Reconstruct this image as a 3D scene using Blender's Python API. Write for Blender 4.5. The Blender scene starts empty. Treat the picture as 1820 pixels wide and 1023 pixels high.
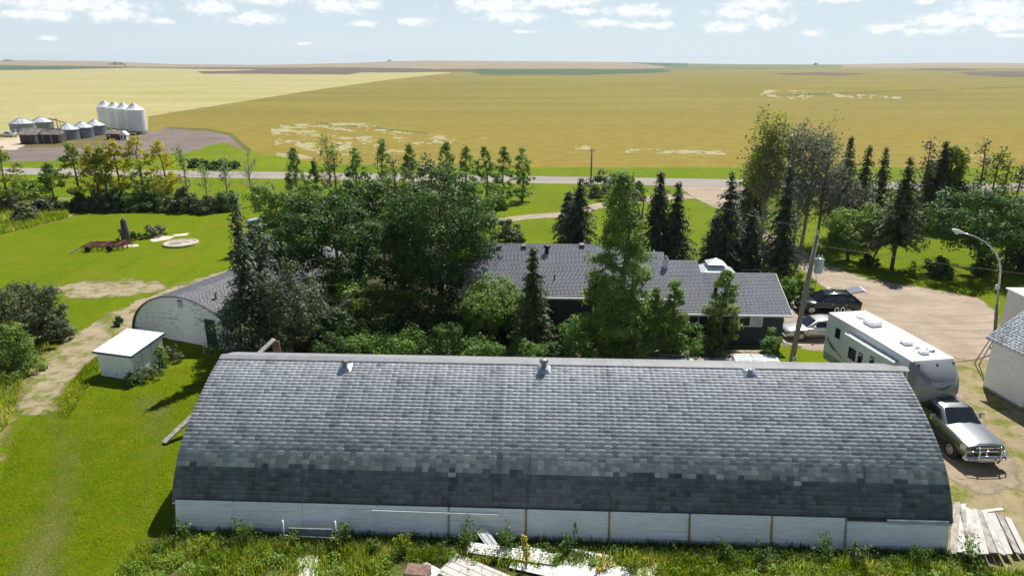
import bpy, math, random
import numpy as np
from mathutils import Vector, Matrix, Quaternion

scene = bpy.context.scene
COL = scene.collection
R = math.radians

# ------------------------------------------------------------------ camera
CAM_H, PITCH, FPX = 18.0, R(18.0), 1213.0
cam_data = bpy.data.cameras.new('camera')
cam_data.sensor_width = 36.0
cam_data.lens = 36.0 * FPX / 1820.0
cam_data.clip_start = 0.5
cam_data.clip_end = 40000.0
cam = bpy.data.objects.new('camera', cam_data)
cam.location = (0, 0, CAM_H)
cam.rotation_euler = (R(90) - PITCH, 0, 0)
COL.objects.link(cam)
scene.camera = cam

# ------------------------------------------------------------------ sun + sky
SHIFT = Vector((-0.31, -0.62, -1.0))            # where a shadow goes per metre of height
sun_dir = (-SHIFT).normalized()                 # towards the sun
SUN_EL = math.asin(sun_dir.z)
SUN_AZ = math.atan2(sun_dir.x, sun_dir.y)       # clockwise from +Y
sl = bpy.data.lights.new('sun', 'SUN')
sl.energy = 5.0
sl.angle = R(0.55)
sl.color = (1.0, 0.955, 0.88)
sun = bpy.data.objects.new('sun', sl)
sun.rotation_euler = SHIFT.to_track_quat('-Z', 'Y').to_euler()
sun.location = (40, 90, 90)
COL.objects.link(sun)

scene.view_settings.view_transform = 'Standard'
scene.view_settings.look = 'None'
scene.view_settings.gamma = 1.0
scene.view_settings.exposure = 0.5
scene.view_settings.use_curve_mapping = False
scene.cycles.max_bounces = 8
scene.cycles.transparent_max_bounces = 12
scene.cycles.use_denoising = True


def px_dir(x, y):
    a = (x - 910.0) / FPX
    b = (y - 511.5) / FPX
    return Vector((a, math.cos(PITCH) - b * math.sin(PITCH), -math.sin(PITCH) - b * math.cos(PITCH)))


def G(x, y, z=0.0):
    """ground point (or point at height z) seen at a pixel of the photograph"""
    r = px_dir(x, y)
    t = (z - CAM_H) / r.z
    return Vector((r.x * t, r.y * t, z))


def top_z(X, Y, ypx):
    """height of a thing standing at X, Y whose top is at pixel row ypx"""
    b = (ypx - 511.5) / FPX
    ry = math.cos(PITCH) - b * math.sin(PITCH)
    rz = -math.sin(PITCH) - b * math.cos(PITCH)
    return CAM_H + rz * Y / ry


world = bpy.data.worlds.new('World')
scene.world = world
world.use_nodes = True


def build_world():
    nt = world.node_tree
    nt.nodes.clear()
    N, L = nt.nodes.new, nt.links.new
    out = N('ShaderNodeOutputWorld')
    bg = N('ShaderNodeBackground')
    bg.inputs['Strength'].default_value = 0.055
    sky = N('ShaderNodeTexSky')
    sky.sky_type = 'NISHITA'
    sky.sun_disc = False
    sky.sun_elevation = SUN_EL
    sky.sun_rotation = SUN_AZ
    sky.altitude = 600
    sky.air_density = 1.0
    sky.dust_density = 0.35
    sky.ozone_density = 2.0
    tc = N('ShaderNodeTexCoord')
    sep = N('ShaderNodeSeparateXYZ')
    L(tc.outputs['Generated'], sep.inputs[0])
    # fair-weather cumulus: angular blobs for the ones that can be told apart, noise for the rest of the dome
    # (px x, px y, half width px, half height px)
    blobs = [(120, 8, 105, 11), (60, 26, 60, 8), (205, 27, 45, 10), (375, 14, 40, 13), (455, 33, 42, 9),
             (470, 2, 40, 7), (595, 10, 45, 12), (660, 7, 24, 9), (640, 43, 24, 6), (735, 38, 30, 7),
             (880, 10, 75, 12), (905, 30, 52, 11), (1000, 4, 70, 9), (1030, 20, 28, 6), (1135, 20, 52, 12),
             (1065, 40, 38, 7), (1160, 46, 45, 6), (1345, 10, 60, 11), (1310, 22, 44, 9), (1290, 48, 38, 9),
             (1365, 39, 38, 10), (1442, 58, 18, 6), (1490, 1, 34, 5), (1572, 50, 26, 8), (1650, 2, 20, 5),
             (1700, 36, 62, 12), (1770, 16, 62, 16), (1650, 56, 40, 6), (1790, 44, 40, 9), (930, 57, 22, 3),
             (285, 38, 18, 5), (85, 68, 10, 3), (540, 78, 18, 3), (1800, 63, 24, 3)]
    cur = None
    # noise that frays the edges
    mp = N('ShaderNodeMapping')
    mp.inputs['Scale'].default_value = (1, 1, 1.7)
    L(tc.outputs['Generated'], mp.inputs[0])
    fr = N('ShaderNodeTexNoise')
    fr.inputs['Scale'].default_value = 62
    fr.inputs['Detail'].default_value = 7
    fr.inputs['Roughness'].default_value = 0.62
    L(mp.outputs[0], fr.inputs['Vector'])
    for (x, y, w, h) in blobs:
        d = px_dir(x, y).normalized()
        sx, sz = w / FPX * 1.22, h / FPX * 1.25
        sub = N('ShaderNodeVectorMath'); sub.operation = 'SUBTRACT'
        L(tc.outputs['Generated'], sub.inputs[0]); sub.inputs[1].default_value = d
        mul = N('ShaderNodeVectorMath'); mul.operation = 'MULTIPLY'
        L(sub.outputs[0], mul.inputs[0]); mul.inputs[1].default_value = (1 / sx, 1 / sx, 1 / sz)
        ln = N('ShaderNodeVectorMath'); ln.operation = 'LENGTH'
        L(mul.outputs[0], ln.inputs[0])
        inv = N('ShaderNodeMath'); inv.operation = 'SUBTRACT'
        inv.inputs[0].default_value = 1.0
        L(ln.outputs['Value'], inv.inputs[1])
        if cur is None:
            cur = inv
        else:
            mx = N('ShaderNodeMath'); mx.operation = 'MAXIMUM'
            L(cur.outputs[0], mx.inputs[0]); L(inv.outputs[0], mx.inputs[1])
            cur = mx
    # the dome above the frame: the same kind of cloud from noise
    mp2 = N('ShaderNodeMapping')
    mp2.inputs['Scale'].default_value = (1, 1, 1.9)
    L(tc.outputs['Generated'], mp2.inputs[0])
    big = N('ShaderNodeTexNoise')
    big.inputs['Scale'].default_value = 7
    big.inputs['Detail'].default_value = 3
    L(mp2.outputs[0], big.inputs['Vector'])
    bm = N('ShaderNodeMapRange')
    bm.inputs['From Min'].default_value = 0.52; bm.inputs['From Max'].default_value = 0.75
    bm.inputs['To Min'].default_value = -0.6; bm.inputs['To Max'].default_value = 0.8
    L(big.outputs['Fac'], bm.inputs['Value'])
    el = N('ShaderNodeMapRange')
    el.inputs['From Min'].default_value = 0.085; el.inputs['From Max'].default_value = 0.11
    el.inputs['To Min'].default_value = -2; el.inputs['To Max'].default_value = 0.0
    L(sep.outputs['Z'], el.inputs['Value'])
    dm = N('ShaderNodeMath'); dm.operation = 'ADD'
    L(bm.outputs[0], dm.inputs[0]); L(el.outputs[0], dm.inputs[1])
    mx = N('ShaderNodeMath'); mx.operation = 'MAXIMUM'
    L(cur.outputs[0], mx.inputs[0]); L(dm.outputs[0], mx.inputs[1])
    ns = N('ShaderNodeMath'); ns.operation = 'MULTIPLY_ADD'
    L(fr.outputs['Fac'], ns.inputs[0]); ns.inputs[1].default_value = 2.5; ns.inputs[2].default_value = -1.24
    add = N('ShaderNodeMath'); add.operation = 'ADD'
    L(mx.outputs[0], add.inputs[0]); L(ns.outputs[0], add.inputs[1])
    cov = N('ShaderNodeMapRange'); cov.interpolation_type = 'SMOOTHSTEP'
    cov.inputs['From Min'].default_value = -0.05; cov.inputs['From Max'].default_value = 1.15
    L(add.outputs[0], cov.inputs['Value'])
    # cores of the clouds are a little greyer than their rims (they are seen against the light)
    core = N('ShaderNodeMapRange'); core.interpolation_type = 'SMOOTHSTEP'
    core.inputs['From Min'].default_value = 0.55; core.inputs['From Max'].default_value = 1.3
    L(add.outputs[0], core.inputs['Value'])
    cc = N('ShaderNodeMix'); cc.data_type = 'RGBA'
    cc.inputs[6].default_value = (15.5, 15.5, 15.5, 1); cc.inputs[7].default_value = (12.2, 12.5, 13.0, 1)
    L(core.outputs[0], cc.inputs[0])
    mixc = N('ShaderNodeMix'); mixc.data_type = 'RGBA'
    cm = N('ShaderNodeMath'); cm.operation = 'MULTIPLY'; cm.inputs[1].default_value = 0.93
    L(cov.outputs[0], cm.inputs[0])
    L(cm.outputs[0], mixc.inputs[0])
    hz = N('ShaderNodeMapRange'); hz.interpolation_type = 'SMOOTHSTEP'
    hz.inputs['From Min'].default_value = -0.02; hz.inputs['From Max'].default_value = 0.40
    hz.inputs['To Min'].default_value = 0.88; hz.inputs['To Max'].default_value = 0.0
    L(sep.outputs['Z'], hz.inputs['Value'])
    hm = N('ShaderNodeMix'); hm.data_type = 'RGBA'
    L(hz.outputs[0], hm.inputs[0]); L(sky.outputs[0], hm.inputs[6]); hm.inputs[7].default_value = (9.4, 11.0, 12.1, 1)
    L(hm.outputs[2], mixc.inputs[6])
    L(cc.outputs[2], mixc.inputs[7])
    L(mixc.outputs[2], bg.inputs['Color'])
    L(bg.outputs[0], out.inputs[0])
    world.cycles.sampling_method = 'MANUAL'
    world.cycles.sample_map_resolution = 1024


build_world()

# ------------------------------------------------------------------ helpers: objects


def tag(o, label=None, cat=None, group=None, kind=None):
    if label: o['label'] = label
    if cat: o['category'] = cat
    if group: o['group'] = group
    if kind: o['kind'] = kind
    return o


def thing(name, label, cat, loc=(0, 0, 0), rotz=0.0, group=None):
    o = bpy.data.objects.new(name, None)
    o.empty_display_size = 0.3
    COL.objects.link(o)
    o.location = loc
    o.rotation_euler = (0, 0, rotz)
    return tag(o, label, cat, group)


def link(name, mesh, parent=None):
    o = bpy.data.objects.new(name, mesh)
    COL.objects.link(o)
    if parent is not None:
        o.parent = parent
    return o


def copy_tree(o, parent=None):
    c = o.copy()
    COL.objects.link(c)
    c.parent = parent
    for ch in list(o.children):
        copy_tree(ch, c)
    return c


class MB:
    """collects faces and links them as one mesh object"""

    def __init__(self):
        self.v, self.f, self.s = [], [], []

    def add(self, vs, fs, smooth=False):
        b = len(self.v)
        self.v += [tuple(p) for p in vs]
        self.f += [tuple(b + i for i in q) for q in fs]
        self.s += [smooth] * len(fs)
        return self

    def box(self, x0, x1, y0, y1, z0, z1):
        vs = [(x0, y0, z0), (x1, y0, z0), (x1, y1, z0), (x0, y1, z0), (x0, y0, z1), (x1, y0, z1), (x1, y1, z1), (x0, y1, z1)]
        return self.add(vs, [(0, 3, 2, 1), (4, 5, 6, 7), (0, 1, 5, 4), (1, 2, 6, 5), (2, 3, 7, 6), (3, 0, 4, 7)])

    def bbox(self, x0, x1, y0, y1, z0, z1, b=0.02):
        """box with chamfered edges"""
        b = min(b, (x1 - x0) * .45, (y1 - y0) * .45, (z1 - z0) * .45)
        vs = []
        for z, i in ((z0, b), (z0 + b, 0), (z1 - b, 0), (z1, b)):
            if i:
                q = [(x0 + i, y0 + i), (x0 + i, y0 + i), (x1 - i, y0 + i), (x1 - i, y0 + i), (x1 - i, y1 - i), (x1 - i, y1 - i), (x0 + i, y1 - i), (x0 + i, y1 - i)]
            else:
                q = [(x0, y0 + b), (x0 + b, y0), (x1 - b, y0), (x1, y0 + b), (x1, y1 - b), (x1 - b, y1), (x0 + b, y1), (x0, y1 - b)]
            vs += [(x, y, z) for x, y in q]
        fs = [(6, 4, 2, 0), (24, 26, 28, 30)]
        for k in range(3):
            for i in range(8):
                j = (i + 1) % 8
                fs.append((k * 8 + i, k * 8 + j, k * 8 + 8 + j, k * 8 + 8 + i))
        return self.add(vs, fs)

    def hexa(self, p):
        """p: 8 points, bottom ring then top ring"""
        return self.add(p, [(0, 3, 2, 1), (4, 5, 6, 7), (0, 1, 5, 4), (1, 2, 6, 5), (2, 3, 7, 6), (3, 0, 4, 7)])

    def bar(self, a, b, w, h, up=(0, 0, 1)):
        a, b = Vector(a), Vector(b)
        d = (b - a).normalized()
        s = d.cross(Vector(up))
        if s.length < 1e-4:
            s = d.cross(Vector((1, 0, 0)))
        s.normalize()
        u = s.cross(d).normalized()
        s, u = s * w / 2, u * h / 2
        return self.hexa([a - s - u, b - s - u, b + s - u, a + s - u, a - s + u, b - s + u, b + s + u, a + s + u])

    def quad(self, *p):
        return self.add(p, [tuple(range(len(p)))])

    def tube(self, pts, radii, n=8, cap=True, smooth=True):
        pts = [Vector(p) for p in pts]
        if not hasattr(radii, '__len__'):
            radii = [radii] * len(pts)
        vs, fs = [], []
        ref = None
        for i, p in enumerate(pts):
            d = (pts[min(i + 1, len(pts) - 1)] - pts[max(i - 1, 0)]).normalized()
            if ref is None:
                ref = Vector((1, 0, 0)) if abs(d.x) < 0.8 else Vector((0, 1, 0))
            s = (ref - d * ref.dot(d)).normalized()
            ref = s
            t = d.cross(s)
            for k in range(n):
                a = 2 * math.pi * k / n
                vs.append(p + (s * math.cos(a) + t * math.sin(a)) * radii[i])
        for i in range(len(pts) - 1):
            for k in range(n):
                j = (k + 1) % n
                fs.append((i * n + k, i * n + j, i * n + n + j, i * n + n + k))
        self.add(vs, fs, smooth)
        if cap:
            b = len(self.v) - len(vs)
            self.f += [tuple(b + k for k in reversed(range(n))), tuple(b + (len(pts) - 1) * n + k for k in range(n))]
            self.s += [False, False]
        return self

    def lathe(self, prof, n=24, c=(0, 0, 0), smooth=True):
        vs, fs = [], []
        for (r, z) in prof:
            for k in range(n):
                a = 2 * math.pi * k / n
                vs.append((c[0] + r * math.cos(a), c[1] + r * math.sin(a), c[2] + z))
        for i in range(len(prof) - 1):
            for k in range(n):
                j = (k + 1) % n
                fs.append((i * n + k, i * n + j, i * n + n + j, i * n + n + k))
        return self.add(vs, fs, smooth)

    def disc_y(self, c, r, y0, y1, n=20):
        """a disc with its axis along y"""
        vs = []
        for y in (y0, y1):
            for k in range(n):
                a = 2 * math.pi * k / n
                vs.append((c[0] + r * math.cos(a), y, c[1] + r * math.sin(a)))
        fs = [tuple(range(n)), tuple(n + k for k in reversed(range(n)))]
        self.add(vs, fs)
        b = len(self.v) - 2 * n
        for k in range(n):
            j = (k + 1) % n
            self.f.append((b + k, b + n + k, b + n + j, b + j))
            self.s.append(True)
        return self

    def prism(self, poly, h0, h1, axis='z'):
        n = len(poly)
        m = {'z': lambda p, h: (p[0], p[1], h), 'y': lambda p, h: (p[0], h, p[1]), 'x': lambda p, h: (h, p[0], p[1])}[axis]
        vs = [m(p, h0) for p in poly] + [m(p, h1) for p in poly]
        fs = [tuple(reversed(range(n))), tuple(range(n, 2 * n))]
        for k in range(n):
            j = (k + 1) % n
            fs.append((k, j, n + j, n + k))
        return self.add(vs, fs)

    def loft(self, rings, smooth=True, cap=True, close=True):
        n = len(rings[0])
        vs = [p for r in rings for p in r]
        fs = []
        m = n if close else n - 1
        for i in range(len(rings) - 1):
            for k in range(m):
                j = (k + 1) % n
                fs.append((i * n + k, i * n + j, i * n + n + j, i * n + n + k))
        self.add(vs, fs, smooth)
        if cap:
            b = len(self.v) - len(vs)
            self.f += [tuple(b + k for k in reversed(range(n))), tuple(b + (len(rings) - 1) * n + k for k in range(n))]
            self.s += [False, False]
        return self

    def mesh(self, name, mat):
        me = bpy.data.meshes.new(name)
        me.from_pydata(self.v, [], self.f)
        if any(self.s):
            me.polygons.foreach_set('use_smooth', self.s)
        if mat is not None:
            me.materials.append(mat)
        me.update()
        return me

    def build(self, name, mat, parent=None, sharp=None):
        me = self.mesh(name, mat)
        import bmesh
        bm = bmesh.new(); bm.from_mesh(me)
        bmesh.ops.recalc_face_normals(bm, faces=bm.faces)
        bm.to_mesh(me); bm.free()
        if sharp is not None:
            me.set_sharp_from_angle(angle=R(sharp))
        return link(name, me, parent)


def np_mesh(name, V, F, mats, var=None, mi=None, smooth=False, attr='var', dom='FACE'):
    """V Nx3, F Mx3/4 numpy arrays"""
    me = bpy.data.meshes.new(name)
    V = np.asarray(V, dtype=np.float32); F = np.asarray(F, dtype=np.int32)
    k = F.shape[1]
    me.vertices.add(len(V)); me.vertices.foreach_set('co', V.ravel())
    me.loops.add(F.size); me.loops.foreach_set('vertex_index', F.ravel())
    me.polygons.add(len(F))
    me.polygons.foreach_set('loop_start', np.arange(0, F.size, k, dtype=np.int32))
    if mi is not None:
        me.polygons.foreach_set('material_index', np.asarray(mi, dtype=np.int32))
    if smooth:
        me.polygons.foreach_set('use_smooth', np.ones(len(F), dtype=bool))
    for m in (mats if isinstance(mats, (list, tuple)) else [mats]):
        me.materials.append(m)
    me.update(calc_edges=True)
    if var is not None:
        a = me.attributes.new(attr, 'FLOAT', dom)
        a.data.foreach_set('value', np.asarray(var, dtype=np.float32))
    return me


# ------------------------------------------------------------------ helpers: materials
MATS = {}


def nodes_of(name):
    m = bpy.data.materials.new(name)
    m.use_nodes = True
    nt = m.node_tree
    nt.nodes.clear()
    out = nt.nodes.new('ShaderNodeOutputMaterial')
    b = nt.nodes.new('ShaderNodeBsdfPrincipled')
    nt.links.new(b.outputs[0], out.inputs[0])
    return m, nt, b, out


def rgba(c):
    return (c[0], c[1], c[2], 1.0)


def shade(c, k):
    return (c[0] * k, c[1] * k, c[2] * k)


def noise(nt, scale, detail=4, rough=0.55, vec=None, mapping=None, coord='Object'):
    n = nt.nodes.new('ShaderNodeTexNoise')
    n.inputs['Scale'].default_value = scale
    n.inputs['Detail'].default_value = detail
    n.inputs['Roughness'].default_value = rough
    if vec is None:
        if coord == 'World':
            tc = nt.nodes.new('ShaderNodeNewGeometry'); vec = tc.outputs['Position']
        else:
            tc = nt.nodes.new('ShaderNodeTexCoord'); vec = tc.outputs[coord]
    if mapping is not None:
        mp = nt.nodes.new('ShaderNodeMapping')
        mp.inputs['Scale'].default_value = mapping
        nt.links.new(vec, mp.inputs[0]); vec = mp.outputs[0]
    nt.links.new(vec, n.inputs['Vector'])
    return n.outputs['Fac']


def ramp(nt, fac, lo, hi, a=0.0, b=1.0, smooth=True):
    m = nt.nodes.new('ShaderNodeMapRange')
    if smooth: m.interpolation_type = 'SMOOTHSTEP'
    m.inputs['From Min'].default_value = lo; m.inputs['From Max'].default_value = hi
    m.inputs['To Min'].default_value = a; m.inputs['To Max'].default_value = b
    nt.links.new(fac, m.inputs['Value'])
    return m.outputs[0]


def mix(nt, fac, a, b):
    m = nt.nodes.new('ShaderNodeMix'); m.data_type = 'RGBA'
    for s, v in ((0, fac), (6, a), (7, b)):
        if isinstance(v, (tuple, list)):
            m.inputs[s].default_value = rgba(v)
        elif isinstance(v, (int, float)):
            m.inputs[s].default_value = v
        else:
            nt.links.new(v, m.inputs[s])
    return m.outputs[2]


def math_n(nt, op, a, b=None, c=None):
    m = nt.nodes.new('ShaderNodeMath'); m.operation = op
    for i, v in enumerate((a, b, c)):
        if v is None: continue
        if isinstance(v, (int, float)): m.inputs[i].default_value = v
        else: nt.links.new(v, m.inputs[i])
    return m.outputs[0]


def bump(nt, b, h, strength=0.3, dist=0.02):
    n = nt.nodes.new('ShaderNodeBump')
    n.inputs['Strength'].default_value = strength
    n.inputs['Distance'].default_value = dist
    nt.links.new(h, n.inputs['Height'])
    nt.links.new(n.outputs[0], b.inputs['Normal'])


def M(name, base, rough=0.75, var=0.18, scale=3.0, metal=0.0, bmp=0.0, bscale=30.0, coat=0.0, dirt=None, dirt_amt=0.5, stretch=None, spec=None):
    """plain procedural surface: base colour with two scales of variation, optional dirt and bump"""
    if name in MATS: return MATS[name]
    m, nt, b, out = nodes_of(name)
    f = noise(nt, scale, 5, 0.6, mapping=stretch)
    c = mix(nt, ramp(nt, f, 0.3, 0.7), shade(base, 1 - var), shade(base, 1 + var))
    if dirt is not None:
        g = noise(nt, scale * 0.7 + 0.31, 7, 0.7, mapping=stretch)
        c = mix(nt, ramp(nt, g, 0.62 - dirt_amt * 0.25, 0.72), c, dirt)
    nt.links.new(c, b.inputs['Base Color'])
    b.inputs['Roughness'].default_value = rough
    b.inputs['Metallic'].default_value = metal
    if spec is not None: b.inputs['Specular IOR Level'].default_value = spec
    if coat: b.inputs['Coat Weight'].default_value = coat; b.inputs['Coat Roughness'].default_value = 0.05
    if bmp: bump(nt, b, noise(nt, bscale, 4), bmp, 0.02)
    MATS[name] = m
    return m


def leaf_mat(name, dark, mid, light, trans=0.28, rough=0.55):
    if name in MATS: return MATS[name]
    m, nt, b, out = nodes_of(name)
    at = nt.nodes.new('ShaderNodeAttribute'); at.attribute_name = 'var'
    cr = nt.nodes.new('ShaderNodeValToRGB')
    e = cr.color_ramp.elements
    e[0].position, e[0].color = 0.0, rgba(dark)
    e[1].position, e[1].color = 1.0, rgba(light)
    k = e.new(0.5); k.color = rgba(mid)
    nt.links.new(at.outputs['Fac'], cr.inputs[0])
    nt.links.new(cr.outputs[0], b.inputs['Base Color'])
    b.inputs['Roughness'].default_value = rough
    b.inputs['Specular IOR Level'].default_value = 0.35
    tr = nt.nodes.new('ShaderNodeBsdfTranslucent')
    hs = nt.nodes.new('ShaderNodeHueSaturation'); hs.inputs['Value'].default_value = 1.35; hs.inputs['Saturation'].default_value = 1.1
    nt.links.new(cr.outputs[0], hs.inputs['Color']); nt.links.new(hs.outputs[0], tr.inputs[0])
    mx = nt.nodes.new('ShaderNodeMixShader'); mx.inputs[0].default_value = trans
    nt.links.new(b.outputs[0], mx.inputs[1]); nt.links.new(tr.outputs[0], mx.inputs[2])
    nt.links.new(mx.outputs[0], out.inputs[0])
    MATS[name] = m
    return m


def glass(name='window_glass', tint=(0.02, 0.025, 0.03), rough=0.04):
    if name in MATS: return MATS[name]
    m, nt, b, out = nodes_of(name)
    f = noise(nt, 2.0, 2)
    nt.links.new(mix(nt, f, shade(tint, 0.8), shade(tint, 1.3)), b.inputs['Base Color'])
    b.inputs['Roughness'].default_value = rough
    b.inputs['Specular IOR Level'].default_value = 0.8
    MATS[name] = m
    return m


def edge_fade(nt, out, shader, amt=0.9, scale=1.1, lo=0.36, hi=0.62):
    """feathered, ragged border of a ground sheet, from its 'edge' attribute"""
    at = nt.nodes.new('ShaderNodeAttribute'); at.attribute_name = 'edge'
    n = noise(nt, scale, 6, 0.68, coord='World')
    s = math_n(nt, 'ADD', at.outputs['Fac'], math_n(nt, 'MULTIPLY_ADD', n, amt, -amt / 2))
    a = ramp(nt, s, lo, hi)
    tr = nt.nodes.new('ShaderNodeBsdfTransparent')
    mx = nt.nodes.new('ShaderNodeMixShader')
    nt.links.new(a, mx.inputs[0]); nt.links.new(tr.outputs[0], mx.inputs[1]); nt.links.new(shader, mx.inputs[2])
    nt.links.new(mx.outputs[0], out.inputs[0])
# ------------------------------------------------------------------ ground materials


def lawn_mat():
    m, nt, b, out = nodes_of('lawn')
    big = noise(nt, 0.055, 4, 0.6, coord='World')
    mid = noise(nt, 0.45, 6, 0.65, coord='World')
    fine = noise(nt, 9.0, 6, 0.75, coord='World')
    mow = noise(nt, 0.5, 3, 0.5, coord='World', mapping=(1.6, 0.12, 1))
    c = mix(nt, ramp(nt, big, 0.35, 0.65), (0.108, 0.172, 0.001), (0.142, 0.212, 0.0015))
    c = mix(nt, math_n(nt, 'MULTIPLY', ramp(nt, mid, 0.45, 0.75), 0.55), c, (0.150, 0.195, 0.003))
    c = mix(nt, math_n(nt, 'MULTIPLY', ramp(nt, mow, 0.5, 0.75), 0.4), c, (0.066, 0.138, 0.001))
    dry = noise(nt, 0.16, 7, 0.7, coord='World')
    c = mix(nt, math_n(nt, 'MULTIPLY', ramp(nt, dry, 0.46, 0.68), 0.8), c, (0.175, 0.182, 0.012))
    c = mix(nt, ramp(nt, fine, 0.25, 0.8), mix(nt, 1.0, c, c), c)
    mo = noise(nt, 1.6, 6, 0.75, coord='World', mapping=(.6, 1, 1))
    c = mix(nt, math_n(nt, 'MULTIPLY', ramp(nt, mo, 0.42, 0.68), 0.62), c, (0.195, 0.222, 0.008))
    m2 = noise(nt, 2.7, 5, 0.75, coord='World')
    c = mix(nt, math_n(nt, 'MULTIPLY', ramp(nt, m2, 0.50, 0.70), 0.5), c, (0.062, 0.124, 0.001))
    hs = nt.nodes.new('ShaderNodeHueSaturation')
    nt.links.new(ramp(nt, fine, 0.3, 0.72, 0.62, 1.3), hs.inputs['Value'])
    nt.links.new(c, hs.inputs['Color'])
    nt.links.new(hs.outputs[0], b.inputs['Base Color'])
    b.inputs['Roughness'].default_value = 0.85
    b.inputs['Specular IOR Level'].default_value = 0.05
    bump(nt, b, noise(nt, 14.0, 5, 0.8, coord='World'), 0.9, 0.09)
    return m


def soil_mat(name, c1, c2, c3, sc=1.2, fade=None, rough=0.95, tufts=None, tuft_lo=0.56, tuft_hi=0.66, tsc=0.9, stretch=None, bstr=0.5, rings=None):
    m, nt, b, out = nodes_of(name)
    f = noise(nt, sc, 7, 0.65, coord='World', mapping=stretch)
    g = noise(nt, sc * 11, 5, 0.7, coord='World')
    c = mix(nt, ramp(nt, f, 0.35, 0.68), c1, c2)
    c = mix(nt, math_n(nt, 'MULTIPLY', ramp(nt, g, 0.5, 0.78), 0.6), c, c3)
    if rings is not None:     # curved wheel marks round a turning place
        geo = nt.nodes.new('ShaderNodeNewGeometry')
        sb = nt.nodes.new('ShaderNodeVectorMath'); sb.operation = 'SUBTRACT'
        nt.links.new(geo.outputs['Position'], sb.inputs[0]); sb.inputs[1].default_value = (rings[0], rings[1], 0)
        wv = nt.nodes.new('ShaderNodeTexWave'); wv.wave_type = 'RINGS'; wv.rings_direction = 'Z'
        wv.inputs['Scale'].default_value = .22; wv.inputs['Distortion'].default_value = 2.2; wv.inputs['Detail'].default_value = 4; wv.inputs['Detail Scale'].default_value = .35
        nt.links.new(sb.outputs[0], wv.inputs['Vector'])
        brk = noise(nt, .12, 3, .5, coord='World')
        k = math_n(nt, 'MULTIPLY', ramp(nt, wv.outputs['Fac'], .72, .97), ramp(nt, brk, .42, .6, 0, .5))
        c = mix(nt, k, c, shade(c1, .74))
    if tufts is not None:
        t = noise(nt, tsc, 8, 0.72, coord='World')
        t2 = noise(nt, 7.0, 4, 0.7, coord='World')
        tc = mix(nt, ramp(nt, t2, 0.3, 0.7), shade(tufts, 0.6), shade(tufts, 1.35))
        c = mix(nt, ramp(nt, t, tuft_lo, tuft_hi), c, tc)
    nt.links.new(c, b.inputs['Base Color'])
    b.inputs['Roughness'].default_value = rough
    b.inputs['Specular IOR Level'].default_value = 0.2
    if bstr:
        bump(nt, b, noise(nt, sc * 9, 6, 0.75, coord='World'), bstr, 0.05)
    if fade is not None:
        edge_fade(nt, out, b.outputs[0], **fade)
    return m


def crop_mat(name, c1, c2, c3, xs=(0.004, 0.02, 1), streak=0.5, fine=0.35, green=None, glo=0.55, ghi=0.7, near=None):
    """a standing crop: broad tonal bands, streaks along the seed rows, fine grain"""
    m, nt, b, out = nodes_of(name)
    a = noise(nt, 1.0, 5, 0.6, coord='World', mapping=xs)
    s = noise(nt, 1.0, 6, 0.7, coord='World', mapping=(0.012, 0.22, 1))
    f = noise(nt, fine, 6, 0.75, coord='World', mapping=(0.5, 1, 1))
    c = mix(nt, ramp(nt, a, 0.38, 0.62), c1, c2)
    c = mix(nt, math_n(nt, 'MULTIPLY', ramp(nt, s, 0.5, 0.72), streak), c, c3)
    ds = noise(nt, 1.0, 8, 0.78, coord='World', mapping=(0.018, 0.055, 1))
    c = mix(nt, math_n(nt, 'MULTIPLY', ramp(nt, ds, 0.60, 0.70), 0.55), c, shade(c3, 0.62))
    if green is not None:
        gg = noise(nt, 1.0, 6, 0.62, coord='World', mapping=(0.006, 0.013, 1))
        c = mix(nt, math_n(nt, 'MULTIPLY', ramp(nt, gg, glo, ghi), 0.65), c, green)
    if near is not None:      # the strip along the road has ripened further
        geo = nt.nodes.new('ShaderNodeNewGeometry'); sp = nt.nodes.new('ShaderNodeSeparateXYZ')
        nt.links.new(geo.outputs['Position'], sp.inputs[0])
        yy = math_n(nt, 'MULTIPLY_ADD', math_n(nt, 'SUBTRACT', a, .5), 260.0, sp.outputs['Y'])
        c = mix(nt, ramp(nt, yy, 150, 330, .8, 0), c, near)
    hs = nt.nodes.new('ShaderNodeHueSaturation')
    nt.links.new(ramp(nt, f, 0.25, 0.75, 0.78, 1.2), hs.inputs['Value'])
    nt.links.new(c, hs.inputs['Color'])
    nt.links.new(hs.outputs[0], b.inputs['Base Color'])
    b.inputs['Roughness'].default_value = 0.95
    b.inputs['Specular IOR Level'].default_value = 0.1
    return m


# ------------------------------------------------------------------ far country: one grid, cut into fields
HX = [-900, -300, 0, 60, 180, 300, 450, 620, 690, 770, 900, 1100, 1200, 1320, 1480, 1600, 1700, 1820, 2100, 2700]
HYT = [112, 109, 108.5, 107.5, 109, 114, 115.5, 112.5, 109.5, 108, 109, 110.5, 112.5, 114.5, 114.8, 112.8, 111.8, 112.6, 111, 112]


def terrain(X, Y):
    px = 910 + FPX * X / (np.maximum(Y, 1) * math.cos(PITCH))
    yt = np.interp(px, HX, HYT)
    ht = 18 + (117.4 - yt) / 1341.0 * 5200.0
    t = np.clip((Y - 1500) / 3700.0, 0, 1)
    t = t * t * (3 - 2 * t)
    fl = np.clip((Y - 5200) / 2500, 0, 1)
    # slow rolls of the prairie beyond the road
    roll = np.clip((Y - 220) / 500, 0, 1) * (1.6 * np.sin(X / 310.0 + 0.4) * np.sin(Y / 260.0 + X / 900.0) + 0.9 * np.sin(Y / 130.0 + X / 240.0 + 1.0)) * np.clip(1.6 - Y / 2500, 0.2, 1)
    return ht * t * (1 - 0.35 * fl) + roll


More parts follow.
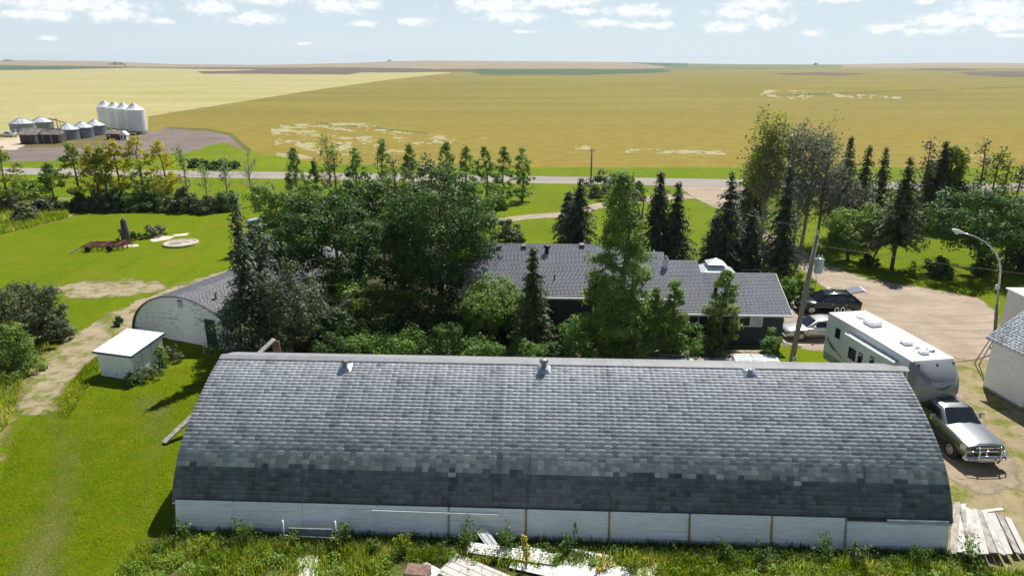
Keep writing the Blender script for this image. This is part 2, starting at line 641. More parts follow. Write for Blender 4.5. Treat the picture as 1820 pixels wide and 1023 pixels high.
def inpoly(px, py, poly):
    r = np.zeros(px.shape, dtype=bool)
    n = len(poly)
    for i in range(n):
        x0, y0 = poly[i]; x1, y1 = poly[(i + 1) % n]
        if y0 == y1: continue
        c = ((y0 > py) != (y1 > py)) & (px < (x1 - x0) * (py - y0) / (y1 - y0) + x0)
        r ^= c
    return r


def vnoise(x, y, seed):
    """cheap smooth value noise for cutting ragged patches"""
    def h(i, j):
        s = np.sin(i * 127.1 + j * 311.7 + seed * 74.7) * 43758.5453
        return s - np.floor(s)
    xi, yi = np.floor(x), np.floor(y)
    fx, fy = x - xi, y - yi
    fx = fx * fx * (3 - 2 * fx); fy = fy * fy * (3 - 2 * fy)
    return (h(xi, yi) * (1 - fx) + h(xi + 1, yi) * fx) * (1 - fy) + (h(xi, yi + 1) * (1 - fx) + h(xi + 1, yi + 1) * fx) * fy


def fbm(x, y, seed):
    return (vnoise(x, y, seed) + .5 * vnoise(2.1 * x, 2.1 * y, seed + 1) + .25 * vnoise(4.3 * x, 4.3 * y, seed + 2)) / 1.75


FAR_Y0 = 128.0


def far_country():
    cols = np.arange(-700, 2521, 3.0)
    ys = np.concatenate([[298.5], np.arange(297, 134, -0.9)])
    Yr = [FAR_Y0] + [G(910, y).y for y in ys if G(910, y).y > FAR_Y0 + 0.3]
    Yr = Yr + list(np.geomspace(Yr[-1] * 1.02, 7600, 110))
    Yr = np.array(Yr)
    A = (cols - 910) / FPX
    # depth along the optical axis for a flat row at Y
    zc = Yr * math.cos(PITCH) + CAM_H * math.sin(PITCH)
    X = A[None, :] * zc[:, None]
    Y = np.repeat(Yr[:, None], len(cols), 1)
    Z = terrain(X, Y)
    nr, nc = X.shape
    V = np.stack([X, Y, Z], -1).reshape(-1, 3)
    idx = np.arange(nr * nc).reshape(nr, nc)
    F = np.stack([idx[:-1, :-1], idx[:-1, 1:], idx[1:, 1:], idx[1:, :-1]], -1).reshape(-1, 4)
    C = V[F].mean(1)
    d = C - np.array([0, 0, CAM_H])
    zz = d[:, 1] * math.cos(PITCH) - d[:, 2] * math.sin(PITCH)
    yy = d[:, 1] * math.sin(PITCH) + d[:, 2] * math.cos(PITCH)
    px = 910 + FPX * d[:, 0] / zz
    py = 511.5 - FPX * yy / zz
    wob = (fbm(px / 38, py / 5, 3) - .5)
    pxw, pyw = px + wob * 16, py + (fbm(px / 30, py / 9, 9) - .5) * 3.2
    pyh = py + (fbm(px / 60, py / 3, 21) - .5) * 1.2
    lab = np.zeros(len(F), dtype=int)                    # 0 golden field
    P = lambda poly: inpoly(px, py, poly)
    PW = lambda poly: inpoly(pxw, pyw, poly)
    PH = lambda poly: inpoly(px, pyh, poly)
    lab[P([(-2000, 100), (830, 100), (800, 130), (690, 142), (560, 160), (420, 182), (262, 207), (262, 262), (-2000, 330)])] = 1      # pale field
    far = py < 133
    lab[far & PH([(-2000, 90), (3000, 90), (3000, 121.5), (1500, 121.0), (1180, 123), (1000, 122), (830, 122), (620, 121), (300, 120), (-2000, 121)])] = 2   # tan hills
    lab[far & PH([(-2000, 117), (60, 116.5), (240, 118.8), (250, 120.5), (100, 124), (0, 125), (-2000, 126)])] = 3     # green strip left
    lab[far & PH([(240, 119.8), (620, 120.3), (830, 123), (838, 128), (640, 129.5), (620, 132.5), (360, 131), (350, 127), (470, 124.5), (240, 121)])] = 4   # ploughed strip
    lab[far & PH([(825, 125), (850, 122.6), (1080, 123), (1190, 121.7), (1190, 129), (1040, 133.2), (860, 133.4), (838, 128)])] = 3
    lab[far & PH([(1180, 119), (1240, 114), (1490, 115), (1500, 120), (1380, 123), (1180, 126)])] = 5        # green hill
    lab[far & PH([(1090, 108), (1225, 113), (1225, 118.5), (1180, 118)])] = 3
    lab[PH([(1370, 130.5), (1460, 128.8), (1555, 131), (1500, 134.2), (1400, 133.6)])] = 4
    lab[PH([(1700, 129), (1770, 126.5), (2300, 125), (2300, 136), (1790, 137), (1725, 134)])] = 4
    lab[PH([(1600, 124), (1680, 121.5), (1760, 123.5), (1690, 126.5)])] = 4
    # salt-bleached hollows, ragged
    n = .55 * fbm(px / 34, py / 5.0, 40) + .45 * fbm(px / 9, py / 2.2, 43)
    zone = (P([(480, 222), (640, 218), (740, 236), (870, 244), (860, 252), (740, 258), (720, 270), (560, 278), (490, 262)]) & (n > 0.54))
    zone |= P([(880, 222), (905, 222), (900, 229), (872, 230)]) & (n > .6)
    zone |= P([(1022, 258), (1050, 260), (1048, 266), (1018, 264)]) & (n > .4)
    zone |= P([(1115, 264), (1290, 268), (1290, 275), (1110, 272)]) & (n > .5)
    zone |= P([(1360, 160), (1410, 161), (1600, 172), (1600, 176), (1400, 176), (1350, 170)]) & (n > .56)
    zone |= P([(1700, 275), (1760, 276), (1760, 282), (1690, 280)]) & (n > .55)
    lab[zone] = 6
    lab[P([(492, 272), (530, 273), (560, 281), (520, 284), (490, 279)])] = 6
    # seams of darker growth along the hollows
    seam = P([(560, 216), (760, 236), (760, 238), (560, 219)]) | P([(1370, 170), (1500, 164), (1820, 154), (2300, 150), (2300, 151.6), (1820, 155.6), (1500, 166), (1420, 170)])
    lab[seam & (fbm(px / 20, py / 3, 77) > .42)] = 7
    # farm site: track, ploughed ground, verge
    lab[PW([(-900, 246), (30, 250), (60, 246), (120, 240), (190, 238), (262, 228), (262, 262), (-900, 280)])] = 11
    lab[PW([(-900, 262), (0, 262), (180, 262), (262, 236), (300, 226), (370, 230), (410, 238), (440, 262), (400, 280), (330, 285), (200, 296), (-900, 300)])] = 8
    lab[PW([(-900, 250), (0, 250), (36, 243), (45, 252), (30, 266), (-900, 274)])] = 9
    lab[P([(300, 226), (370, 229), (412, 237), (446, 266), (436, 268), (406, 240), (368, 232), (300, 229)])] = 7
    verge = PW([(-2000, 292), (0, 288), (250, 281), (330, 272), (395, 252), (425, 262), (450, 270), (520, 282), (560, 290), (760, 298), (1000, 306), (1300, 312), (3000, 330), (3000, 420), (-2000, 420)])
    lab[verge] = 10
    mats = {
        0: ('golden_field', crop_mat('golden_crop', (0.180, 0.156, 0.034), (0.220, 0.184, 0.040), (0.150, 0.142, 0.034), green=(0.135, 0.142, 0.030), streak=.6, near=(0.228, 0.176, 0.030))),
        1: ('pale_field', crop_mat('pale_crop', (0.335, 0.305, 0.125), (0.385, 0.345, 0.165), (0.27, 0.26, 0.095), streak=.55, green=(0.285, 0.285, 0.075), glo=.50)),
        2: ('distant_stubble_hills', crop_mat('stubble', (0.255, 0.20, 0.125), (0.305, 0.235, 0.155), (0.19, 0.175, 0.105), xs=(0.0012, 0.003, 1), green=(0.17, 0.18, 0.08), glo=.5)),
        3: ('green_field', crop_mat('green_crop', (0.045, 0.090, 0.040), (0.060, 0.105, 0.045), (0.04, 0.08, 0.04))),
        4: ('ploughed_field', crop_mat('ploughed', (0.100, 0.075, 0.055), (0.130, 0.095, 0.070), (0.08, 0.07, 0.05))),
        5: ('green_hill', crop_mat('hill_pasture', (0.105, 0.130, 0.050), (0.150, 0.165, 0.06), (0.10, 0.13, 0.05))),
        6: ('salt_flat', soil_mat('salt_soil', (0.28, 0.26, 0.13), (0.35, 0.33, 0.20), (0.22, 0.20, 0.07), sc=0.25, tufts=(0.30, 0.27, 0.06), tsc=0.14, bstr=0)),
        7: ('field_margin', crop_mat('margin_weeds', (0.085, 0.110, 0.025), (0.12, 0.13, 0.03), (0.07, 0.09, 0.02), fine=.8)),
        8: ('bare_soil', soil_mat('bare_soil', (0.150, 0.122, 0.105), (0.195, 0.160, 0.140), (0.13, 0.09, 0.06), sc=0.12, tufts=(0.17, 0.085, 0.035), tuft_lo=.58, tuft_hi=.68, tsc=.07, bstr=0)),
        9: ('farm_track', soil_mat('track_gravel', (0.42, 0.36, 0.27), (0.50, 0.43, 0.33), (0.35, 0.30, 0.22), sc=0.3, bstr=0)),
        11: ('farmyard_weeds', crop_mat('yard_weeds', (0.125, 0.105, 0.045), (0.165, 0.135, 0.06), (0.10, 0.10, 0.03), xs=(.05, .1, 1), fine=.9, green=(.10, .12, .025))),
        10: ('roadside_verge', crop_mat('verge_grass', (0.105, 0.158, 0.002), (0.145, 0.190, 0.003), (0.17, 0.18, 0.01), xs=(0.03, 0.09, 1), fine=.9)),
    }
    for k, (nm, mt) in mats.items():
        sel = F[lab == k]
        if not len(sel): continue
        u, inv = np.unique(sel, return_inverse=True)
        me = np_mesh(nm, V[u], inv.reshape(sel.shape), mt, smooth=True)
        tag(link(nm, me), kind='structure')


far_country()


def near_ground():
    xs = np.arange(-230, 231, 2.0)
    ys = np.arange(-60, FAR_Y0 + 0.1, 2.0)
    X, Y = np.meshgrid(xs, ys)
    V = np.stack([X, Y, 0 * X], -1).reshape(-1, 3)
    idx = np.arange(X.size).reshape(X.shape)
    F = np.stack([idx[:-1, :-1], idx[:-1, 1:], idx[1:, 1:], idx[1:, :-1]], -1).reshape(-1, 4)
    tag(link('ground', np_mesh('ground', V, F, lawn_mat(), smooth=True)), kind='structure')


near_ground()


def sdist(X, Y, poly):
    d = np.full(X.shape, 1e9)
    n = len(poly)
    for i in range(n):
        ax, ay = poly[i]; bx, by = poly[(i + 1) % n]
        ex, ey = bx - ax, by - ay
        L2 = ex * ex + ey * ey + 1e-9
        t = np.clip(((X - ax) * ex + (Y - ay) * ey) / L2, 0, 1)
        d = np.minimum(d, np.hypot(X - ax - t * ex, Y - ay - t * ey))
    return np.where(inpoly(X, Y, poly), d, -d)


def sheet(name, poly, mat, z=0.004, res=0.5, fade=1.0, kind='structure', pixels=True):
    if pixels:
        poly = [(G(*p).x, G(*p).y) for p in poly]
    P = np.array(poly)
    lo, hi = P.min(0) - fade, P.max(0) + fade
    X, Y = np.meshgrid(np.arange(lo[0], hi[0] + res, res), np.arange(lo[1], hi[1] + res, res))
    s = sdist(X, Y, poly)
    idx = np.arange(X.size).reshape(X.shape)
    F = np.stack([idx[:-1, :-1], idx[:-1, 1:], idx[1:, 1:], idx[1:, :-1]], -1).reshape(-1, 4)
    keep = (s.ravel()[F] > -fade).any(1)
    F = F[keep]
    u, inv = np.unique(F, return_inverse=True)
    V = np.stack([X.ravel(), Y.ravel(), np.full(X.size, z)], -1)[u]
    e = np.clip(0.5 + s.ravel()[u] / (2 * fade), 0, 1)
    me = np_mesh(name, V, inv.reshape(F.shape), mat, var=e, attr='edge', dom='POINT')
    return tag(link(name, me), kind=kind)


GRAVEL = soil_mat('gravel', (0.300, 0.238, 0.175), (0.385, 0.315, 0.240), (0.18, 0.14, 0.105), sc=0.45, fade=dict(amt=1.0, scale=0.8), rings=(33.0, 62.0), tufts=(0.20, 0.17, 0.09), tuft_lo=.64, tuft_hi=.74, tsc=.5)
ROADM = soil_mat('road_surface', (0.26, 0.232, 0.205), (0.32, 0.288, 0.256), (0.2, 0.18, 0.16), sc=0.35, stretch=(0.15, 1, 1), fade=dict(amt=0.5, scale=0.8), bstr=.1)
DIRT = soil_mat('dirt', (0.29, 0.235, 0.155), (0.36, 0.295, 0.21), (0.2, 0.155, 0.095), sc=0.5, tufts=(0.13, 0.155, 0.02), tuft_lo=.45, tuft_hi=.60, tsc=.55, fade=dict(amt=1.2, scale=0.7))
WORN = soil_mat('worn_grass', (0.25, 0.20, 0.11), (0.32, 0.26, 0.16), (0.17, 0.135, 0.07), sc=0.6, tufts=(0.14, 0.16, 0.028), tuft_lo=.46, tuft_hi=.62, tsc=.75, fade=dict(amt=1.3, scale=0.6))
CONC = soil_mat('old_concrete', (0.50, 0.45, 0.36), (0.60, 0.55, 0.45), (0.36, 0.32, 0.25), sc=0.9, fade=dict(amt=.5, scale=1.5))
DRYG = soil_mat('dry_weeds', (0.155, 0.165, 0.035), (0.25, 0.215, 0.07), (0.11, 0.135, 0.02), sc=0.5, fade=dict(amt=1.2, scale=.5), bstr=1.0)

# the public road, a straight strip
ra, rb = G(0, 303.5), G(1230, 323.8)
rd = (rb - ra).normalized(); rn = Vector((-rd.y, rd.x, 0))
r0, r1 = ra - rd * 140, rb + rd * 190
sheet('road', [(p.x, p.y) for p in (r0 - rn * 3.7, r1 - rn * 3.7, r1 + rn * 3.7, r0 + rn * 3.7)], ROADM, z=0.012, res=1.0, fade=0.9, pixels=False)
sheet('gravel_driveway', [(1200, 327), (1345, 331), (1312, 362), (1322, 385), (1372, 415), (1425, 445), (1470, 470), (1530, 492), (1600, 505), (1680, 517), (1740, 530), (1768, 552),
                          (1775, 585), (1770, 640), (1722, 650), (1600, 640), (1480, 628), (1420, 618), (1380, 610), (1372, 580), (1396, 545), (1412, 522), (1478, 521), (1440, 490), (1395, 455), (1345, 412), (1300, 378), (1262, 366), (1232, 350)], GRAVEL, z=0.004, res=0.45, fade=0.7)
sheet('garden_path', [(868, 390), (940, 381), (1000, 377), (1055, 362), (1140, 350), (1215, 344), (1240, 352), (1150, 358), (1065, 371), (1010, 385), (940, 389), (868, 400)], GRAVEL, z=0.008, res=0.4, fade=0.4)
sheet('dirt_track', [(560, 440), (480, 455), (395, 482), (330, 502), (250, 532), (185, 562), (120, 600), (72, 640), (40, 690), (34, 735), (92, 735), (110, 692), (150, 648), (205, 606), (262, 562), (330, 520), (400, 494), (490, 470), (565, 452)], DIRT, z=0.004, res=0.4, fade=0.9)
sheet('dirt_patch', [(88, 512), (170, 497), (280, 498), (300, 512), (240, 526), (130, 530)], DIRT, z=0.006, res=0.4, fade=1.1)
sheet('worn_yard', [(1590, 636), (1700, 636), (1775, 640), (1830, 690), (1990, 820), (1990, 1100), (1690, 1100), (1650, 900), (1600, 720)], WORN, z=0.006, res=0.4, fade=1.2)
sheet('dirt_yard', [(1650, 690), (1700, 690), (1735, 730), (1800, 820), (1820, 860), (1750, 875), (1690, 850), (1640, 780)], soil_mat('yard_dirt', (0.25, 0.195, 0.13), (0.32, 0.26, 0.185), (0.17, 0.13, 0.08), sc=.7, tufts=(0.15, 0.15, 0.04), tuft_lo=.58, tuft_hi=.68, tsc=.8, fade=dict(amt=1.2, scale=.7)), z=0.012, res=0.4, fade=0.9)
sheet('rough_grass', [(-200, 360), (60, 352), (130, 352), (150, 372), (110, 392), (30, 410), (-200, 440)], DRYG, z=0.004, res=0.6, fade=1.6)
sheet('rough_bank', [(-200, 520), (0, 540), (120, 585), (66, 640), (36, 700), (20, 760), (-40, 860), (-300, 860)], DRYG, z=0.008, res=0.5, fade=1.4)
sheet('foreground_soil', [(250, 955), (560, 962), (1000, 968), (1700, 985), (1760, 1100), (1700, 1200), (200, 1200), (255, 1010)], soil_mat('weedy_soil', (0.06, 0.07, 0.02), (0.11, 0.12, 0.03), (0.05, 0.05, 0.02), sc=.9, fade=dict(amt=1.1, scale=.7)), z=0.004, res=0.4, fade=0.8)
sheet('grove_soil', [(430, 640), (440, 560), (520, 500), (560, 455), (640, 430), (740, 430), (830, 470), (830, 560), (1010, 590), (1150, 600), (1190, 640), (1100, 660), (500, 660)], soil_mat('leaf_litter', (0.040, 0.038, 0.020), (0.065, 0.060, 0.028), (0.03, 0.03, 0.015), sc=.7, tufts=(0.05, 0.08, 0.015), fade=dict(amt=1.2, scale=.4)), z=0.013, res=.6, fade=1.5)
WORN2 = soil_mat('faint_wheel_marks', (0.19, 0.20, 0.06), (0.25, 0.235, 0.10), (0.16, 0.17, 0.05), sc=.8, fade=dict(amt=1.0, scale=.5, lo=.5, hi=1.7))
sheet('wheel_mark', [(70, 720), (120, 720), (160, 800), (150, 1000), (60, 1100), (-60, 1100), (60, 900), (80, 800)], WORN2, z=.006, res=.5, fade=1.2)
sheet('wheel_mark', [(215, 700), (275, 690), (330, 720), (300, 800), (250, 1000), (215, 1000), (250, 790)], WORN2, z=.007, res=.5, fade=1.2)
sheet('dirt_clearing', [(470, 440), (530, 430), (560, 446), (540, 462), (480, 466)], DIRT, z=0.010, res=0.4, fade=.8)
# ------------------------------------------------------------------ building materials


def shingle_mat(name, base, var=0.32, stain=(0.035, 0.036, 0.040), stain_amt=0.75, lichen=None, grit=60, local_stain=None):
    m, nt, b, out = nodes_of(name)
    at = nt.nodes.new('ShaderNodeAttribute'); at.attribute_name = 'var'
    c = mix(nt, at.outputs['Fac'], shade(base, 1 - var), shade(base, 1 + var))
    st = noise(nt, 1.0, 7, 0.66, coord='World', mapping=(1.7, 0.10, 0.16))
    c = mix(nt, math_n(nt, 'MULTIPLY', ramp(nt, st, 0.50, 0.74), stain_amt), c, stain)
    wash = noise(nt, 0.35, 5, 0.6, coord='World')
    c = mix(nt, math_n(nt, 'MULTIPLY', ramp(nt, wash, 0.40, 0.70), 0.35), c, shade(base, 1.35))
    if lichen is not None:
        li = noise(nt, 0.9, 7, 0.7, coord='World')
        c = mix(nt, math_n(nt, 'MULTIPLY', ramp(nt, li, 0.60, 0.74), 0.45), c, lichen)
    g = noise(nt, grit, 3, 0.7, coord='World')
    hs = nt.nodes.new('ShaderNodeHueSaturation')
    nt.links.new(ramp(nt, g, 0.3, 0.7, 0.86, 1.14), hs.inputs['Value'])
    nt.links.new(c, hs.inputs['Color'])
    nt.links.new(hs.outputs[0], b.inputs['Base Color'])
    b.inputs['Roughness'].default_value = 0.62
    b.inputs['Specular IOR Level'].default_value = 0.5
    bump(nt, b, g, 0.25, 0.006)
    return m


def peeling_mat(name, paint, wood, lo=0.56, hi=0.62, sc=1.0, stretch=(0.6, 0.6, 5)):
    m, nt, b, out = nodes_of(name)
    p = noise(nt, sc, 8, 0.72, coord='World', mapping=stretch)
    q = noise(nt, 0.5, 4, 0.6, coord='World')
    g = noise(nt, 6, 5, 0.7, coord='World', mapping=(0.3, 0.3, 3))
    pc = mix(nt, ramp(nt, g, 0.3, 0.7), shade(paint, 0.86), shade(paint, 1.06))
    wc = mix(nt, ramp(nt, g, 0.35, 0.65), shade(wood, 0.6), shade(wood, 1.3))
    f = ramp(nt, math_n(nt, 'ADD', math_n(nt, 'MULTIPLY', p, 0.72), math_n(nt, 'MULTIPLY', q, 0.28)), lo, hi)
    nt.links.new(mix(nt, f, pc, wc), b.inputs['Base Color'])
    b.inputs['Roughness'].default_value = 0.7
    bump(nt, b, f, 0.3, 0.004)
    return m


SHINGLE = shingle_mat('tlock_shingle', (0.45, 0.462, 0.478), var=.26, stain=(.12, .124, .135), stain_amt=.6, lichen=(0.40, 0.41, 0.33))
STEEP_SHADE_SHINGLE = shingle_mat('steep_shade_shingle', (0.108, 0.126, 0.156), var=.58, stain=(.02, .022, .028), stain_amt=.8)  # dark tone that also carries the shade of the steep courses
SHADE_FADE_SHINGLE = shingle_mat('shade_fade_shingle', (0.30, 0.312, 0.332), var=.30, stain=(.05, .053, .06), stain_amt=.7)  # mid tone painting the fade between lit and shaded courses
RIDGE_SHINGLE = shingle_mat('ridge_cap_shingle', (0.24, 0.247, 0.258), var=.2, stain_amt=.3)
HOUSE_SHINGLE = shingle_mat('house_shingle', (0.262, 0.270, 0.302), var=0.11, stain_amt=0.12)
GRAN_SHINGLE = shingle_mat('granary_shingle', (0.66, 0.67, 0.67), var=.3, stain=(.07, .065, .06), lichen=(.5, .5, .48))
OLD_SHINGLE = shingle_mat('old_shingle', (0.115, 0.12, 0.135), var=0.28, stain_amt=.5, lichen=(0.24, 0.22, 0.17))
WHITE_BOARD = peeling_mat('weathered_white_board', (0.86, 0.86, 0.84), (0.30, 0.28, 0.25), lo=.62, hi=.72)
WHITE_PEEL = peeling_mat('peeling_white_board', (0.86, 0.87, 0.87), (0.22, 0.20, 0.185), lo=.545, hi=.60, sc=1.7, stretch=(.7, .7, 5))
GREY_WOOD = M('grey_weathered_wood', (0.34, 0.32, 0.29), 0.85, 0.3, 2.5, stretch=(1, 1, 6), bmp=.2, dirt=(0.16, 0.14, 0.12))
BROWN_WOOD = M('brown_old_wood', (0.21, 0.135, 0.08), 0.85, 0.35, 3, stretch=(1, 1, .2), dirt=(0.1, 0.07, 0.05))
DARK_WOOD = M('dark_barn_wood', (0.075, 0.062, 0.055), 0.9, 0.4, 1.2, stretch=(3, 3, .4), dirt=(0.16, 0.13, 0.11))
WHITE_PAINT = M('white_paint', (0.80, 0.80, 0.78), 0.5, 0.05, 2, dirt=(0.55, 0.55, 0.52), dirt_amt=.2)
GALV = M('galvanised_metal', (0.52, 0.54, 0.56), 0.35, 0.15, 3, metal=0.8)
RUST = M('rusty_strap', (0.36, 0.22, 0.07), 0.8, 0.45, 6, stretch=(2, 2, .5), dirt=(0.12, 0.06, 0.03))
BLACK = M('black_paint', (0.012, 0.012, 0.013), 0.5, 0.2)
GLASS = glass()

# ------------------------------------------------------------------ shingles as real pieces


def arc_table(prof, n=400):
    P = np.array(prof, float)
    seg = np.hypot(*(P[1:] - P[:-1]).T)
    T = np.concatenate([[0], np.cumsum(seg)])
    return P, T


def smooth_prof(pts, n=60):
    """Catmull-Rom through the measured profile"""
    P = [np.array(p, float) for p in pts]
    P = [2 * P[0] - P[1]] + P + [2 * P[-1] - P[-2]]
    out = []
    k = max(2, n // (len(P) - 3))
    for i in range(1, len(P) - 2):
        p0, p1, p2, p3 = P[i - 1:i + 3]
        for t in np.linspace(0, 1, k, endpoint=False):
            out.append(0.5 * (2 * p1 + (p2 - p0) * t + (2 * p0 - 5 * p1 + 4 * p2 - p3) * t * t + (3 * p1 - p0 - 3 * p2 + p3) * t ** 3))
    out.append(P[-2])
    return [tuple(p) for p in out]


def shingle_pieces(rng, length, total_t, course, wide, narrow, th_hi, th_lo, x0=0.0, scatter=False):
    """list of (s0, s1, t0, t1, thickness, tone); t runs up the slope"""
    out = []
    nrow = int(math.ceil(total_t / course))
    tone_col = {}
    for r in range(nrow):
        t0 = r * course
        t1 = min(t0 + course, total_t)
        s = x0 - (wide + narrow) * ((0.5 * (r % 2)) if not scatter else rng.random())
        hi = True
        while s < x0 + length:
            w = (wide if hi else narrow)
            a, bq = max(s, x0), min(s + w, x0 + length)
            if bq - a > 0.02:
                cx = int((a + 0.2) / 0.63)
                base = tone_col.setdefault((cx, r // 3), rng.random())
                out.append((a, bq, t0, t1, th_hi if hi else th_lo, min(1, max(0, 0.35 * base + 0.65 * rng.random()))))
            s += w
            hi = not hi
    return out


def slope_frame(P, T, t):
    i = int(np.clip(np.searchsorted(T, t) - 1, 0, len(T) - 2))
    k = (t - T[i]) / max(T[i + 1] - T[i], 1e-6)
    p = P[i] + (P[i + 1] - P[i]) * k
    d = (P[i + 1] - P[i]); d = d / np.hypot(*d)
    return p, d, np.array([-d[1], d[0]])       # outward for a slope climbing towards +y


def joined_shingles(pieces, P, T, flip=False):
    """every piece a thin wedge, its upper end tucked under the next course"""
    V, F, var = [], [], []
    b = 0
    for (s0, s1, t0, t1, th, tone) in pieces:
        p0, d0, n0 = slope_frame(P, T, t0 + 1e-4)
        p1, d1, n1 = slope_frame(P, T, t1 + 0.015)
        lo_b, lo_t, up = p0 - n0 * 0.004, p0 + n0 * th, p1 + n1 * 0.0008
        for s in (s0 + .0008, s1 - .0008):
            V += [(s, lo_b[0], lo_b[1]), (s, lo_t[0], lo_t[1]), (s, up[0], up[1])]
        F += [(b + 1, b + 4, b + 5), (b + 1, b + 5, b + 2), (b, b + 3, b + 4), (b, b + 4, b + 1), (b, b + 1, b + 2), (b + 3, b + 5, b + 4)]
        var += [tone] * 6
        b += 6
    return np.array(V), np.array(F), np.array(var)


def single_shingle_mesh(w, l, th, tone, mat, cache={}):
    key = (round(w, 2), round(l, 3), th, round(tone * 6))
    if key in cache: return cache[key]
    V = []
    for s in (.0008, w - .0008):
        V += [(s, 0, -.004), (s, 0, th), (s, l + .015, .0008)]
    F = [(1, 4, 5), (1, 5, 2), (0, 3, 4), (0, 4, 1), (0, 1, 2), (3, 5, 4)]
    me = np_mesh('shingle', V, F, mat, var=[round(tone * 6) / 6] * 6)
    cache[key] = me
    return me


# ------------------------------------------------------------------ the long shingled barn in front
BARN_A = G(313, 940)
BARN_B = G(1684, 980)
BL = (BARN_B - BARN_A).length
BROT = math.atan2(BARN_B.y - BARN_A.y, BARN_B.x - BARN_A.x)


def long_barn():
    rng = random.Random(5)
    root = thing('long_barn', 'long low barn with arched grey shingle roof and white board front wall', 'barn', BARN_A, BROT)
    prof = smooth_prof([(0.27, 1.12), (0.36, 1.32), (0.66, 1.92), (1.28, 2.76), (2.08, 3.42), (2.75, 3.82), (3.5, 4.21), (4.72, 4.74), (5.95, 5.12)])
    P, T = arc_table(prof)
    total = T[-1]
    # roof deck: both sides, closed shell under the shingles
    full = [(y, z - 0.03) for y, z in prof] + [(11.9 - y, z - 0.03) for y, z in reversed(prof[:-1])]
    m = MB()
    vs = []
    for x in (-0.12, BL + 0.12):
        for y, z in full: vs.append((x, y, z))
    for x in (-0.12, BL + 0.12):
        for y, z in full: vs.append((x, y + (0.02 if y < 5.95 else -0.02), z - 0.12))
    n = len(full)
    fs = [(i, i + 1, n + i + 1, n + i) for i in range(n - 1)] + [(2 * n + i, 3 * n + i, 3 * n + i + 1, 2 * n + i + 1) for i in range(n - 1)]
    for e in (0, n):
        fs += [(e + i, 2 * n + e + i, 2 * n + e + i + 1, e + i + 1) for i in range(n - 1)]
    fs += [(0, n, 3 * n, 2 * n), (n - 1, 2 * n - 1, 4 * n - 1, 3 * n - 1)]
    m.add(vs, fs, False)
    deck = m.build('roof_deck', OLD_SHINGLE, root)
    # steep lower courses: darker shingle tone, with their shade painted into the colour
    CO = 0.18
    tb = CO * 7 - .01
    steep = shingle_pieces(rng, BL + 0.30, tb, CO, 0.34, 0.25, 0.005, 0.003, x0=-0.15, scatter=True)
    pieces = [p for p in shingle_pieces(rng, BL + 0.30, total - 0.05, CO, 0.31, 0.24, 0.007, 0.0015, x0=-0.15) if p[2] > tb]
    # ragged painted fade from the lit upper courses to the shaded ones
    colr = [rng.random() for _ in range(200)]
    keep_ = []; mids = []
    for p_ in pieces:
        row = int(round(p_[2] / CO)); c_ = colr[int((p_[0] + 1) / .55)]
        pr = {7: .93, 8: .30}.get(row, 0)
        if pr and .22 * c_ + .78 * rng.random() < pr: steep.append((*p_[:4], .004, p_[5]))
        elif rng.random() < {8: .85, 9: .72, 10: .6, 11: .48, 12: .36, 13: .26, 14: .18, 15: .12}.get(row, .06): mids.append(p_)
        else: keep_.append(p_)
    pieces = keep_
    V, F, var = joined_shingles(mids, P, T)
    tag(link('shade_fade_shingle_field', np_mesh('shade_fade_shingle_field', V, F, SHADE_FADE_SHINGLE, var=var), deck), kind='stuff')
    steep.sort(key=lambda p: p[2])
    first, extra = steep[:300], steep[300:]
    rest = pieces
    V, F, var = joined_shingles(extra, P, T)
    tag(link('steep_shade_shingle_field', np_mesh('steep_shade_shingle_field', V, F, STEEP_SHADE_SHINGLE, var=var), deck), kind='stuff')
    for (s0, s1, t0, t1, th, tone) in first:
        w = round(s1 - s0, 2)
        o = link('shingle', single_shingle_mesh(s1 - s0, CO, th, tone, STEEP_SHADE_SHINGLE), deck)
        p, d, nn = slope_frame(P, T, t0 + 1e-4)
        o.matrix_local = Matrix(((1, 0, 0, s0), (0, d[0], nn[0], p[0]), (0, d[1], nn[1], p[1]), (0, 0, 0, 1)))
    V, F, var = joined_shingles(rest, P, T)
    tag(link('shingle_field', np_mesh('shingle_field', V, F, SHINGLE, var=var), deck), kind='stuff')
    # back slope, coarser
    back = shingle_pieces(rng, BL + 0.30, total - 0.05, CO, 0.31, 0.24, 0.007, 0.0015, x0=-0.15)
    V, F, var = joined_shingles(back, P, T)
    V[:, 1] = 11.9 - V[:, 1]
    tag(link('shingle_field', np_mesh('shingle_field', V, F[:, ::-1], RIDGE_SHINGLE, var=var), deck), kind='stuff')
    # ridge cap pieces
    x = -0.15
    k = 0
    while x < BL + 0.15:
        m = MB()
        m.add([(x, 5.68, 5.075), (x + .46, 5.68, 5.075), (x + .46, 5.95, 5.165), (x, 5.95, 5.165), (x, 6.22, 5.075), (x + .46, 6.22, 5.075),
               (x, 5.68, 5.055), (x + .46, 5.68, 5.055), (x, 6.22, 5.055), (x + .46, 6.22, 5.055)],
              [(0, 1, 2, 3), (3, 2, 5, 4), (6, 7, 1, 0), (4, 5, 9, 8), (6, 0, 3, 4, 8), (1, 7, 9, 5, 2)])
        me = m.mesh('ridge_shingle', RIDGE_SHINGLE)
        a = me.attributes.new('var', 'FLOAT', 'FACE')
        a.data.foreach_set('value', [0.15 + .5 * rng.random()] * len(me.polygons))
        o = link('ridge_shingle', me, deck)
        x += 0.455
        k += 1
    # front wall: battered boards in bays, behind them a frame
    wall = MB()
    wall.hexa([(0, 0.03, 0), (BL, 0.03, 0), (BL, 0.4, 0), (0, 0.4, 0), (0, 0.30, 1.26), (BL, 0.30, 1.26), (BL, 0.6, 1.26), (0, 0.6, 1.26)])
    wall = wall.build('front_wall', M('wall_backing', (0.05, 0.05, 0.05), .9), root)
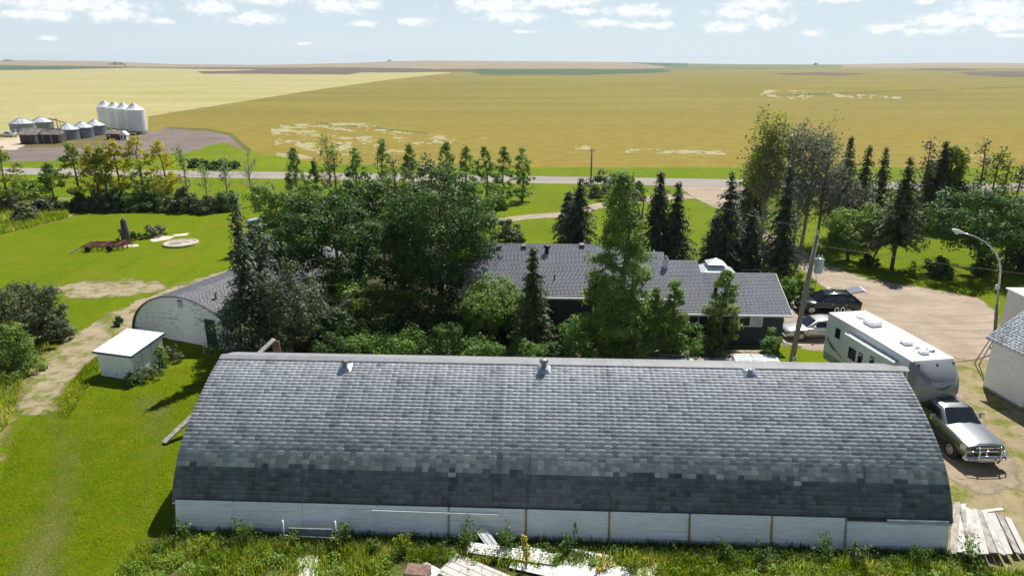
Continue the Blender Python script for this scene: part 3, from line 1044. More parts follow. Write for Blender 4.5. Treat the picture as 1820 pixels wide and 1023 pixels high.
    straps = [0.0, 2.4, 5.2, 8.3, 11.2, 14.3, 17.6, 20.75, 23.95, 26.8, BL]
    rows = 7
    for bi in range(len(straps) - 1):
        xa, xb = straps[bi] + .012, straps[bi + 1] - .012
        for r in range(rows):
            if bi == len(straps) - 2 and r == rows - 1: continue
            z0, z1 = 1.24 * r / rows + .008, 1.24 * (r + 1) / rows - 0.022
            y0, y1 = 0.265 * r / rows, 0.265 * (r + 1) / rows
            j = rng.uniform(-.008, .008)
            sag = rng.uniform(-.012, .006)
            b = MB()
            b.hexa([(xa, y0 - .030 + j, z0), (xb, y0 - .030 + j, z0 + sag), (xb, y0 + .028, z0 + sag), (xa, y0 + .028, z0),
                    (xa, y1 + .012 + j, z1), (xb, y1 + .012 + j, z1 + sag), (xb, y1 + .03, z1 + sag), (xa, y1 + .03, z1)])
            b.build('siding_board', WHITE_BOARD, wall)
    for i, sx in enumerate(straps[1:-1]):
        b = MB()
        b.hexa([(sx - .035, -.06, 0), (sx + .035, -.06, 0), (sx + .035, .0, 0), (sx - .035, .0, 0), (sx - .035, .215, 1.22), (sx + .035, .215, 1.22), (sx + .035, .26, 1.22), (sx - .035, .26, 1.22)])
        b.build('strap', RUST if i in (4, 5, 6, 7) else (GREY_WOOD if i in (8, 3) else WHITE_BOARD), wall)
    # grey patch at the right corner, loose plank under the eaves
    b = MB(); b.hexa([(BL - 2.4, .18, 1.09), (BL - .05, .18, 1.09), (BL - .05, .25, 1.09), (BL - 2.4, .25, 1.09), (BL - 2.4, .21, 1.235), (BL - .05, .21, 1.235), (BL - .05, .28, 1.235), (BL - 2.4, .28, 1.235)])
    b.build('patch_board', M('grey_patch', (0.40, 0.44, 0.44), .8), wall)
    b = MB(); b.bar((8.1, .14, 1.06), (13.2, .13, 1.03), .05, .07); b.build('loose_plank', WHITE_BOARD, wall)
    # end walls
    prof_in = [(y + .05, z - .13) for y, z in prof] + [(11.85 - y, z - .13) for y, z in reversed(prof[:-1])]
    poly = [(0.1, 0)] + prof_in + [(11.8, 0)]
    for x in (0.03, BL - 0.09):
        e = MB(); e.prism(poly, x, x + .06, 'x')
        ew = e.build('end_wall', WHITE_BOARD, root)
        d = MB(); xo = x - .03 if x < 1 else x + .062
        d.box(xo, xo + .028, 4.6, 7.4, 0.02, 2.6); d.build('door', GREY_WOOD, ew)
    bw = MB(); bw.box(0.1, BL - .1, 11.45, 11.6, 0, 1.1); bw.build('back_wall', WHITE_BOARD, root)
    fa = MB(); fa.bar((-.1, .235, 1.085), (BL + .1, .235, 1.085), .03, .05); fa.build('eave_trim', WHITE_PAINT, deck)

    # roof ventilators
    def vent(x, t, kind):
        p, d, nn = slope_frame(P, T, t)
        y, z = p
        fl = MB()
        fl.hexa([(x - .30, y - .24, z - .115 + .03), (x + .30, y - .24, z - .115 + .03), (x + .30, y + .26, z + .10 + .03), (x - .30, y + .26, z + .10 + .03),
                 (x - .12, y - .10, z + .10), (x + .12, y - .10, z + .10), (x + .12, y + .12, z + .16), (x - .12, y + .12, z + .16)])
        v = fl.build('roof_vent', GALV, root)
        pm = MB()
        if kind == 0:
            pm.lathe([(0.10, -0.05), (0.10, 0.24), (0.17, 0.25), (0.18, 0.30), (0.02, 0.38)], 14, (x, y, z + .05))
        elif kind == 1:
            pm.lathe([(0.12, -0.05), (0.12, 0.34), (0.20, 0.35), (0.20, 0.46), (0.13, 0.50), (0.02, 0.52)], 16, (x, y, z + .05))
        else:
            pm.lathe([(0.22, 0.0), (0.13, 0.10), (0.11, 0.16), (0.02, 0.19)], 14, (x, y, z + .05))
        pm.build('vent_pipe', M('vent_grey', (0.24, 0.25, 0.25), .55, metal=.3) if kind < 2 else GALV, v)
    vent(5.9, total - .75, 0)
    vent(14.95, total - .62, 1)
    vent(24.15, total - .60, 2)
    return root


long_barn()


def barn_point(u, v, z=0.0):
    c, s = math.cos(BROT), math.sin(BROT)
    return Vector((BARN_A.x + c * u - s * v, BARN_A.y + s * u + c * v, z))


# ------------------------------------------------------------------ long plank leaning past the barn end, on a post
pt = thing('leaning_plank', 'long weathered plank rising past the left end of the long barn', 'plank', G(292, 789))
lo = Vector((0, 0, 0.10))
hiP = Vector((-13.35, 35.6, top_z(-13.35, 35.6, 602))) - pt.location
m = MB(); m.bar(lo, hiP, 0.34, 0.07); m.build('board', GREY_WOOD, pt)
m = MB(); q = hiP * 0.985; m.box(q.x - .05, q.x + .35, q.y - .05, q.y + .05, 0, q.z - .04); m.build('post', BROWN_WOOD, pt)

# ------------------------------------------------------------------ arched store with peeling end wall
Q0, Q1 = G(240, 591), G(428, 626)
QROT = math.atan2(Q1.y - Q0.y, Q1.x - Q0.x)
QW = (Q1 - Q0).length


def arch_store():
    rng = random.Random(9)
    root = thing('arched_store', 'arched store with dark shingle roof and peeling white end wall', 'shed', Q0, QROT)
    w = QW / 2
    h = top_z((Q0.x + Q1.x) / 2, (Q0.y + Q1.y) / 2, 527)
    half = []
    for k in range(17):
        a = k / 16 * math.pi / 2
        half.append((w - w * math.cos(a) ** 0.92, h * (0.93 * math.sin(a) + 0.07 * (1 - math.cos(a)))))
    half[0] = (0, 0.0)
    prof = half + [(2 * w - x, z) for x, z in reversed(half[:-1])]
    L = 15.0
    # end wall: backing plus one board per course
    def span(z):
        for (x0, z0), (x1, z1) in zip(half[:-1], half[1:]):
            if z0 <= z <= z1:
                return x0 + (x1 - x0) * (z - z0) / max(z1 - z0, 1e-6)
        return w
    e = MB(); e.prism(prof, 0.03, 0.10, 'y')
    ew = e.build('end_wall', M('dark_backing', (0.16, 0.15, 0.14), .9), root)
    dx0, dx1, dh = QW * 0.705, QW * 0.705 + 0.95, 2.02
    bh = 0.17
    z = 0.02
    while z < h - 0.05:
        zt = min(z + bh - .012, h - .02)
        xa0, xa1 = span(z) + .03, span(zt) + .03
        xb0, xb1 = 2 * w - xa0, 2 * w - xa1
        runs = [(xa0, xb0, xa1, xb1)]
        if z < dh:
            runs = [(xa0, dx0 - .06, xa1, dx0 - .06), (dx1 + .06, xb0, dx1 + .06, xb1)]
        elif abs(z - (h - .55)) < .26:
            runs = [(xa0, w - .22, xa1, w - .22), (w + .22, xb0, w + .22, xb1)]
        for (a, bq, c, d) in runs:
            if bq - a < .1: continue
            j = rng.uniform(-.006, .006)
            b = MB(); b.hexa([(a, -.012 + j, z), (bq, -.012 + j, z), (bq, .028, z), (a, .028, z), (c, .006 + j, zt), (d, .006 + j, zt), (d, .028, zt), (c, .028, zt)])
            b.build('siding_board', WHITE_PEEL, ew)
        z += bh
    dr = MB(); dr.box(dx0, dx1, -.01, .028, .03, dh); door = dr.build('door', M('dark_green_door', (0.010, 0.028, 0.017), .6, .4, 2), ew)
    for k in range(1, 5):
        f = MB(); f.box(dx0 + k * .19 - .006, dx0 + k * .19 + .006, -.016, -.0105, .06, dh - .04); f.build('door_batten', M('door_dark', (0.006, 0.014, 0.01)), door)
    f = MB(); f.box(dx0 - .055, dx0, -.03, .03, .0, dh + .07); f.box(dx1, dx1 + .055, -.03, .03, 0, dh + .07); f.box(dx0 - .001, dx1 + .001, -.03, .03, dh, dh + .07); f.build('door_frame', WHITE_PEEL, ew)
    lv = MB(); lv.box(w - .21, w + .21, -.005, .028, h - .78, h - .30); lo_ = lv.build('louvre', M('louvre_dark', (0.12, 0.15, 0.17)), ew)
    for k in range(5):
        s = MB(); zz = h - .74 + k * .09; s.hexa([(w - .2, -.04, zz), (w + .2, -.04, zz), (w + .2, .0, zz + .03), (w - .2, .0, zz + .03), (w - .2, -.04, zz + .012), (w + .2, -.04, zz + .012), (w + .2, .0, zz + .045), (w - .2, .0, zz + .045)])
        s.build('louvre_slat', WHITE_PAINT, lo_)
    # roof: shell plus shingles
    m = MB()
    outer = [(x - (.06 if x < w else -.06) * abs(1 - x / w), z + .05) for x, z in prof]
    n = len(outer)
    vs = [(x, -.15, z) for x, z in outer] + [(x, L, z) for x, z in outer] + [(x + (.05 if x < w else -.05) * abs(1 - x / w), -.15, z - .07) for x, z in outer] + [(x + (.05 if x < w else -.05) * abs(1 - x / w), L, z - .07) for x, z in outer]
    fs = [(i, n + i, n + i + 1, i + 1) for i in range(n - 1)] + [(2 * n + i, 2 * n + i + 1, 3 * n + i + 1, 3 * n + i) for i in range(n - 1)] + [(i, i + 1, 2 * n + i + 1, 2 * n + i) for i in range(n - 1)] + [(n + i, 3 * n + i, 3 * n + i + 1, n + i + 1) for i in range(n - 1)]
    m.add(vs, fs)
    deck = m.build('roof', OLD_SHINGLE, root)
    P, T = arc_table([(x - .06 * (1 - x / w), z + .052) for x, z in half])
    pcs = shingle_pieces(rng, L + .15, T[-1], .19, .33, .3, .010, .005, x0=-.15, scatter=True)
    V, F, var = joined_shingles(pcs, P, T)
    V2 = V[:, [1, 0, 2]]
    tag(link('shingle_field', np_mesh('shingle_field', V2, F[:, ::-1], OLD_SHINGLE, var=var), deck), kind='stuff')
    V3 = V2.copy(); V3[:, 0] = 2 * w - V3[:, 0]
    tag(link('shingle_field', np_mesh('shingle_field', V3, F, OLD_SHINGLE, var=var), deck), kind='stuff')
    b = MB(); b.prism(prof, L - .12, L - .05, 'y'); b.build('back_wall', WHITE_PEEL, root)
    v = MB(); v.lathe([(.07, 0), (.07, .8), (.12, .82), (.02, .95)], 10, (w + 2.0, 1.2, h * .78)); v.build('flue', GALV, root)


arch_store()

# ------------------------------------------------------------------ white box shed


def box_shed():
    A = G(180, 667)
    B = G(243, 676)
    rot = math.atan2(B.y - A.y, B.x - A.x)
    root = thing('box_shed', 'small white box shed with flat white roof and blue edge', 'shed', A, rot)
    W, D = 2.55, 2.5
    zf, zb = 1.62, 2.0
    m = MB(); m.hexa([(0, 0, 0), (W, 0, 0), (W, D, 0), (0, D, 0), (0, 0, zf), (W, 0, zf), (W, D, zb), (0, D, zb)])
    body = m.build('wall', M('shed_white', (0.84, 0.85, 0.84), .6, .06, 1.5, dirt=(0.42, 0.43, 0.40), dirt_amt=.25), root)
    for k in range(1, 6):
        s = MB(); x = W * k / 6; s.box(x - .012, x + .012, -.012, .004, .02, zf - .03); s.build('batten', WHITE_PAINT, body)
    for k in (.30, .62, .97):
        s = MB(); y = D * k; s.hexa([(W - .004, y - .012, .02), (W + .012, y - .012, .02), (W + .012, y + .012, .02), (W - .004, y + .012, .02)] + [(W - .004, y - .012, zf + (zb - zf) * k - .03), (W + .012, y - .012, zf + (zb - zf) * k - .03), (W + .012, y + .012, zf + (zb - zf) * k - .03), (W - .004, y + .012, zf + (zb - zf) * k - .03)]); s.build('batten', GREY_WOOD, body)
    o = .14
    sl_ = (zb - zf) / D
    m = MB(); m.hexa([(-o, -o, zf - o * sl_ + .005), (W + o, -o, zf - o * sl_ + .005), (W + o, D + o, zb + o * sl_ + .005), (-o, D + o, zb + o * sl_ + .005), (-o, -o, zf - o * sl_ + .06), (W + o, -o, zf - o * sl_ + .06), (W + o, D + o, zb + o * sl_ + .06), (-o, D + o, zb + o * sl_ + .06)])
    rf = m.build('roof', M('white_sheet_metal', (0.84, 0.84, 0.83), .45, .04), root)
    for k in range(8):
        x = -o + .05 + k * (W + 2 * o - .1) / 7
        s = MB(); s.hexa([(x - .02, -o + .01, zf - o * sl_ + .062), (x + .02, -o + .01, zf - o * sl_ + .062), (x + .02, D + o - .01, zb + o * sl_ + .062), (x - .02, D + o - .01, zb + o * sl_ + .062), (x - .012, -o + .01, zf - o * sl_ + .08), (x + .012, -o + .01, zf - o * sl_ + .08), (x + .012, D + o - .01, zb + o * sl_ + .08), (x - .012, D + o - .01, zb + o * sl_ + .08)])
        s.build('roof_rib', MATS['white_sheet_metal'], rf)
    BL_ = M('blue_trim', (0.05, 0.09, 0.20), .55)
    m = MB(); m.box(-o - .02, W + o + .02, -o - .025, -o - .002, zf - o * sl_ - .07, zf - o * sl_ + .065)
    m.hexa([(W + o + .002, -o, zf - o * sl_ - .06), (W + o + .022, -o, zf - o * sl_ - .06), (W + o + .022, D + o, zb + o * sl_ - .06), (W + o + .002, D + o, zb + o * sl_ - .06), (W + o + .002, -o, zf - o * sl_ + .06), (W + o + .022, -o, zf - o * sl_ + .06), (W + o + .022, D + o, zb + o * sl_ + .06), (W + o + .002, D + o, zb + o * sl_ + .06)])
    m.build('fascia', BL_, rf)


box_shed()

# ------------------------------------------------------------------ farmhouse
HROT = R(-2.58)


def farmhouse():
    rng = random.Random(11)
    root = thing('farmhouse', 'dark blue bungalow with stepped grey shingle roof among the trees', 'house', (0, 0, 0), HROT)
    pitch = 0.41
    zp = lambda v: 2.4 + pitch * (v - 43.0)
    SID = M('navy_siding', (0.030, 0.040, 0.062), .6, .15, 1.0)
    m_, nt, b_, out_ = None, SID.node_tree, None, None
    # (u0, u1, v_eave, v_ridge, hip)
    blocks = [(-5.7, 7.45, 44.35, 50.0, 1.25), (7.45, 8.98, 44.35, 49.2, 0), (8.98, 11.3, 43.0, 48.3, 0), (11.3, 16.55, 43.0, 47.05, 0)]
    for bi, (u0, u1, ve, vr, hip) in enumerate(blocks):
        zr = zp(vr)
        vb = 2 * vr - ve - (0.0 if bi == 0 else .3)
        zb = zr - pitch * (vb - vr)
        wf, wb = ve + .45, vb - .45
        zw = zp(wf) - .10
        wall = MB()
        a0, a1 = u0 + (.35 if bi == 0 else 0.0), u1 - (.35 if bi == 3 else 0.0)
        if bi == 0:
            wall.box(a0, a1, wf, wb, 0, zw)
        else:
            wall.prism([(wf, 0), (wb, 0), (wb, zp(wf) - .1), (vr, zr - .1), (wf, zw)], a0, a1, 'x')
        wo = wall.build('wall', SID, root)
        # roof shell
        hi0 = u0 + hip
        t = .10
        r = MB()
        ring = lambda dz: [(u0, ve, zp(ve) + dz), (u1, ve, zp(ve) + dz), (u1, vr, zr + dz), (hi0, vr, zr + dz), (u1, vb, zb + dz), (u0, vb, zb + dz)]
        r.add(ring(0) + ring(-t), [(0, 1, 2, 3), (3, 2, 4, 5), (0, 3, 5), (6, 9, 8, 7), (9, 11, 10, 8), (6, 11, 9), (0, 6, 7, 1), (4, 10, 11, 5), (5, 11, 6, 0), (1, 7, 8, 2), (2, 8, 10, 4)])
        rf = r.build('roof', HOUSE_SHINGLE, root)
        Pf, Tf = arc_table([(ve, zp(ve) + .003), (vr, zr + .003)])
        pcs = shingle_pieces(rng, u1 - u0, Tf[-1], .15, .30, .26, .003, .0022, x0=u0, scatter=True)
        if hip:
            pcs = [(max(p[0], u0 + hip * p[2] / Tf[-1] + .03), p[1], *p[2:]) for p in pcs if p[1] > u0 + hip * p[3] / Tf[-1] + .05]
        V, F, var = joined_shingles(pcs, Pf, Tf)
        tag(link('shingle_field', np_mesh('shingle_field', V, F, HOUSE_SHINGLE, var=var), rf), kind='stuff')
        V2 = V.copy(); V2[:, 1] = 2 * vr - V2[:, 1]
        keep = (V2[F][:, :, 1].max(1) < vb)
        tag(link('shingle_field', np_mesh('shingle_field', V2, F[keep][:, ::-1], HOUSE_SHINGLE, var=var[keep]), rf), kind='stuff')
        g = MB(); g.box(u0, u1, ve - .10, ve - .004, zp(ve) - .13, zp(ve) - .01); g.build('gutter', WHITE_PAINT, rf)
        if bi == 3:
            g = MB(); g.bar((u1 + .012, ve - .05, zp(ve) - .06), (u1 + .012, vr, zr - .06), .02, .15); g.bar((u1 + .012, vr, zr - .06), (u1 + .012, vb, zb - .06), .02, .15); g.build('bargeboard', WHITE_PAINT, rf)
        wins = {0: [(-4.2, 1.2, .95), (-1.2, 1.6, 1.1), (3.6, 1.5, 1.1)], 1: [(7.75, 1.0, 1.3)], 2: [(9.9, 1.35, .85)], 3: [(13.2, 1.62, .85)]}[bi]
        for (wx, ww, wh) in wins:
            zt = zw - .25
            fr = MB()
            for (a, b2, c, d) in ((wx, wx + ww, zt - wh, zt - wh + .07), (wx, wx + ww, zt - .07, zt), (wx, wx + .07, zt - wh + .07, zt - .07), (wx + ww - .07, wx + ww, zt - wh + .07, zt - .07), (wx + ww / 2 - .035, wx + ww / 2 + .035, zt - wh + .07, zt - .07)):
                fr.box(a, b2, wf - .05, wf - .003, c, d)
            fo = fr.build('window', WHITE_PAINT, root)
            for k in range(2):
                p = MB(); x0 = wx + .07 if k == 0 else wx + ww / 2 + .035
                p.box(x0, x0 + ww / 2 - .105, wf - .022, wf - .004, zt - wh + .07, zt - .07)
                p.build('pane', glass('house_glass', (0.035, 0.05, 0.03), .05) if not (bi == 3 and k == 1) else M('white_blind', (0.55, 0.6, 0.62), .3), fo)
    # small sunroom fascia between main block and wing
    f = MB(); f.box(7.5, 8.95, 43.95, 44.33, 2.42, 2.62); f.build('porch_fascia', M('teal_trim', (0.03, 0.10, 0.11), .5), root)
    f = MB(); f.box(16.16, 16.22, 44.0, 44.3, 1.0, 1.35); f.build('meter_box', WHITE_PAINT, root)
    # things on the roof
    def on_roof(u, v): return Vector((u, v, zp(v)))
    def uv(px, py, z):
        p = G(px, py, z); c, s = math.cos(-HROT), math.sin(-HROT)
        return p.x * c - p.y * s, p.x * s + p.y * c
    for px in (887, 931, 1034):
        u, v = uv(px, 437, 5.2); v = min(v, 49.75)
        b = MB(); z = zp(v); b.hexa([(u - .19, v - .2, z - .06), (u + .19, v - .2, z - .06), (u + .19, v + .2, z + .10), (u - .19, v + .2, z + .10), (u - .17, v - .18, z + .16), (u + .17, v - .18, z + .16), (u + .17, v + .18, z + .24), (u - .17, v + .18, z + .24)])
        b.build('box_vent', M('vent_dark', (0.05, 0.05, 0.055), .5), root)
    u, v = uv(972, 441, 5.2); v = min(v, 49.6); z = zp(v)
    b = MB(); b.lathe([(.15, -.1), (.15, .42), (.24, .43), (.24, .52), (.05, .6)], 14, (u, v, z)); b.build('flue', M('black_flue', (0.015, 0.015, 0.016), .45), root)
    u, v = uv(986, 481, 4.3); z = zp(v)
    b = MB(); b.tube([(u, v, z - .05), (u, v, z + .35)], .05, 8); b.build('vent_pipe', M('vent_dark', (0.05, .05, .055)), root)
    u, v = uv(1183, 463, 4.75); z = zp(v)
    b = MB(); b.box(u - .17, u + .17, v - .15, v + .15, z - .1, z + .62); ch = b.build('chimney', M('white_metal_chimney', (0.66, 0.67, 0.68), .4), root)
    b = MB(); b.lathe([(.12, 0), (.12, .12), (.2, .13), (.02, .22)], 10, (u, v, z + .62)); b.build('chimney_cap', GALV, ch)
    u, v = uv(1273, 506, 3.75); z = zp(v)
    b = MB(); b.lathe([(.13, -.1), (.13, .55), (.19, .56), (.19, .68), (.03, .74)], 12, (u, v, z)); b.build('flue', MATS['black_flue'], root)
    u, v = uv(1236, 520, 3.4); z = zp(v)
    # back door step
    b = MB(); b.box(7.6, 8.8, 44.2, 44.75, 0, .35); b.build('door_step', M('step_concrete', (0.4, 0.39, 0.36)), root)


farmhouse()


def gazebo():
    p = G(1268, 520)
    c = Vector((16.2, 52.3, 0))
    root = thing('gazebo', 'pale metal roofed gazebo with a small raised cap behind the house', 'gazebo', c, HROT)
    RM = M('gazebo_roof', (0.62, 0.65, 0.68), .35, .06, metal=.2)
    for sx in (-1, 1):
        for sy in (-1, 1):
            b = MB(); b.box(sx * 1.45 - .05, sx * 1.45 + .05, sy * 1.45 - .05, sy * 1.45 + .05, 0, 2.3); b.build('post', BLACK, root)
    b = MB(); b.add([(-1.7, -1.7, 2.28), (1.7, -1.7, 2.28), (1.7, 1.7, 2.28), (-1.7, 1.7, 2.28), (-.55, -.55, 2.95), (.55, -.55, 2.95), (.55, .55, 2.95), (-.55, .55, 2.95)], [(0, 1, 5, 4), (1, 2, 6, 5), (2, 3, 7, 6), (3, 0, 4, 7), (3, 2, 1, 0)])
    b.build('roof', RM, root)
    b = MB(); b.box(-.5, .5, -.5, .5, 2.9, 3.12); b.build('clerestory', BLACK, root)
    b = MB(); b.add([(-.72, -.72, 3.12), (.72, -.72, 3.12), (.72, .72, 3.12), (-.72, .72, 3.12), (0, 0, 3.52)], [(0, 1, 4), (1, 2, 4), (2, 3, 4), (3, 0, 4), (3, 2, 1, 0)])
    b.build('cap_roof', RM, root)


gazebo()

# ------------------------------------------------------------------ granary at the right edge, and the white store behind it


def granary():
    rng = random.Random(4)
    A = G(1748, 689); Bp = G(1814, 727)
    d = (A - Bp); d.normalize()
    rot = math.atan2(d.y, d.x) - math.pi / 2
    root = thing('granary', 'white boarded granary with weathered shingle roof at the right edge', 'shed', Bp, rot)
    L = (A - Bp).length + .1
    W, h, rz = 4.2, 3.3, 4.9
    b = MB(); b.prism([(0.04, 0), (W - .04, 0), (W - .04, h), (W / 2, rz - .1), (0.04, h)], 0.04, L, 'y'); body = b.build('wall', M('granary_backing', (.3, .3, .3)), root)
    z = .16
    while z < h - .05:
        zt = min(z + .16, h)
        for (p0, p1) in (((-.0, 0), (0, 1)),):
            j = rng.uniform(-.006, .006)
            s = MB(); s.hexa([(-.004 + j, 0, z), (-.004 + j, L, z), (.045, L, z), (.045, 0, z), (.014 + j, 0, zt - .01), (.014 + j, L, zt - .01), (.045, L, zt - .01), (.045, 0, zt - .01)]); s.build('siding_board', WHITE_PEEL if rng.random() < .0 else WHITE_BOARD, body)
        z += .165
    z = .16
    while z < rz - .3:
        zt = z + .155
        ins = 0 if zt < h else (zt - h) / (rz - h) * W / 2
        j = rng.uniform(-.006, .006)
        s = MB(); s.box(.03 + ins, W - .03 - ins, -.01 + j, .035, z, zt); s.build('siding_board', WHITE_BOARD, body)
        z += .165
    for sgn in (0, 1):
        P, T = arc_table([(-.28, h - .2), (W / 2, rz)])
        pcs = shingle_pieces(rng, L + .5, T[-1], .16, .32, .28, .012, .006, x0=-.25, scatter=True)
        V, F, var = joined_shingles(pcs, P, T)
        V = V[:, [1, 0, 2]]; Fq = F[:, ::-1]
        if sgn: V[:, 0] = W - V[:, 0]; Fq = F
        r = MB()
        q = [(-.28, -.25, h - .2), (W / 2, -.25, rz), (W / 2, L + .25, rz), (-.28, L + .25, h - .2)]
        if sgn: q = [(W - x, y, zz) for x, y, zz in q]
        r.hexa([(x, y, zz - .09) for x, y, zz in q] + [(x, y, zz - .005) for x, y, zz in q])
        ro = r.build('roof', GRAN_SHINGLE, root)
        tag(link('shingle_field', np_mesh('shingle_field', V, Fq, GRAN_SHINGLE, var=var), ro), kind='stuff')


granary()


def white_store():
    h = 3.1
    c = G(1792, 514, h); e = G(1822, 528, h)
    d = e - c
    root = thing('white_store', 'plain white flat topped store peeping from behind the granary', 'shed', (c.x, c.y, 0), math.atan2(d.y, d.x))
    W, D = 5.0, 4.0
    b = MB(); b.box(0, W, 0, D, 0, h); wl = b.build('wall', M('store_white', (.74, .75, .75), .6, .06), root)
    b = MB(); b.box(-.12, W + .12, -.12, D + .12, h + .002, h + .1); rf = b.build('roof', MATS['white_sheet_metal'], root)
    for k in range(9):
        x = .1 + k * .6
        s = MB(); s.box(x - .02, x + .02, -.012, 0.004, .05, h - .05); s.build('batten', WHITE_PAINT, wl)
    for k in range(6):
        y = .1 + k * .7
        s = MB(); s.box(-.012, .004, y - .02, y + .02, .05, h - .05); s.build('batten', WHITE_PAINT, wl)


white_store()
# ------------------------------------------------------------------ vehicles
TYRE = M('tyre_rubber', (0.018, 0.018, 0.019), .85, .2, 8)
RIM = M('alloy_rim', (0.55, 0.56, 0.57), .3, .1, metal=.8)
CHROME = M('chrome', (0.70, 0.71, 0.72), .14, .04, metal=1.0)
CARGLASS = glass('car_glass', (0.012, 0.016, 0.020), .03)
TRIM = M('black_trim', (0.014, 0.014, 0.015), .55)
LAMP = M('headlamp_lens', (0.62, 0.64, 0.65), .12, .1, coat=.5)
REDLAMP = M('tail_lamp', (0.22, 0.012, 0.012), .2, .1)


def car_paint(name, c, metal=.5, rough=.32):
    return M(name, c, rough, .05, 1.2, metal=metal, coat=.8)


def body_ring(x, w, zb, zt, cr=0.03):
    h = zt - zb
    half = [(.80 * w, zb), (.965 * w, zb + .16 * h), (1.0 * w, zb + .48 * h), (.985 * w, zb + .76 * h), (.94 * w, zt - .05 * h), (.84 * w, zt), (.42 * w, zt + cr)]
    return [(x, y, z) for y, z in half] + [(x, 0, zt + cr * 1.1)] + [(x, -y, z) for y, z in reversed(half)]


def house_ring(x, wb, wt, zb, zr):
    d = max(zr - zb, .02)
    half = [(wb, zb), (wb + (wt - wb) * .5, zb + .5 * d), (wt, zr - .12 * d), (wt * .86, zr - .02 * d), (wt * .45, zr)]
    return [(x, y, z) for y, z in half] + [(x, 0, zr + .004)] + [(x, -y, z) for y, z in reversed(half)]


def panel(m, pts, n, th=.012):
    """thin pane standing proud of a surface"""
    n = Vector(n).normalized()
    m.add([Vector(p) + n * .004 for p in pts] + [Vector(p) + n * th for p in pts],
          [tuple(reversed(range(len(pts)))), tuple(range(len(pts), 2 * len(pts)))] + [(i, (i + 1) % len(pts), len(pts) + (i + 1) % len(pts), len(pts) + i) for i in range(len(pts))])


def add_wheels(root, xs, track, r=.34, wd=.22, rim=RIM):
    for x in xs:
        for s in (-1, 1):
            y0, y1 = (s * track - wd / 2, s * track + wd / 2)
            a = MB(); a.disc_y((x, r + .02), r * 1.17, s * (track - wd / 2) - .02 if s < 0 else s * (track - wd / 2) - .1, s * (track + wd / 2 - .012) if s > 0 else s * (track + wd / 2 - .012))
            a.build('wheel_arch', TRIM, root)
            t = MB()
            t.disc_y((x, r), r * .94, y0, y1, 24)
            t.disc_y((x, r), r, y0 + .03, y1 - .03, 24)
            w = t.build('wheel', TYRE, root)
            k = MB(); yo = y1 + .004 if s > 0 else y0 - .004
            k.disc_y((x, r), r * .63, min(yo, yo - s * .06), max(yo, yo - s * .06), 20)
            ri = k.build('rim', rim, w)
            for q in range(5):
                an = q * 2 * math.pi / 5 + .3
                h = MB(); h.disc_y((x + r * .40 * math.cos(an), r + r * .40 * math.sin(an)), r * .13, min(yo, yo + s * .003), max(yo, yo + s * .003), 8); h.build('rim_hole', TRIM, w)


def make_car(root, paint, body, green, half_w, glass_side, wheels, track, wheel_r, hatch=False, tail=0.0, sub=True):
    """body: (x, w, zb, zt); green: (x, wb, wt, zb, zr)"""
    m = MB(); m.loft([body_ring(*s) for s in body]); bo = m.build('body', paint, root, sharp=50)
    m = MB(); m.loft([house_ring(*s) for s in green]); m.build('cabin', paint, root, sharp=40)
    # glazing
    a, b = green[0], green[1]
    m = MB()
    n = Vector((b[4] - a[4], 0, a[0] - b[0]))
    f = .06
    p = lambda t, s: Vector((a[0] + (b[0] - a[0]) * t, s * ((a[1] + (b[2] - a[1]) * t) * .88), a[4] + (b[4] - a[4]) * t))
    panel(m, [p(.08, -1), p(.08, 1), p(.94, .93), p(.94, -.93)], n, .022); m.build('windshield', CARGLASS, root)
    a, b = green[-1], green[-2]
    n = Vector((-(b[4] - a[4]), 0, abs(b[0] - a[0])))
    p = lambda t, s: Vector((a[0] + (b[0] - a[0]) * t, s * ((a[1] + (b[2] - a[1]) * t) * .84), a[4] + (b[4] - a[4]) * t))
    if not hatch:
        m = MB(); panel(m, [p(.12, 1), p(.12, -1), p(.9, -.93), p(.9, .93)], n, .022); m.build('rear_window', CARGLASS, root)
    for s in (-1, 1):
        for (x0b, x1b, x0t, x1t, zb, zt, wb, wt) in glass_side:
            m = MB(); pts = [Vector((x0b, s * wb, zb)), Vector((x1b, s * wb, zb)), Vector((x1t, s * wt, zt)), Vector((x0t, s * wt, zt))]
            panel(m, pts if s < 0 else pts[::-1], (0, s, .25), .02); m.build('side_window', CARGLASS, root)
    add_wheels(root, wheels, track, wheel_r)
    x0 = body[0][0]; w0 = body[0][1]; zt = body[1][3]
    return bo


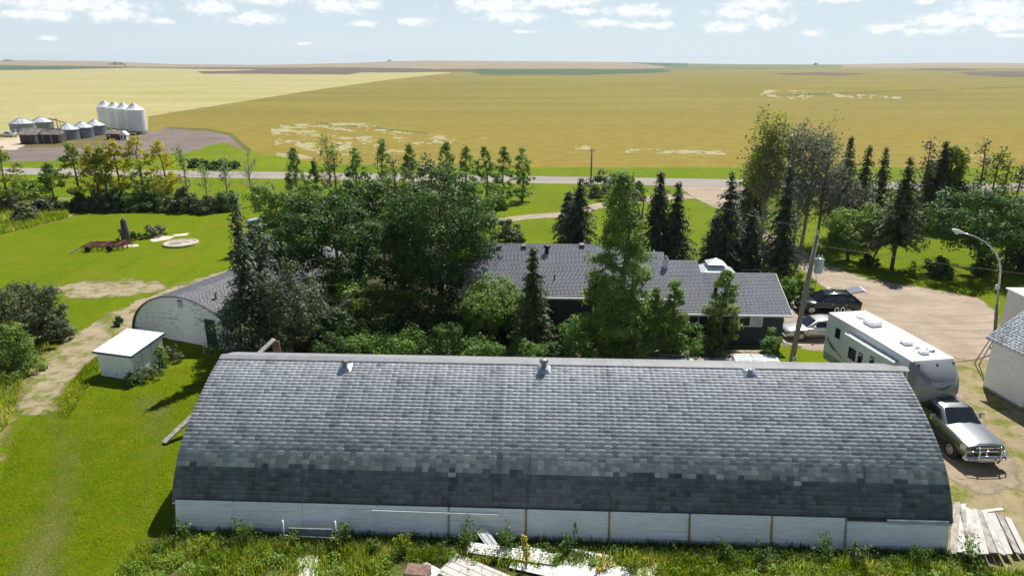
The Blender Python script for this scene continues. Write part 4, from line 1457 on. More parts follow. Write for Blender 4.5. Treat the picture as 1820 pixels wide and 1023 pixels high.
def sedan(label, loc, rot, paint):
    r = thing('sedan', label, 'car', loc, rot)
    body = [(2.42, .62, .32, .60), (2.36, .74, .22, .66), (2.15, .84, .20, .72), (1.5, .90, .20, .82), (.9, .92, .20, .91), (0, .92, .20, .94), (-1.2, .92, .20, .95), (-1.9, .90, .22, .98), (-2.3, .82, .26, .95), (-2.42, .70, .36, .88)]
    green = [(1.05, .80, .80, .89, .92), (.28, .84, .62, .90, 1.36), (-.45, .85, .64, .91, 1.43), (-1.05, .84, .62, .92, 1.38), (-1.75, .80, .78, .93, .97)]
    gs = [(.62, -.28, .16, -.30, .95, 1.29, .848, .70), (-.36, -1.28, -.38, -1.0, .96, 1.29, .848, .70)]
    make_car(r, paint, body, green, .92, gs, (1.42, -1.32), .80, .32)
    for s in (-1, 1):
        m = MB(); m.hexa([(2.22, s * .45, .54), (2.385, s * .45, .53), (2.20, s * .80, .56), (2.05, s * .815, .57), (2.2, s * .45, .66), (2.36, s * .45, .655), (2.17, s * .80, .69), (2.05, s * .815, .70)]); m.build('headlight', LAMP, r)
        m = MB(); m.box(-2.42, -2.30, s * .60 - .18, s * .60 + .18, .70, .86); m.build('tail_light', REDLAMP, r)
        m = MB(); m.bbox(.50, .66, s * .99 - .09, s * .99 + .09, .96, 1.10, .03); m.build('mirror', paint, r)
    m = MB(); m.box(2.34, 2.43, -.42, .42, .46, .60); m.build('grille', TRIM, r)
    m = MB(); m.box(2.30, 2.46, -.72, .72, .26, .42); m.build('bumper', paint, r)
    m = MB(); m.bar((.3, -.935, .64), (-1.3, -.935, .66), .012, .03); m.bar((.3, .935, .64), (-1.3, .935, .66), .012, .03); m.build('side_moulding', TRIM, r)
    for s in (-1, 1):
        for sx in (.70, -.32, -1.25):
            m = MB(); m.bar((sx, s * .922, .34), (sx, s * .922, .88), .01, .01); m.build('door_seam', TRIM, r)
        for sx in (-.12, -1.06):
            m = MB(); m.bar((sx, s * .928, .80), (sx - .15, s * .928, .80), .02, .025); m.build('door_handle', paint, r)
    return r


pA, pB = G(1393, 597), Vector((23.6, 44.5, 0))
sedan('silver sedan parked behind the camping trailer beside the house', (21.25, 44.55, 0), math.pi - R(-3), car_paint('silver_paint', (0.50, 0.50, 0.47), .55, .3))


def suv():
    pos = (24.25, 49.6, 0)
    r = thing('hatchback_suv', 'black compact SUV with its tailgate open on the gravel yard', 'car', pos, math.pi + R(-6))
    paint = car_paint('black_paintwork', (0.006, 0.007, 0.012), .2, .22)
    body = [(2.28, .60, .42, .66), (2.22, .74, .26, .78), (1.95, .86, .24, .90), (1.3, .92, .24, .99), (.8, .93, .24, 1.03), (-.8, .93, .24, 1.06), (-1.7, .91, .24, 1.08), (-2.15, .86, .28, 1.06), (-2.26, .78, .40, .98)]
    green = [(1.15, .80, .80, 1.0, 1.03), (.35, .85, .66, 1.02, 1.58), (-.5, .86, .68, 1.03, 1.66), (-1.4, .85, .66, 1.05, 1.62), (-2.1, .82, .72, 1.06, 1.16)]
    gs = [(.78, -.18, .22, -.20, 1.07, 1.48, .865, .735), (-.26, -1.12, -.28, -1.06, 1.08, 1.50, .865, .735), (-1.20, -1.75, -1.16, -1.5, 1.10, 1.45, .86, .735)]
    make_car(r, paint, body, green, .93, gs, (1.36, -1.32), .81, .35, hatch=True)
    m = MB()   # dark opening behind the lifted tailgate
    panel(m, [Vector((-2.07, .70, 1.12)), Vector((-2.07, -.70, 1.12)), Vector((-1.48, -.56, 1.58)), Vector((-1.48, .56, 1.58))], (-.6, 0, .6), .02); m.build('boot_opening', TRIM, r)
    m = MB(); m.hexa([(-1.38, -.62, 1.62), (-2.35, -.66, 1.86), (-2.35, .66, 1.86), (-1.38, .62, 1.62), (-1.38, -.60, 1.68), (-2.33, -.62, 1.94), (-2.33, .62, 1.94), (-1.38, .60, 1.68)])
    tg = m.build('tailgate', car_paint('tailgate_inner', (.22, .23, .25), .3), r)
    m = MB(); m.hexa([(-2.35, -.64, 1.80), (-2.62, -.6, 1.74), (-2.62, .6, 1.74), (-2.35, .64, 1.80), (-2.35, -.64, 1.93), (-2.62, -.58, 1.80), (-2.62, .58, 1.80), (-2.35, .64, 1.93)]); m.build('tailgate_edge', WHITE_PAINT, tg)
    for s in (-1, 1):
        m = MB(); m.hexa([(2.05, s * .48, .70), (2.26, s * .46, .68), (2.02, s * .83, .72), (1.82, s * .87, .74), (2.02, s * .48, .84), (2.2, s * .46, .82), (1.98, s * .83, .87), (1.82, s * .88, .89)]); m.build('headlight', LAMP, r)
        m = MB(); m.box(-2.27, -2.12, s * .68 - .12, s * .68 + .12, .86, 1.06); m.build('tail_light', REDLAMP, r)
        m = MB(); m.bbox(.62, .80, s * 1.0 - .09, s * 1.0 + .09, 1.06, 1.22, .03); m.build('mirror', paint, r)
        m = MB(); m.tube([(.2, s * .60, 1.66), (.1, s * .6, 1.70), (-1.1, s * .6, 1.72), (-1.2, s * .6, 1.67)], .018, 6); m.build('roof_rail', CHROME, r)
    m = MB(); m.box(2.2, 2.30, -.45, .45, .52, .70); m.build('grille', TRIM, r)
    for s in (-1, 1):
        for sx in (.82, -.22, -1.16):
            m = MB(); m.bar((sx, s * .932, .40), (sx, s * .932, .98), .01, .01); m.build('door_seam', GREY_WOOD, r)
        for sx in (-.05, -1.0):
            m = MB(); m.bar((sx, s * .936, .88), (sx - .16, s * .936, .88), .02, .025); m.build('door_handle', CHROME, r)


suv()


def pickup():
    # nose towards the camera; x forward
    r = thing('pickup_truck', 'grey pickup truck with chrome grille guard hitched to the camping trailer', 'truck', (22.1, 31.0, 0), -math.pi / 2 + R(1.5))
    paint = car_paint('sunlit_grey_metallic', (0.30, 0.31, 0.31), .65, .30)
    lower = car_paint('shaded_grey_metallic', (0.10, 0.105, 0.105), .5, .3)  # sides darker than bonnet and cab: sun on the top put into the colour
    body = [(3.02, .80, .58, 1.00), (2.95, .92, .44, 1.12), (2.6, .98, .42, 1.20), (1.6, 1.0, .42, 1.30), (1.2, 1.0, .42, 1.33), (-1.0, 1.0, .42, 1.34)]
    m = MB(); m.loft([body_ring(*s, .05) for s in body]); m.build('body', lower, r, sharp=45)
    m = MB()      # bonnet skin
    rows = []
    for x, w, z in ((2.86, .84, 1.165), (2.5, .88, 1.245), (1.9, .90, 1.325), (1.27, .90, 1.375)):
        rows.append([(x, -w, z - .03), (x, -w * .6, z + .02), (x, -w * .3, z + .055), (x, 0, z + .04), (x, w * .3, z + .055), (x, w * .6, z + .02), (x, w, z - .03)])
    m.loft(rows, cap=False, close=False); m.build('bonnet', paint, r)
    green = [(1.32, .90, .88, 1.32, 1.36), (.52, .92, .70, 1.33, 1.90), (-.2, .93, .72, 1.34, 1.96), (-.85, .92, .70, 1.34, 1.93), (-1.05, .92, .72, 1.34, 1.40)]
    m = MB(); m.loft([house_ring(*s) for s in green]); m.build('cab', paint, r, sharp=40)
    m = MB(); a, b = green[0], green[1]; n = Vector((b[4] - a[4], 0, a[0] - b[0]))
    p = lambda t, s: Vector((a[0] + (b[0] - a[0]) * t, s * ((a[1] + (b[2] - a[1]) * t) * .93), a[4] + (b[4] - a[4]) * t))
    panel(m, [p(.05, -1), p(.05, 1), p(.95, .93), p(.95, -.93)], n, .03); m.build('windshield', CARGLASS, r)
    for s in (-1, 1):
        for (x0b, x1b, x0t, x1t) in ((.90, .06, .52, .05), (-.02, -.72, -.03, -.68)):
            m = MB(); pts = [Vector((x0b, s * .935, 1.40)), Vector((x1b, s * .935, 1.40)), Vector((x1t, s * .80, 1.80)), Vector((x0t, s * .80, 1.80))]
            panel(m, pts if s < 0 else pts[::-1], (0, s, .35), .03); m.build('side_window', CARGLASS, r)
        m = MB(); m.bar((.72, s * .95, 1.40), (.74, s * 1.16, 1.44), .04, .04); m.bbox(.66, .80, s * 1.24 - .12, s * 1.24 + .12, 1.34, 1.62, .03); m.build('mirror', CHROME, r)
        m = MB(); m.hexa([(2.70, s * .58, .84), (3.0, s * .58, .84), (2.92, s * .93, .84), (2.6, s * .985, .84), (2.68, s * .58, 1.06), (2.96, s * .58, 1.05), (2.88, s * .92, 1.06), (2.6, s * .975, 1.08)]); m.build('headlight', LAMP, r)
        m = MB(); m.bar((1.2, s * 1.03, .42), (-1.0, s * 1.03, .42), .10, .05); m.build('running_board', CHROME, r)
        for dx in (.15, -.65):
            m = MB(); m.bar((dx, s * 1.012, 1.18), (dx - .16, s * 1.012, 1.18), .025, .03); m.build('door_handle', CHROME, r)
    m = MB(); m.box(2.93, 3.06, -.55, .55, .70, 1.06); gr = m.build('grille', TRIM, r)
    m = MB(); m.box(3.055, 3.075, -.03, .03, .70, 1.06); m.box(3.055, 3.075, -.55, -.03, .865, .905); m.box(3.055, 3.075, .03, .55, .865, .905); m.box(3.055, 3.075, -.58, .58, 1.06, 1.10); m.build('grille_cross', CHROME, gr)
    m = MB(); m.bbox(2.86, 3.16, -.99, .99, .42, .66, .06); m.build('bumper', CHROME, r)
    gg = MB()
    for s in (-1, 1):
        gg.tube([(3.18, s * .52, .36), (3.30, s * .52, .5), (3.30, s * .52, 1.05), (3.18, s * .52, 1.20)], .04, 8)
        gg.tube([(3.28, s * .52, 1.02), (3.22, s * .86, 1.0), (3.06, s * .98, .92), (3.06, s * .98, .58), (3.22, s * .86, .54), (3.28, s * .52, .56)], .03, 8)
    for z in (.52, .78, 1.05): gg.tube([(3.29, -.52, z), (3.29, .52, z)], .032, 8)
    gg.build('grille_guard', CHROME, r)
    for s in (-1, 1):
        for sx in (1.02, .02, -.98):
            m = MB(); m.bar((sx, s * 1.003, .52), (sx, s * 1.003, 1.2), .012, .010); m.build('door_seam', TRIM, r)
        m = MB(); m.bar((2.5, s * .992, .95), (-1.0, s * 1.004, .97), .008, .02); m.build('side_trim', CHROME, r)
    m = MB(); m.box(-.42, .12, -.42, .42, 1.958, 1.975); m.build('sunroof', CARGLASS, r)
    # load bed
    m = MB()
    m.box(-3.0, -1.08, -1.0, -.90, .62, 1.36); m.box(-3.0, -1.08, .90, 1.0, .62, 1.36); m.box(-1.16, -1.06, -.899, .899, .62, 1.36); m.box(-3.06, -2.96, -.899, .899, .62, 1.36); m.box(-2.955, -1.165, -.895, .895, .62, .80)
    m.build('load_bed', lower, r)
    m = MB(); m.bbox(-3.28, -3.06, -.95, .95, .48, .68, .04); m.build('rear_bumper', CHROME, r)
    m = MB(); m.box(-2.3, -1.7, -.3, .3, .81, 1.15); m.build('hitch', TRIM, r)
    add_wheels(r, (1.98, -1.85), .86, .40, .28)


pickup()


def text_mesh(body, size):
    cu = bpy.data.curves.new('text', 'FONT')
    cu.body = body
    cu.size = size
    cu.align_x = 'CENTER'
    cu.extrude = 0.0
    o = bpy.data.objects.new('text', cu)
    COL.objects.link(o)
    dg = bpy.context.evaluated_depsgraph_get()
    me = bpy.data.meshes.new_from_object(o.evaluated_get(dg))
    bpy.data.objects.remove(o)
    bpy.data.curves.remove(cu)
    return me


def camping_trailer():
    rear = Vector((20.75, 39.75, 0)); front = Vector((21.80, 32.4, 0))
    d = (front - rear).normalized()
    r = thing('camping_trailer', 'white fifth wheel camping trailer with grey curved nose and roof units', 'trailer', rear, math.atan2(d.y, d.x))
    W = 1.2
    WB = M('trailer_white', (0.66, 0.69, 0.71), .35, .04, 1.0, coat=.3, dirt=(0.45, 0.45, 0.43), dirt_amt=.05)
    RW = M('trailer_roof', (0.80, 0.80, 0.79), .5, .04, 1.5, dirt=(0.6, 0.59, 0.56), dirt_amt=.25)
    GC = M('grey_nose_cap', (0.20, 0.205, 0.225), .28, .05, 1.0, coat=.6)
    DK = M('dark_decal', (0.020, 0.026, 0.038), .4)
    GD = M('grey_decal', (0.22, 0.24, 0.27), .4)
    prof = [(0.10, .55), (5.2, .55), (5.9, 1.5), (7.3, 1.5), (7.3, 3.50), (0.12, 3.50), (0, 3.42), (0, .65)]
    m = MB(); m.prism(prof, -W, W, 'y'); body = m.build('body', WB, r)
    m = MB(); m.prism([(x, z) for x, z in [(0.0, 3.503), (7.42, 3.503), (7.36, 3.56), (3.5, 3.60), (0.02, 3.56)]], -W - .02, W + .02, 'y'); roof = m.build('roof', RW, r)
    # nose cap
    def cap_pt(z, a):
        zs = [1.40, 1.55, 1.9, 2.4, 2.8, 3.15, 3.4, 3.56]
        dx = np.interp(z, zs, [.60, .95, 1.25, 1.28, 1.12, .82, .46, .16])
        c, s = math.cos(a), math.sin(a)
        ex = .62
        return Vector((7.28 + dx * abs(c) ** ex, W * 1.004 * (abs(s) ** ex) * (1 if s >= 0 else -1), z))
    rings = []
    for z in (1.40, 1.48, 1.6, 1.75, 1.95, 2.2, 2.45, 2.7, 2.9, 3.1, 3.25, 3.4, 3.5, 3.56):
        rings.append([cap_pt(z, -math.pi / 2 + math.pi * k / 20) for k in range(21)])
    m = MB(); m.loft(rings, cap=True, close=True); cap = m.build('nose_cap', GC, r, sharp=60)
    # lettering, wrapped on to the cap
    LT = M('cap_letter', (0.62, 0.62, 0.65), .3)
    me = text_mesh('GREYSTONE', .25)
    for v in me.vertices:
        ty, tz = v.co.x, 2.62 + v.co.y
        s = min(.999, abs(ty) / (W * 1.004)) ** (1 / .62)
        a = math.asin(s) * (1 if ty >= 0 else -1)
        q = cap_pt(tz, a)
        v.co = (q.x + .018, ty, tz)
    me.materials.clear(); me.materials.append(LT)
    link('lettering', me, cap)
    def cap_stroke(pts, w0, mat, nm):
        vs = []
        for i, (ty, tz) in enumerate(pts):
            k = math.sin(math.pi * i / (len(pts) - 1)) * w0 + .004
            for dz in (-k, k):
                s = min(.999, abs(ty) / (W * 1.004)) ** (1 / .62)
                q = cap_pt(tz + dz, math.asin(s) * (1 if ty >= 0 else -1))
                vs.append((q.x + .016, ty, tz + dz))
        mm = MB(); mm.add(vs, [(2 * i, 2 * i + 2, 2 * i + 3, 2 * i + 1) for i in range(len(pts) - 1)]); mm.build(nm, mat, cap)
    cap_stroke([(-.55 + .1 * i, 2.50 - .06 * math.sin(i * .45) + .007 * i) for i in range(12)], .028, DK, 'swoosh')
    cap_stroke([(-.45 + .12 * i, 2.05 - .10 * math.sin(math.pi * i / 8)) for i in range(9)], .022, DK, 'swoosh')
    for ty in (-.98, 0, .98):
        mm = MB(); q = cap_pt(3.42, math.asin(min(.999, (abs(ty) / 1.205) ** (1 / .62))) * (1 if ty >= 0 else -1)); mm.bbox(q.x - .03, q.x + .05, ty - .06, ty + .06, 3.40, 3.47, .015); mm.build('marker_light', TRIM, cap)
    # slide-out on the near side, with its awning
    y0 = -W - .32
    m = MB(); m.box(2.55, 6.45, y0, -W + .002, .95, 3.05); sl_o = m.build('slide_out', WB, r)
    m = MB(); m.hexa([(2.5, y0 - .03, 3.052), (6.5, y0 - .03, 3.052), (6.5, -W - .002, 3.16), (2.5, -W - .002, 3.16), (2.5, y0 - .03, 3.09), (6.5, y0 - .03, 3.09), (6.5, -W - .002, 3.20), (2.5, -W - .002, 3.20)]); m.build('slide_topper', M('topper', (.45, .47, .48), .6), sl_o)
    m = MB(); m.tube([(2.4, y0 - .09, 3.12), (6.6, y0 - .09, 3.12)], .055, 10); aw = m.build('awning_tube', RW, sl_o)
    m = MB(); m.bar((6.56, y0 - .05, 3.1), (6.56, y0 - .05, 1.1), .05, .05); m.bar((2.44, y0 - .05, 3.1), (2.44, y0 - .05, 1.1), .05, .05); m.build('awning_arm', WHITE_PAINT, sl_o)
    def win(x0, x1, z0, z1, y, parent):
        f = MB(); f.bbox(x0 - .04, x1 + .04, y - .022, y - .002, z0 - .04, z1 + .04, .01); fo = f.build('window', TRIM, parent)
        g = MB(); g.box(x0, x1, y - .034, y - .0225, z0, z1); g.build('pane', CARGLASS, fo)
    win(2.85, 3.45, 1.85, 2.45, y0, sl_o); win(3.75, 4.05, 1.80, 2.5, y0, sl_o); win(4.75, 5.0, 1.6, 2.7, y0, sl_o); win(5.55, 6.25, 1.75, 2.55, y0, sl_o)
    win(.95, 1.35, 2.35, 2.9, -W, body)
    m = MB(); m.bbox(.4, .9, W + .002, W + .02, 1.0, 2.5, .01); m.build('entry_door', WB, body)
    # decals on the near side: swept bands
    def side_stroke(pts, w0, mat, y, parent, taper=True):
        vs = []
        n = len(pts)
        for i, (x, z) in enumerate(pts):
            t = i / (n - 1)
            k = w0 * (math.sin(math.pi * min(1, t * .9 + .08)) if taper else 1) + .003
            a = pts[min(i + 1, n - 1)]; b = pts[max(i - 1, 0)]
            tx, tz = a[0] - b[0], a[1] - b[1]; l = math.hypot(tx, tz)
            vs += [(x - tz / l * k, y, z + tx / l * k), (x + tz / l * k, y, z - tx / l * k)]
        mm = MB(); mm.add(vs, [(2 * i, 2 * i + 1, 2 * i + 3, 2 * i + 2) for i in range(n - 1)]); mm.build('decal', mat, parent)
    side_stroke([(.25 + .12 * i, 1.95 - .5 * math.sin(i * .19) + .0 * i) for i in range(9)], .06, DK, -W - .004, body)
    side_stroke([(.25 + .13 * i, 2.05 - .9 * (i / 16) ** .7) for i in range(17)], .06, GD, -W - .004, body)
    side_stroke([(.3 + .1 * math.cos(t * .5), 1.80 + .2 * math.sin(t * .5)) for t in range(10)], .025, DK, -W - .004, body)
    side_stroke([(4.4 + .13 * i, 1.75 - .75 * math.sin(i * .11)) for i in range(14)], .06, DK, y0 - .004, sl_o)
    side_stroke([(2.7 + .16 * i, 1.55 - .5 * (i / 12)) for i in range(13)], .05, GD, y0 - .004, sl_o)
    side_stroke([(6.85 + .30 * math.cos(-2.6 + .25 * t), 2.25 + .75 * math.sin(-2.6 + .25 * t)) for t in range(17)], .06, DK, -W - .004, body)
    side_stroke([(6.95 + .16 * math.cos(-2.6 + .25 * t), 2.30 + .5 * math.sin(-2.6 + .25 * t)) for t in range(17)], .03, GD, -W - .004, body)
    # lower skirt in grey
    m = MB(); m.box(.12, 2.5, -W - .008, -W - .003, .60, 1.05); m.build('skirt', M('skirt_grey', (.30, .30, .31), .5), body)
    # roof units
    def unit(x0, x1, y0_, y1_, h, nm, mat=RW):
        m = MB(); m.bbox(x0, x1, y0_, y1_, 3.58, 3.58 + h, .08); m.build(nm, mat, roof)
    unit(1.95, 2.85, -.35, .40, .30, 'air_conditioner'); unit(5.0, 5.6, -.25, .3, .22, 'air_conditioner')
    unit(.95, 1.45, -.1, .4, .12, 'roof_vent'); unit(6.35, 6.85, -.2, .3, .18, 'roof_vent')
    unit(5.75, 5.95, .15, .35, .08, 'roof_vent')
    m = MB(); m.lathe([(.24, 0), (.24, .06), (.1, .1), (.01, .11)], 14, (6.35, .65, 3.58)); m.build('antenna', GALV, roof)
    m = MB(); m.tube([(6.2, -.2, 3.6), (6.2, .25, 3.75)], .02, 6); m.build('antenna_arm', TRIM, roof)
    # rear ladder
    m = MB()
    for y in (-.75, -.35):
        m.tube([(-.10, y, 1.0), (-.10, y, 3.72), (.05, y, 3.85), (.22, y, 3.85), (.25, y, 3.58)], .02, 6)
    for z in (1.2, 1.5, 1.8, 2.1, 2.4, 2.7, 3.0, 3.3): m.tube([(-.10, -.75, z), (-.10, -.35, z)], .015, 6)
    m.build('ladder', WHITE_PAINT, r)
    m = MB(); m.box(-.25, 5.2, -.5, -.42, .38, .549); m.box(-.25, 5.2, .42, .5, .38, .549); m.build('chassis', TRIM, r)
    m = MB(); m.box(5.9, 7.9, -.3, .3, 1.15, 1.40); m.build('hitch_pin_box', TRIM, r)
    for s in (-1, 1):
        m = MB(); m.box(5.55, 5.68, s * 1.0 - .06, s * 1.0 + .06, .0, .8); m.build('landing_leg', GALV, r)
    add_wheels(r, (2.1, 3.05), 1.06, .37, .24, WHITE_PAINT)


camping_trailer()

# a vehicle far off beside the bins, one half hidden behind the trees
v = sedan('small white vehicle on the far farm track by the bins', G(16, 243), R(170), car_paint('white_car_paint', (.7, .7, .68), .0, .35))
v2 = sedan('small pale blue car half hidden behind the left trees', G(478, 400), R(184), car_paint('pale_blue_paint', (.42, .52, .58), .2, .3))

# ------------------------------------------------------------------ poles, lamp, wires
POLE = M('pole_wood', (0.235, 0.21, 0.18), .9, .3, 1.5, stretch=(4, 4, .3), dirt=(0.12, .10, .085))


def tilt_top(base, px, py):
    """point above base seen at pixel, kept near the base in depth"""
    z = top_z(base.x, base.y, py)
    return G(px, py, z)


def power_pole():
    b = Vector((16.6, 37.4, 0))
    t = tilt_top(b, 1453, 417)
    r = thing('utility_pole', 'leaning wooden utility pole carrying a grey transformer behind the barn', 'pole', b)
    l = t - b
    m = MB(); m.tube([Vector((0, 0, -.3)) - l * .0, l * .5, l], [.17, .145, .115], 12); m.build('pole', POLE, r)
    tp = l * .80
    m = MB(); m.lathe([(.02, -.42), (.22, -.42), (.24, -.36), (.24, .34), (.26, .36), (.26, .40), (.16, .46), (.02, .47)], 18, (tp.x + .42, tp.y - .05, tp.z)); tr = m.build('transformer', M('transformer_grey', (.33, .42, .43), .4, .1, 2, dirt=(.25, .28, .27)), r)
    for dx in (-.09, .10):
        m = MB(); m.lathe([(.03, 0), (.055, .05), (.03, .09), (.055, .13), (.03, .17), (.02, .22)], 10, (tp.x + .42 + dx, tp.y - .05, tp.z + .45)); m.build('insulator', M('porcelain', (.6, .6, .58), .2), tr)
    m = MB(); m.bar((tp.x, tp.y - .02, tp.z + .2), (tp.x + .25, tp.y - .04, tp.z + .2), .06, .06); m.bar((tp.x, tp.y - .02, tp.z - .2), (tp.x + .25, tp.y - .04, tp.z - .2), .06, .06); m.build('bracket', GALV, r)
    m = MB(); m.lathe([(.04, 0), (.07, .08), (.04, .14), (.06, .2), (.02, .28)], 10, (l.x, l.y, l.z)); m.build('pin_insulator', MATS['porcelain'], r)
    m = MB(); m.tube([(tp.x + .25, tp.y - .15, tp.z - .4), (tp.x + .32, tp.y - .2, tp.z - .8), (tp.x + .30, tp.y - .2, 3.2), (l.x * .3, -.2, 2.6)], .012, 5); m.build('cable', TRIM, r)
    m = MB(); m.box(-.02 + l.x * .12, .16 + l.x * .12, -.30, -.16, 1.2, 1.7); m.build('meter_box', GALV, r)
    return b, l + b


pb, ptop = power_pole()


def lamp_pole():
    b = G(1768, 596)
    r = thing('yard_lamp', 'curved steel yard lamp arching over the gravel yard', 'lamp', b)
    pts = [Vector((0, 0, 0))]
    for (px, py) in ((1772, 540), (1778, 480), (1776, 462), (1768, 446), (1752, 430), (1733, 420), (1712, 414)):
        z = top_z(b.x, b.y, py)
        pts.append(G(px, py, z) - b)
    m = MB(); m.tube([pts[0], pts[1]], [.12, .10], 12); m.build('lower_pole', POLE, r)
    m = MB(); m.tube(pts[1:], [.065, .06, .055, .05, .045, .04, .035], 10); m.build('arm', GALV, r)
    e = pts[-1]
    d = (pts[-1] - pts[-2]).normalized()
    hd = MB(); rings = []
    for k, (t, w, h) in enumerate(((-.05, .05, .05), (.12, .12, .09), (.35, .20, .12), (.6, .20, .12), (.78, .12, .08), (.84, .04, .03))):
        c = e + d * t
        rings.append([Vector((c.x, c.y + w * math.cos(a), c.z + h * math.sin(a) + .02)) for a in [2 * math.pi * q / 12 for q in range(12)]])
    hd.loft(rings); lh = hd.build('lamp_head', M('lamp_white', (.68, .70, .72), .35), r)
    c = e + d * .45
    m = MB(); m.lathe([(.02, -.20), (.10, -.18), (.15, -.1), (.16, -.07)], 12, (c.x, c.y, c.z)); m.build('lens', LAMP, lh)
    q = pts[1].lerp(pts[2], .45)
    m = MB(); m.lathe([(.02, 0), (.13, .02), (.13, .3), (.02, .33)], 12, (q.x - .15, q.y - .05, q.z)); m.build('junction_box', M('lamp_white', (.68, .7, .72)), r)
    return b + pts[2]


ltop = lamp_pole()

for i, (a, c) in enumerate(((G(1732, 645), G(1763, 597, 2.6)), (G(1740, 648), G(1766, 603, 2.6)))):
    m = MB(); m.tube([a, c], .035, 8)
    tag(m.build('propped_pole', GREY_WOOD), ['thin pole propped against the granary corner, the left of two', 'thin pole propped against the granary corner, the right of two'][i], 'pole', 'poles leaning on the granary')


def wire(a, b, sag, label, rad=.011):
    pts = []
    for k in range(17):
        t = k / 16
        p = Vector(a).lerp(Vector(b), t)
        p.z -= sag * 4 * t * (1 - t)
        pts.append(p)
    m = MB(); m.tube(pts, rad, 5)
    tag(m.build('overhead_wire', M('wire_dark', (.10, .10, .10), .6)), label, 'wire')


wire(ptop + Vector((0, 0, -.6)), (46, 30.5, 7.0), .5, 'overhead wire running right from the utility pole past the lamp')
wire(ptop + Vector((0, 0, .2)), (3.2, 112, 7.3), 1.2, 'overhead wire running from the utility pole back to the road')
wire(ptop + Vector((0, 0, -1.2)), (16.2, 46.0, 4.4), .3, 'overhead wire dropping from the utility pole to the house')


def road_pole(px, py, ytop, label):
    b = G(px, py)
    r = thing('roadside_pole', label, 'pole', b)
    h = top_z(b.x, b.y, ytop)
    m = MB(); m.tube([(0, 0, -.2), (0, 0, h)], [.15, .11], 8); m.build('pole', POLE, r)
    m = MB(); m.box(-.55, .55, -.05, .05, h - .35, h - .25); a = m.build('crossarm', POLE, r)
    for dx in (-.45, 0, .45):
        m = MB(); m.lathe([(.03, 0), (.06, .06), (.03, .14)], 8, (dx, 0, h - .25)); m.build('insulator', MATS['porcelain'], a)


road_pole(1050, 328, 264, 'tall thin roadside pole standing against the golden field')
road_pole(105, 238, 210, 'short pole standing among the far steel bins')

# ------------------------------------------------------------------ far bins and farm sheds


def steel_mat():
    m, nt, b, out = nodes_of('corrugated_steel')
    f = noise(nt, .6, 5, .65)
    g = noise(nt, 1.0, 5, .65, mapping=(1.5, 1.5, .1))
    c = mix(nt, ramp(nt, f, .35, .65), (.17, .20, .235), (.24, .275, .31))
    c = mix(nt, math_n(nt, 'MULTIPLY', ramp(nt, g, .55, .75), .5), c, (.17, .19, .21))
    nt.links.new(c, b.inputs['Base Color'])
    b.inputs['Roughness'].default_value = .42; b.inputs['Metallic'].default_value = .55
    return m


STEEL = steel_mat()
STEEL_ROOF = M('steel_roof', (.60, .62, .64), .4, .08, 1, metal=.5)


def steel_bin(label, px, py, wpx, yeave, ypeak):
    b = G(px, py)
    zc = b.y * math.cos(PITCH) + CAM_H * math.sin(PITCH)
    rad = wpx / FPX * zc / 2
    k = 1 + rad / b.y
    b = Vector((b.x * k, b.y * k, 0))
    r = thing('steel_bin', label, 'grain bin', b, 0, 'round steel grain bins at the far farm site')
    he = top_z(b.x, b.y - rad * .3, yeave); hp = top_z(b.x, b.y, ypeak)
    pr = []
    n = 26
    for k in range(n + 1):
        pr.append((rad + (.03 if k % 2 else 0), he * k / n))
    m = MB(); m.lathe(pr, 32, smooth=False); m.build('wall', STEEL, r)
    m = MB(); m.lathe([(rad + .14, he - .04), (rad * .5, he + (hp - he) * .52), (.45, hp - .1), (.45, hp + .06), (.02, hp + .12)], 32, smooth=False); rf = m.build('roof', STEEL_ROOF, r)
    for k in range(16):
        a = 2 * math.pi * k / 16
        q = MB(); q.bar((math.cos(a) * (rad + .1), math.sin(a) * (rad + .1), he + .0), (math.cos(a) * .5, math.sin(a) * .5, hp - .08), .06, .07); q.build('roof_rib', STEEL_ROOF, rf)
    m = MB(); m.box(-.35, .35, -rad - .08, -rad + .1, .5, 1.6); m.build('hatch', STEEL_ROOF, r)


steel_bin('leftmost steel bin, standing behind the left end of the old wooden shed', 43, 240, 39, 219, 209)
steel_bin('steel bin second from the left, partly behind the leftmost bin', 77, 233, 36, 216.5, 207)
steel_bin('middle steel bin touching the right end of the old wooden shed', 124, 249, 35, 229.5, 219)
steel_bin('second steel bin from the white hopper bins', 150, 246, 33, 226, 216)
steel_bin('steel bin nearest the tall white hopper bins', 172, 241.5, 32, 222.5, 212.5)


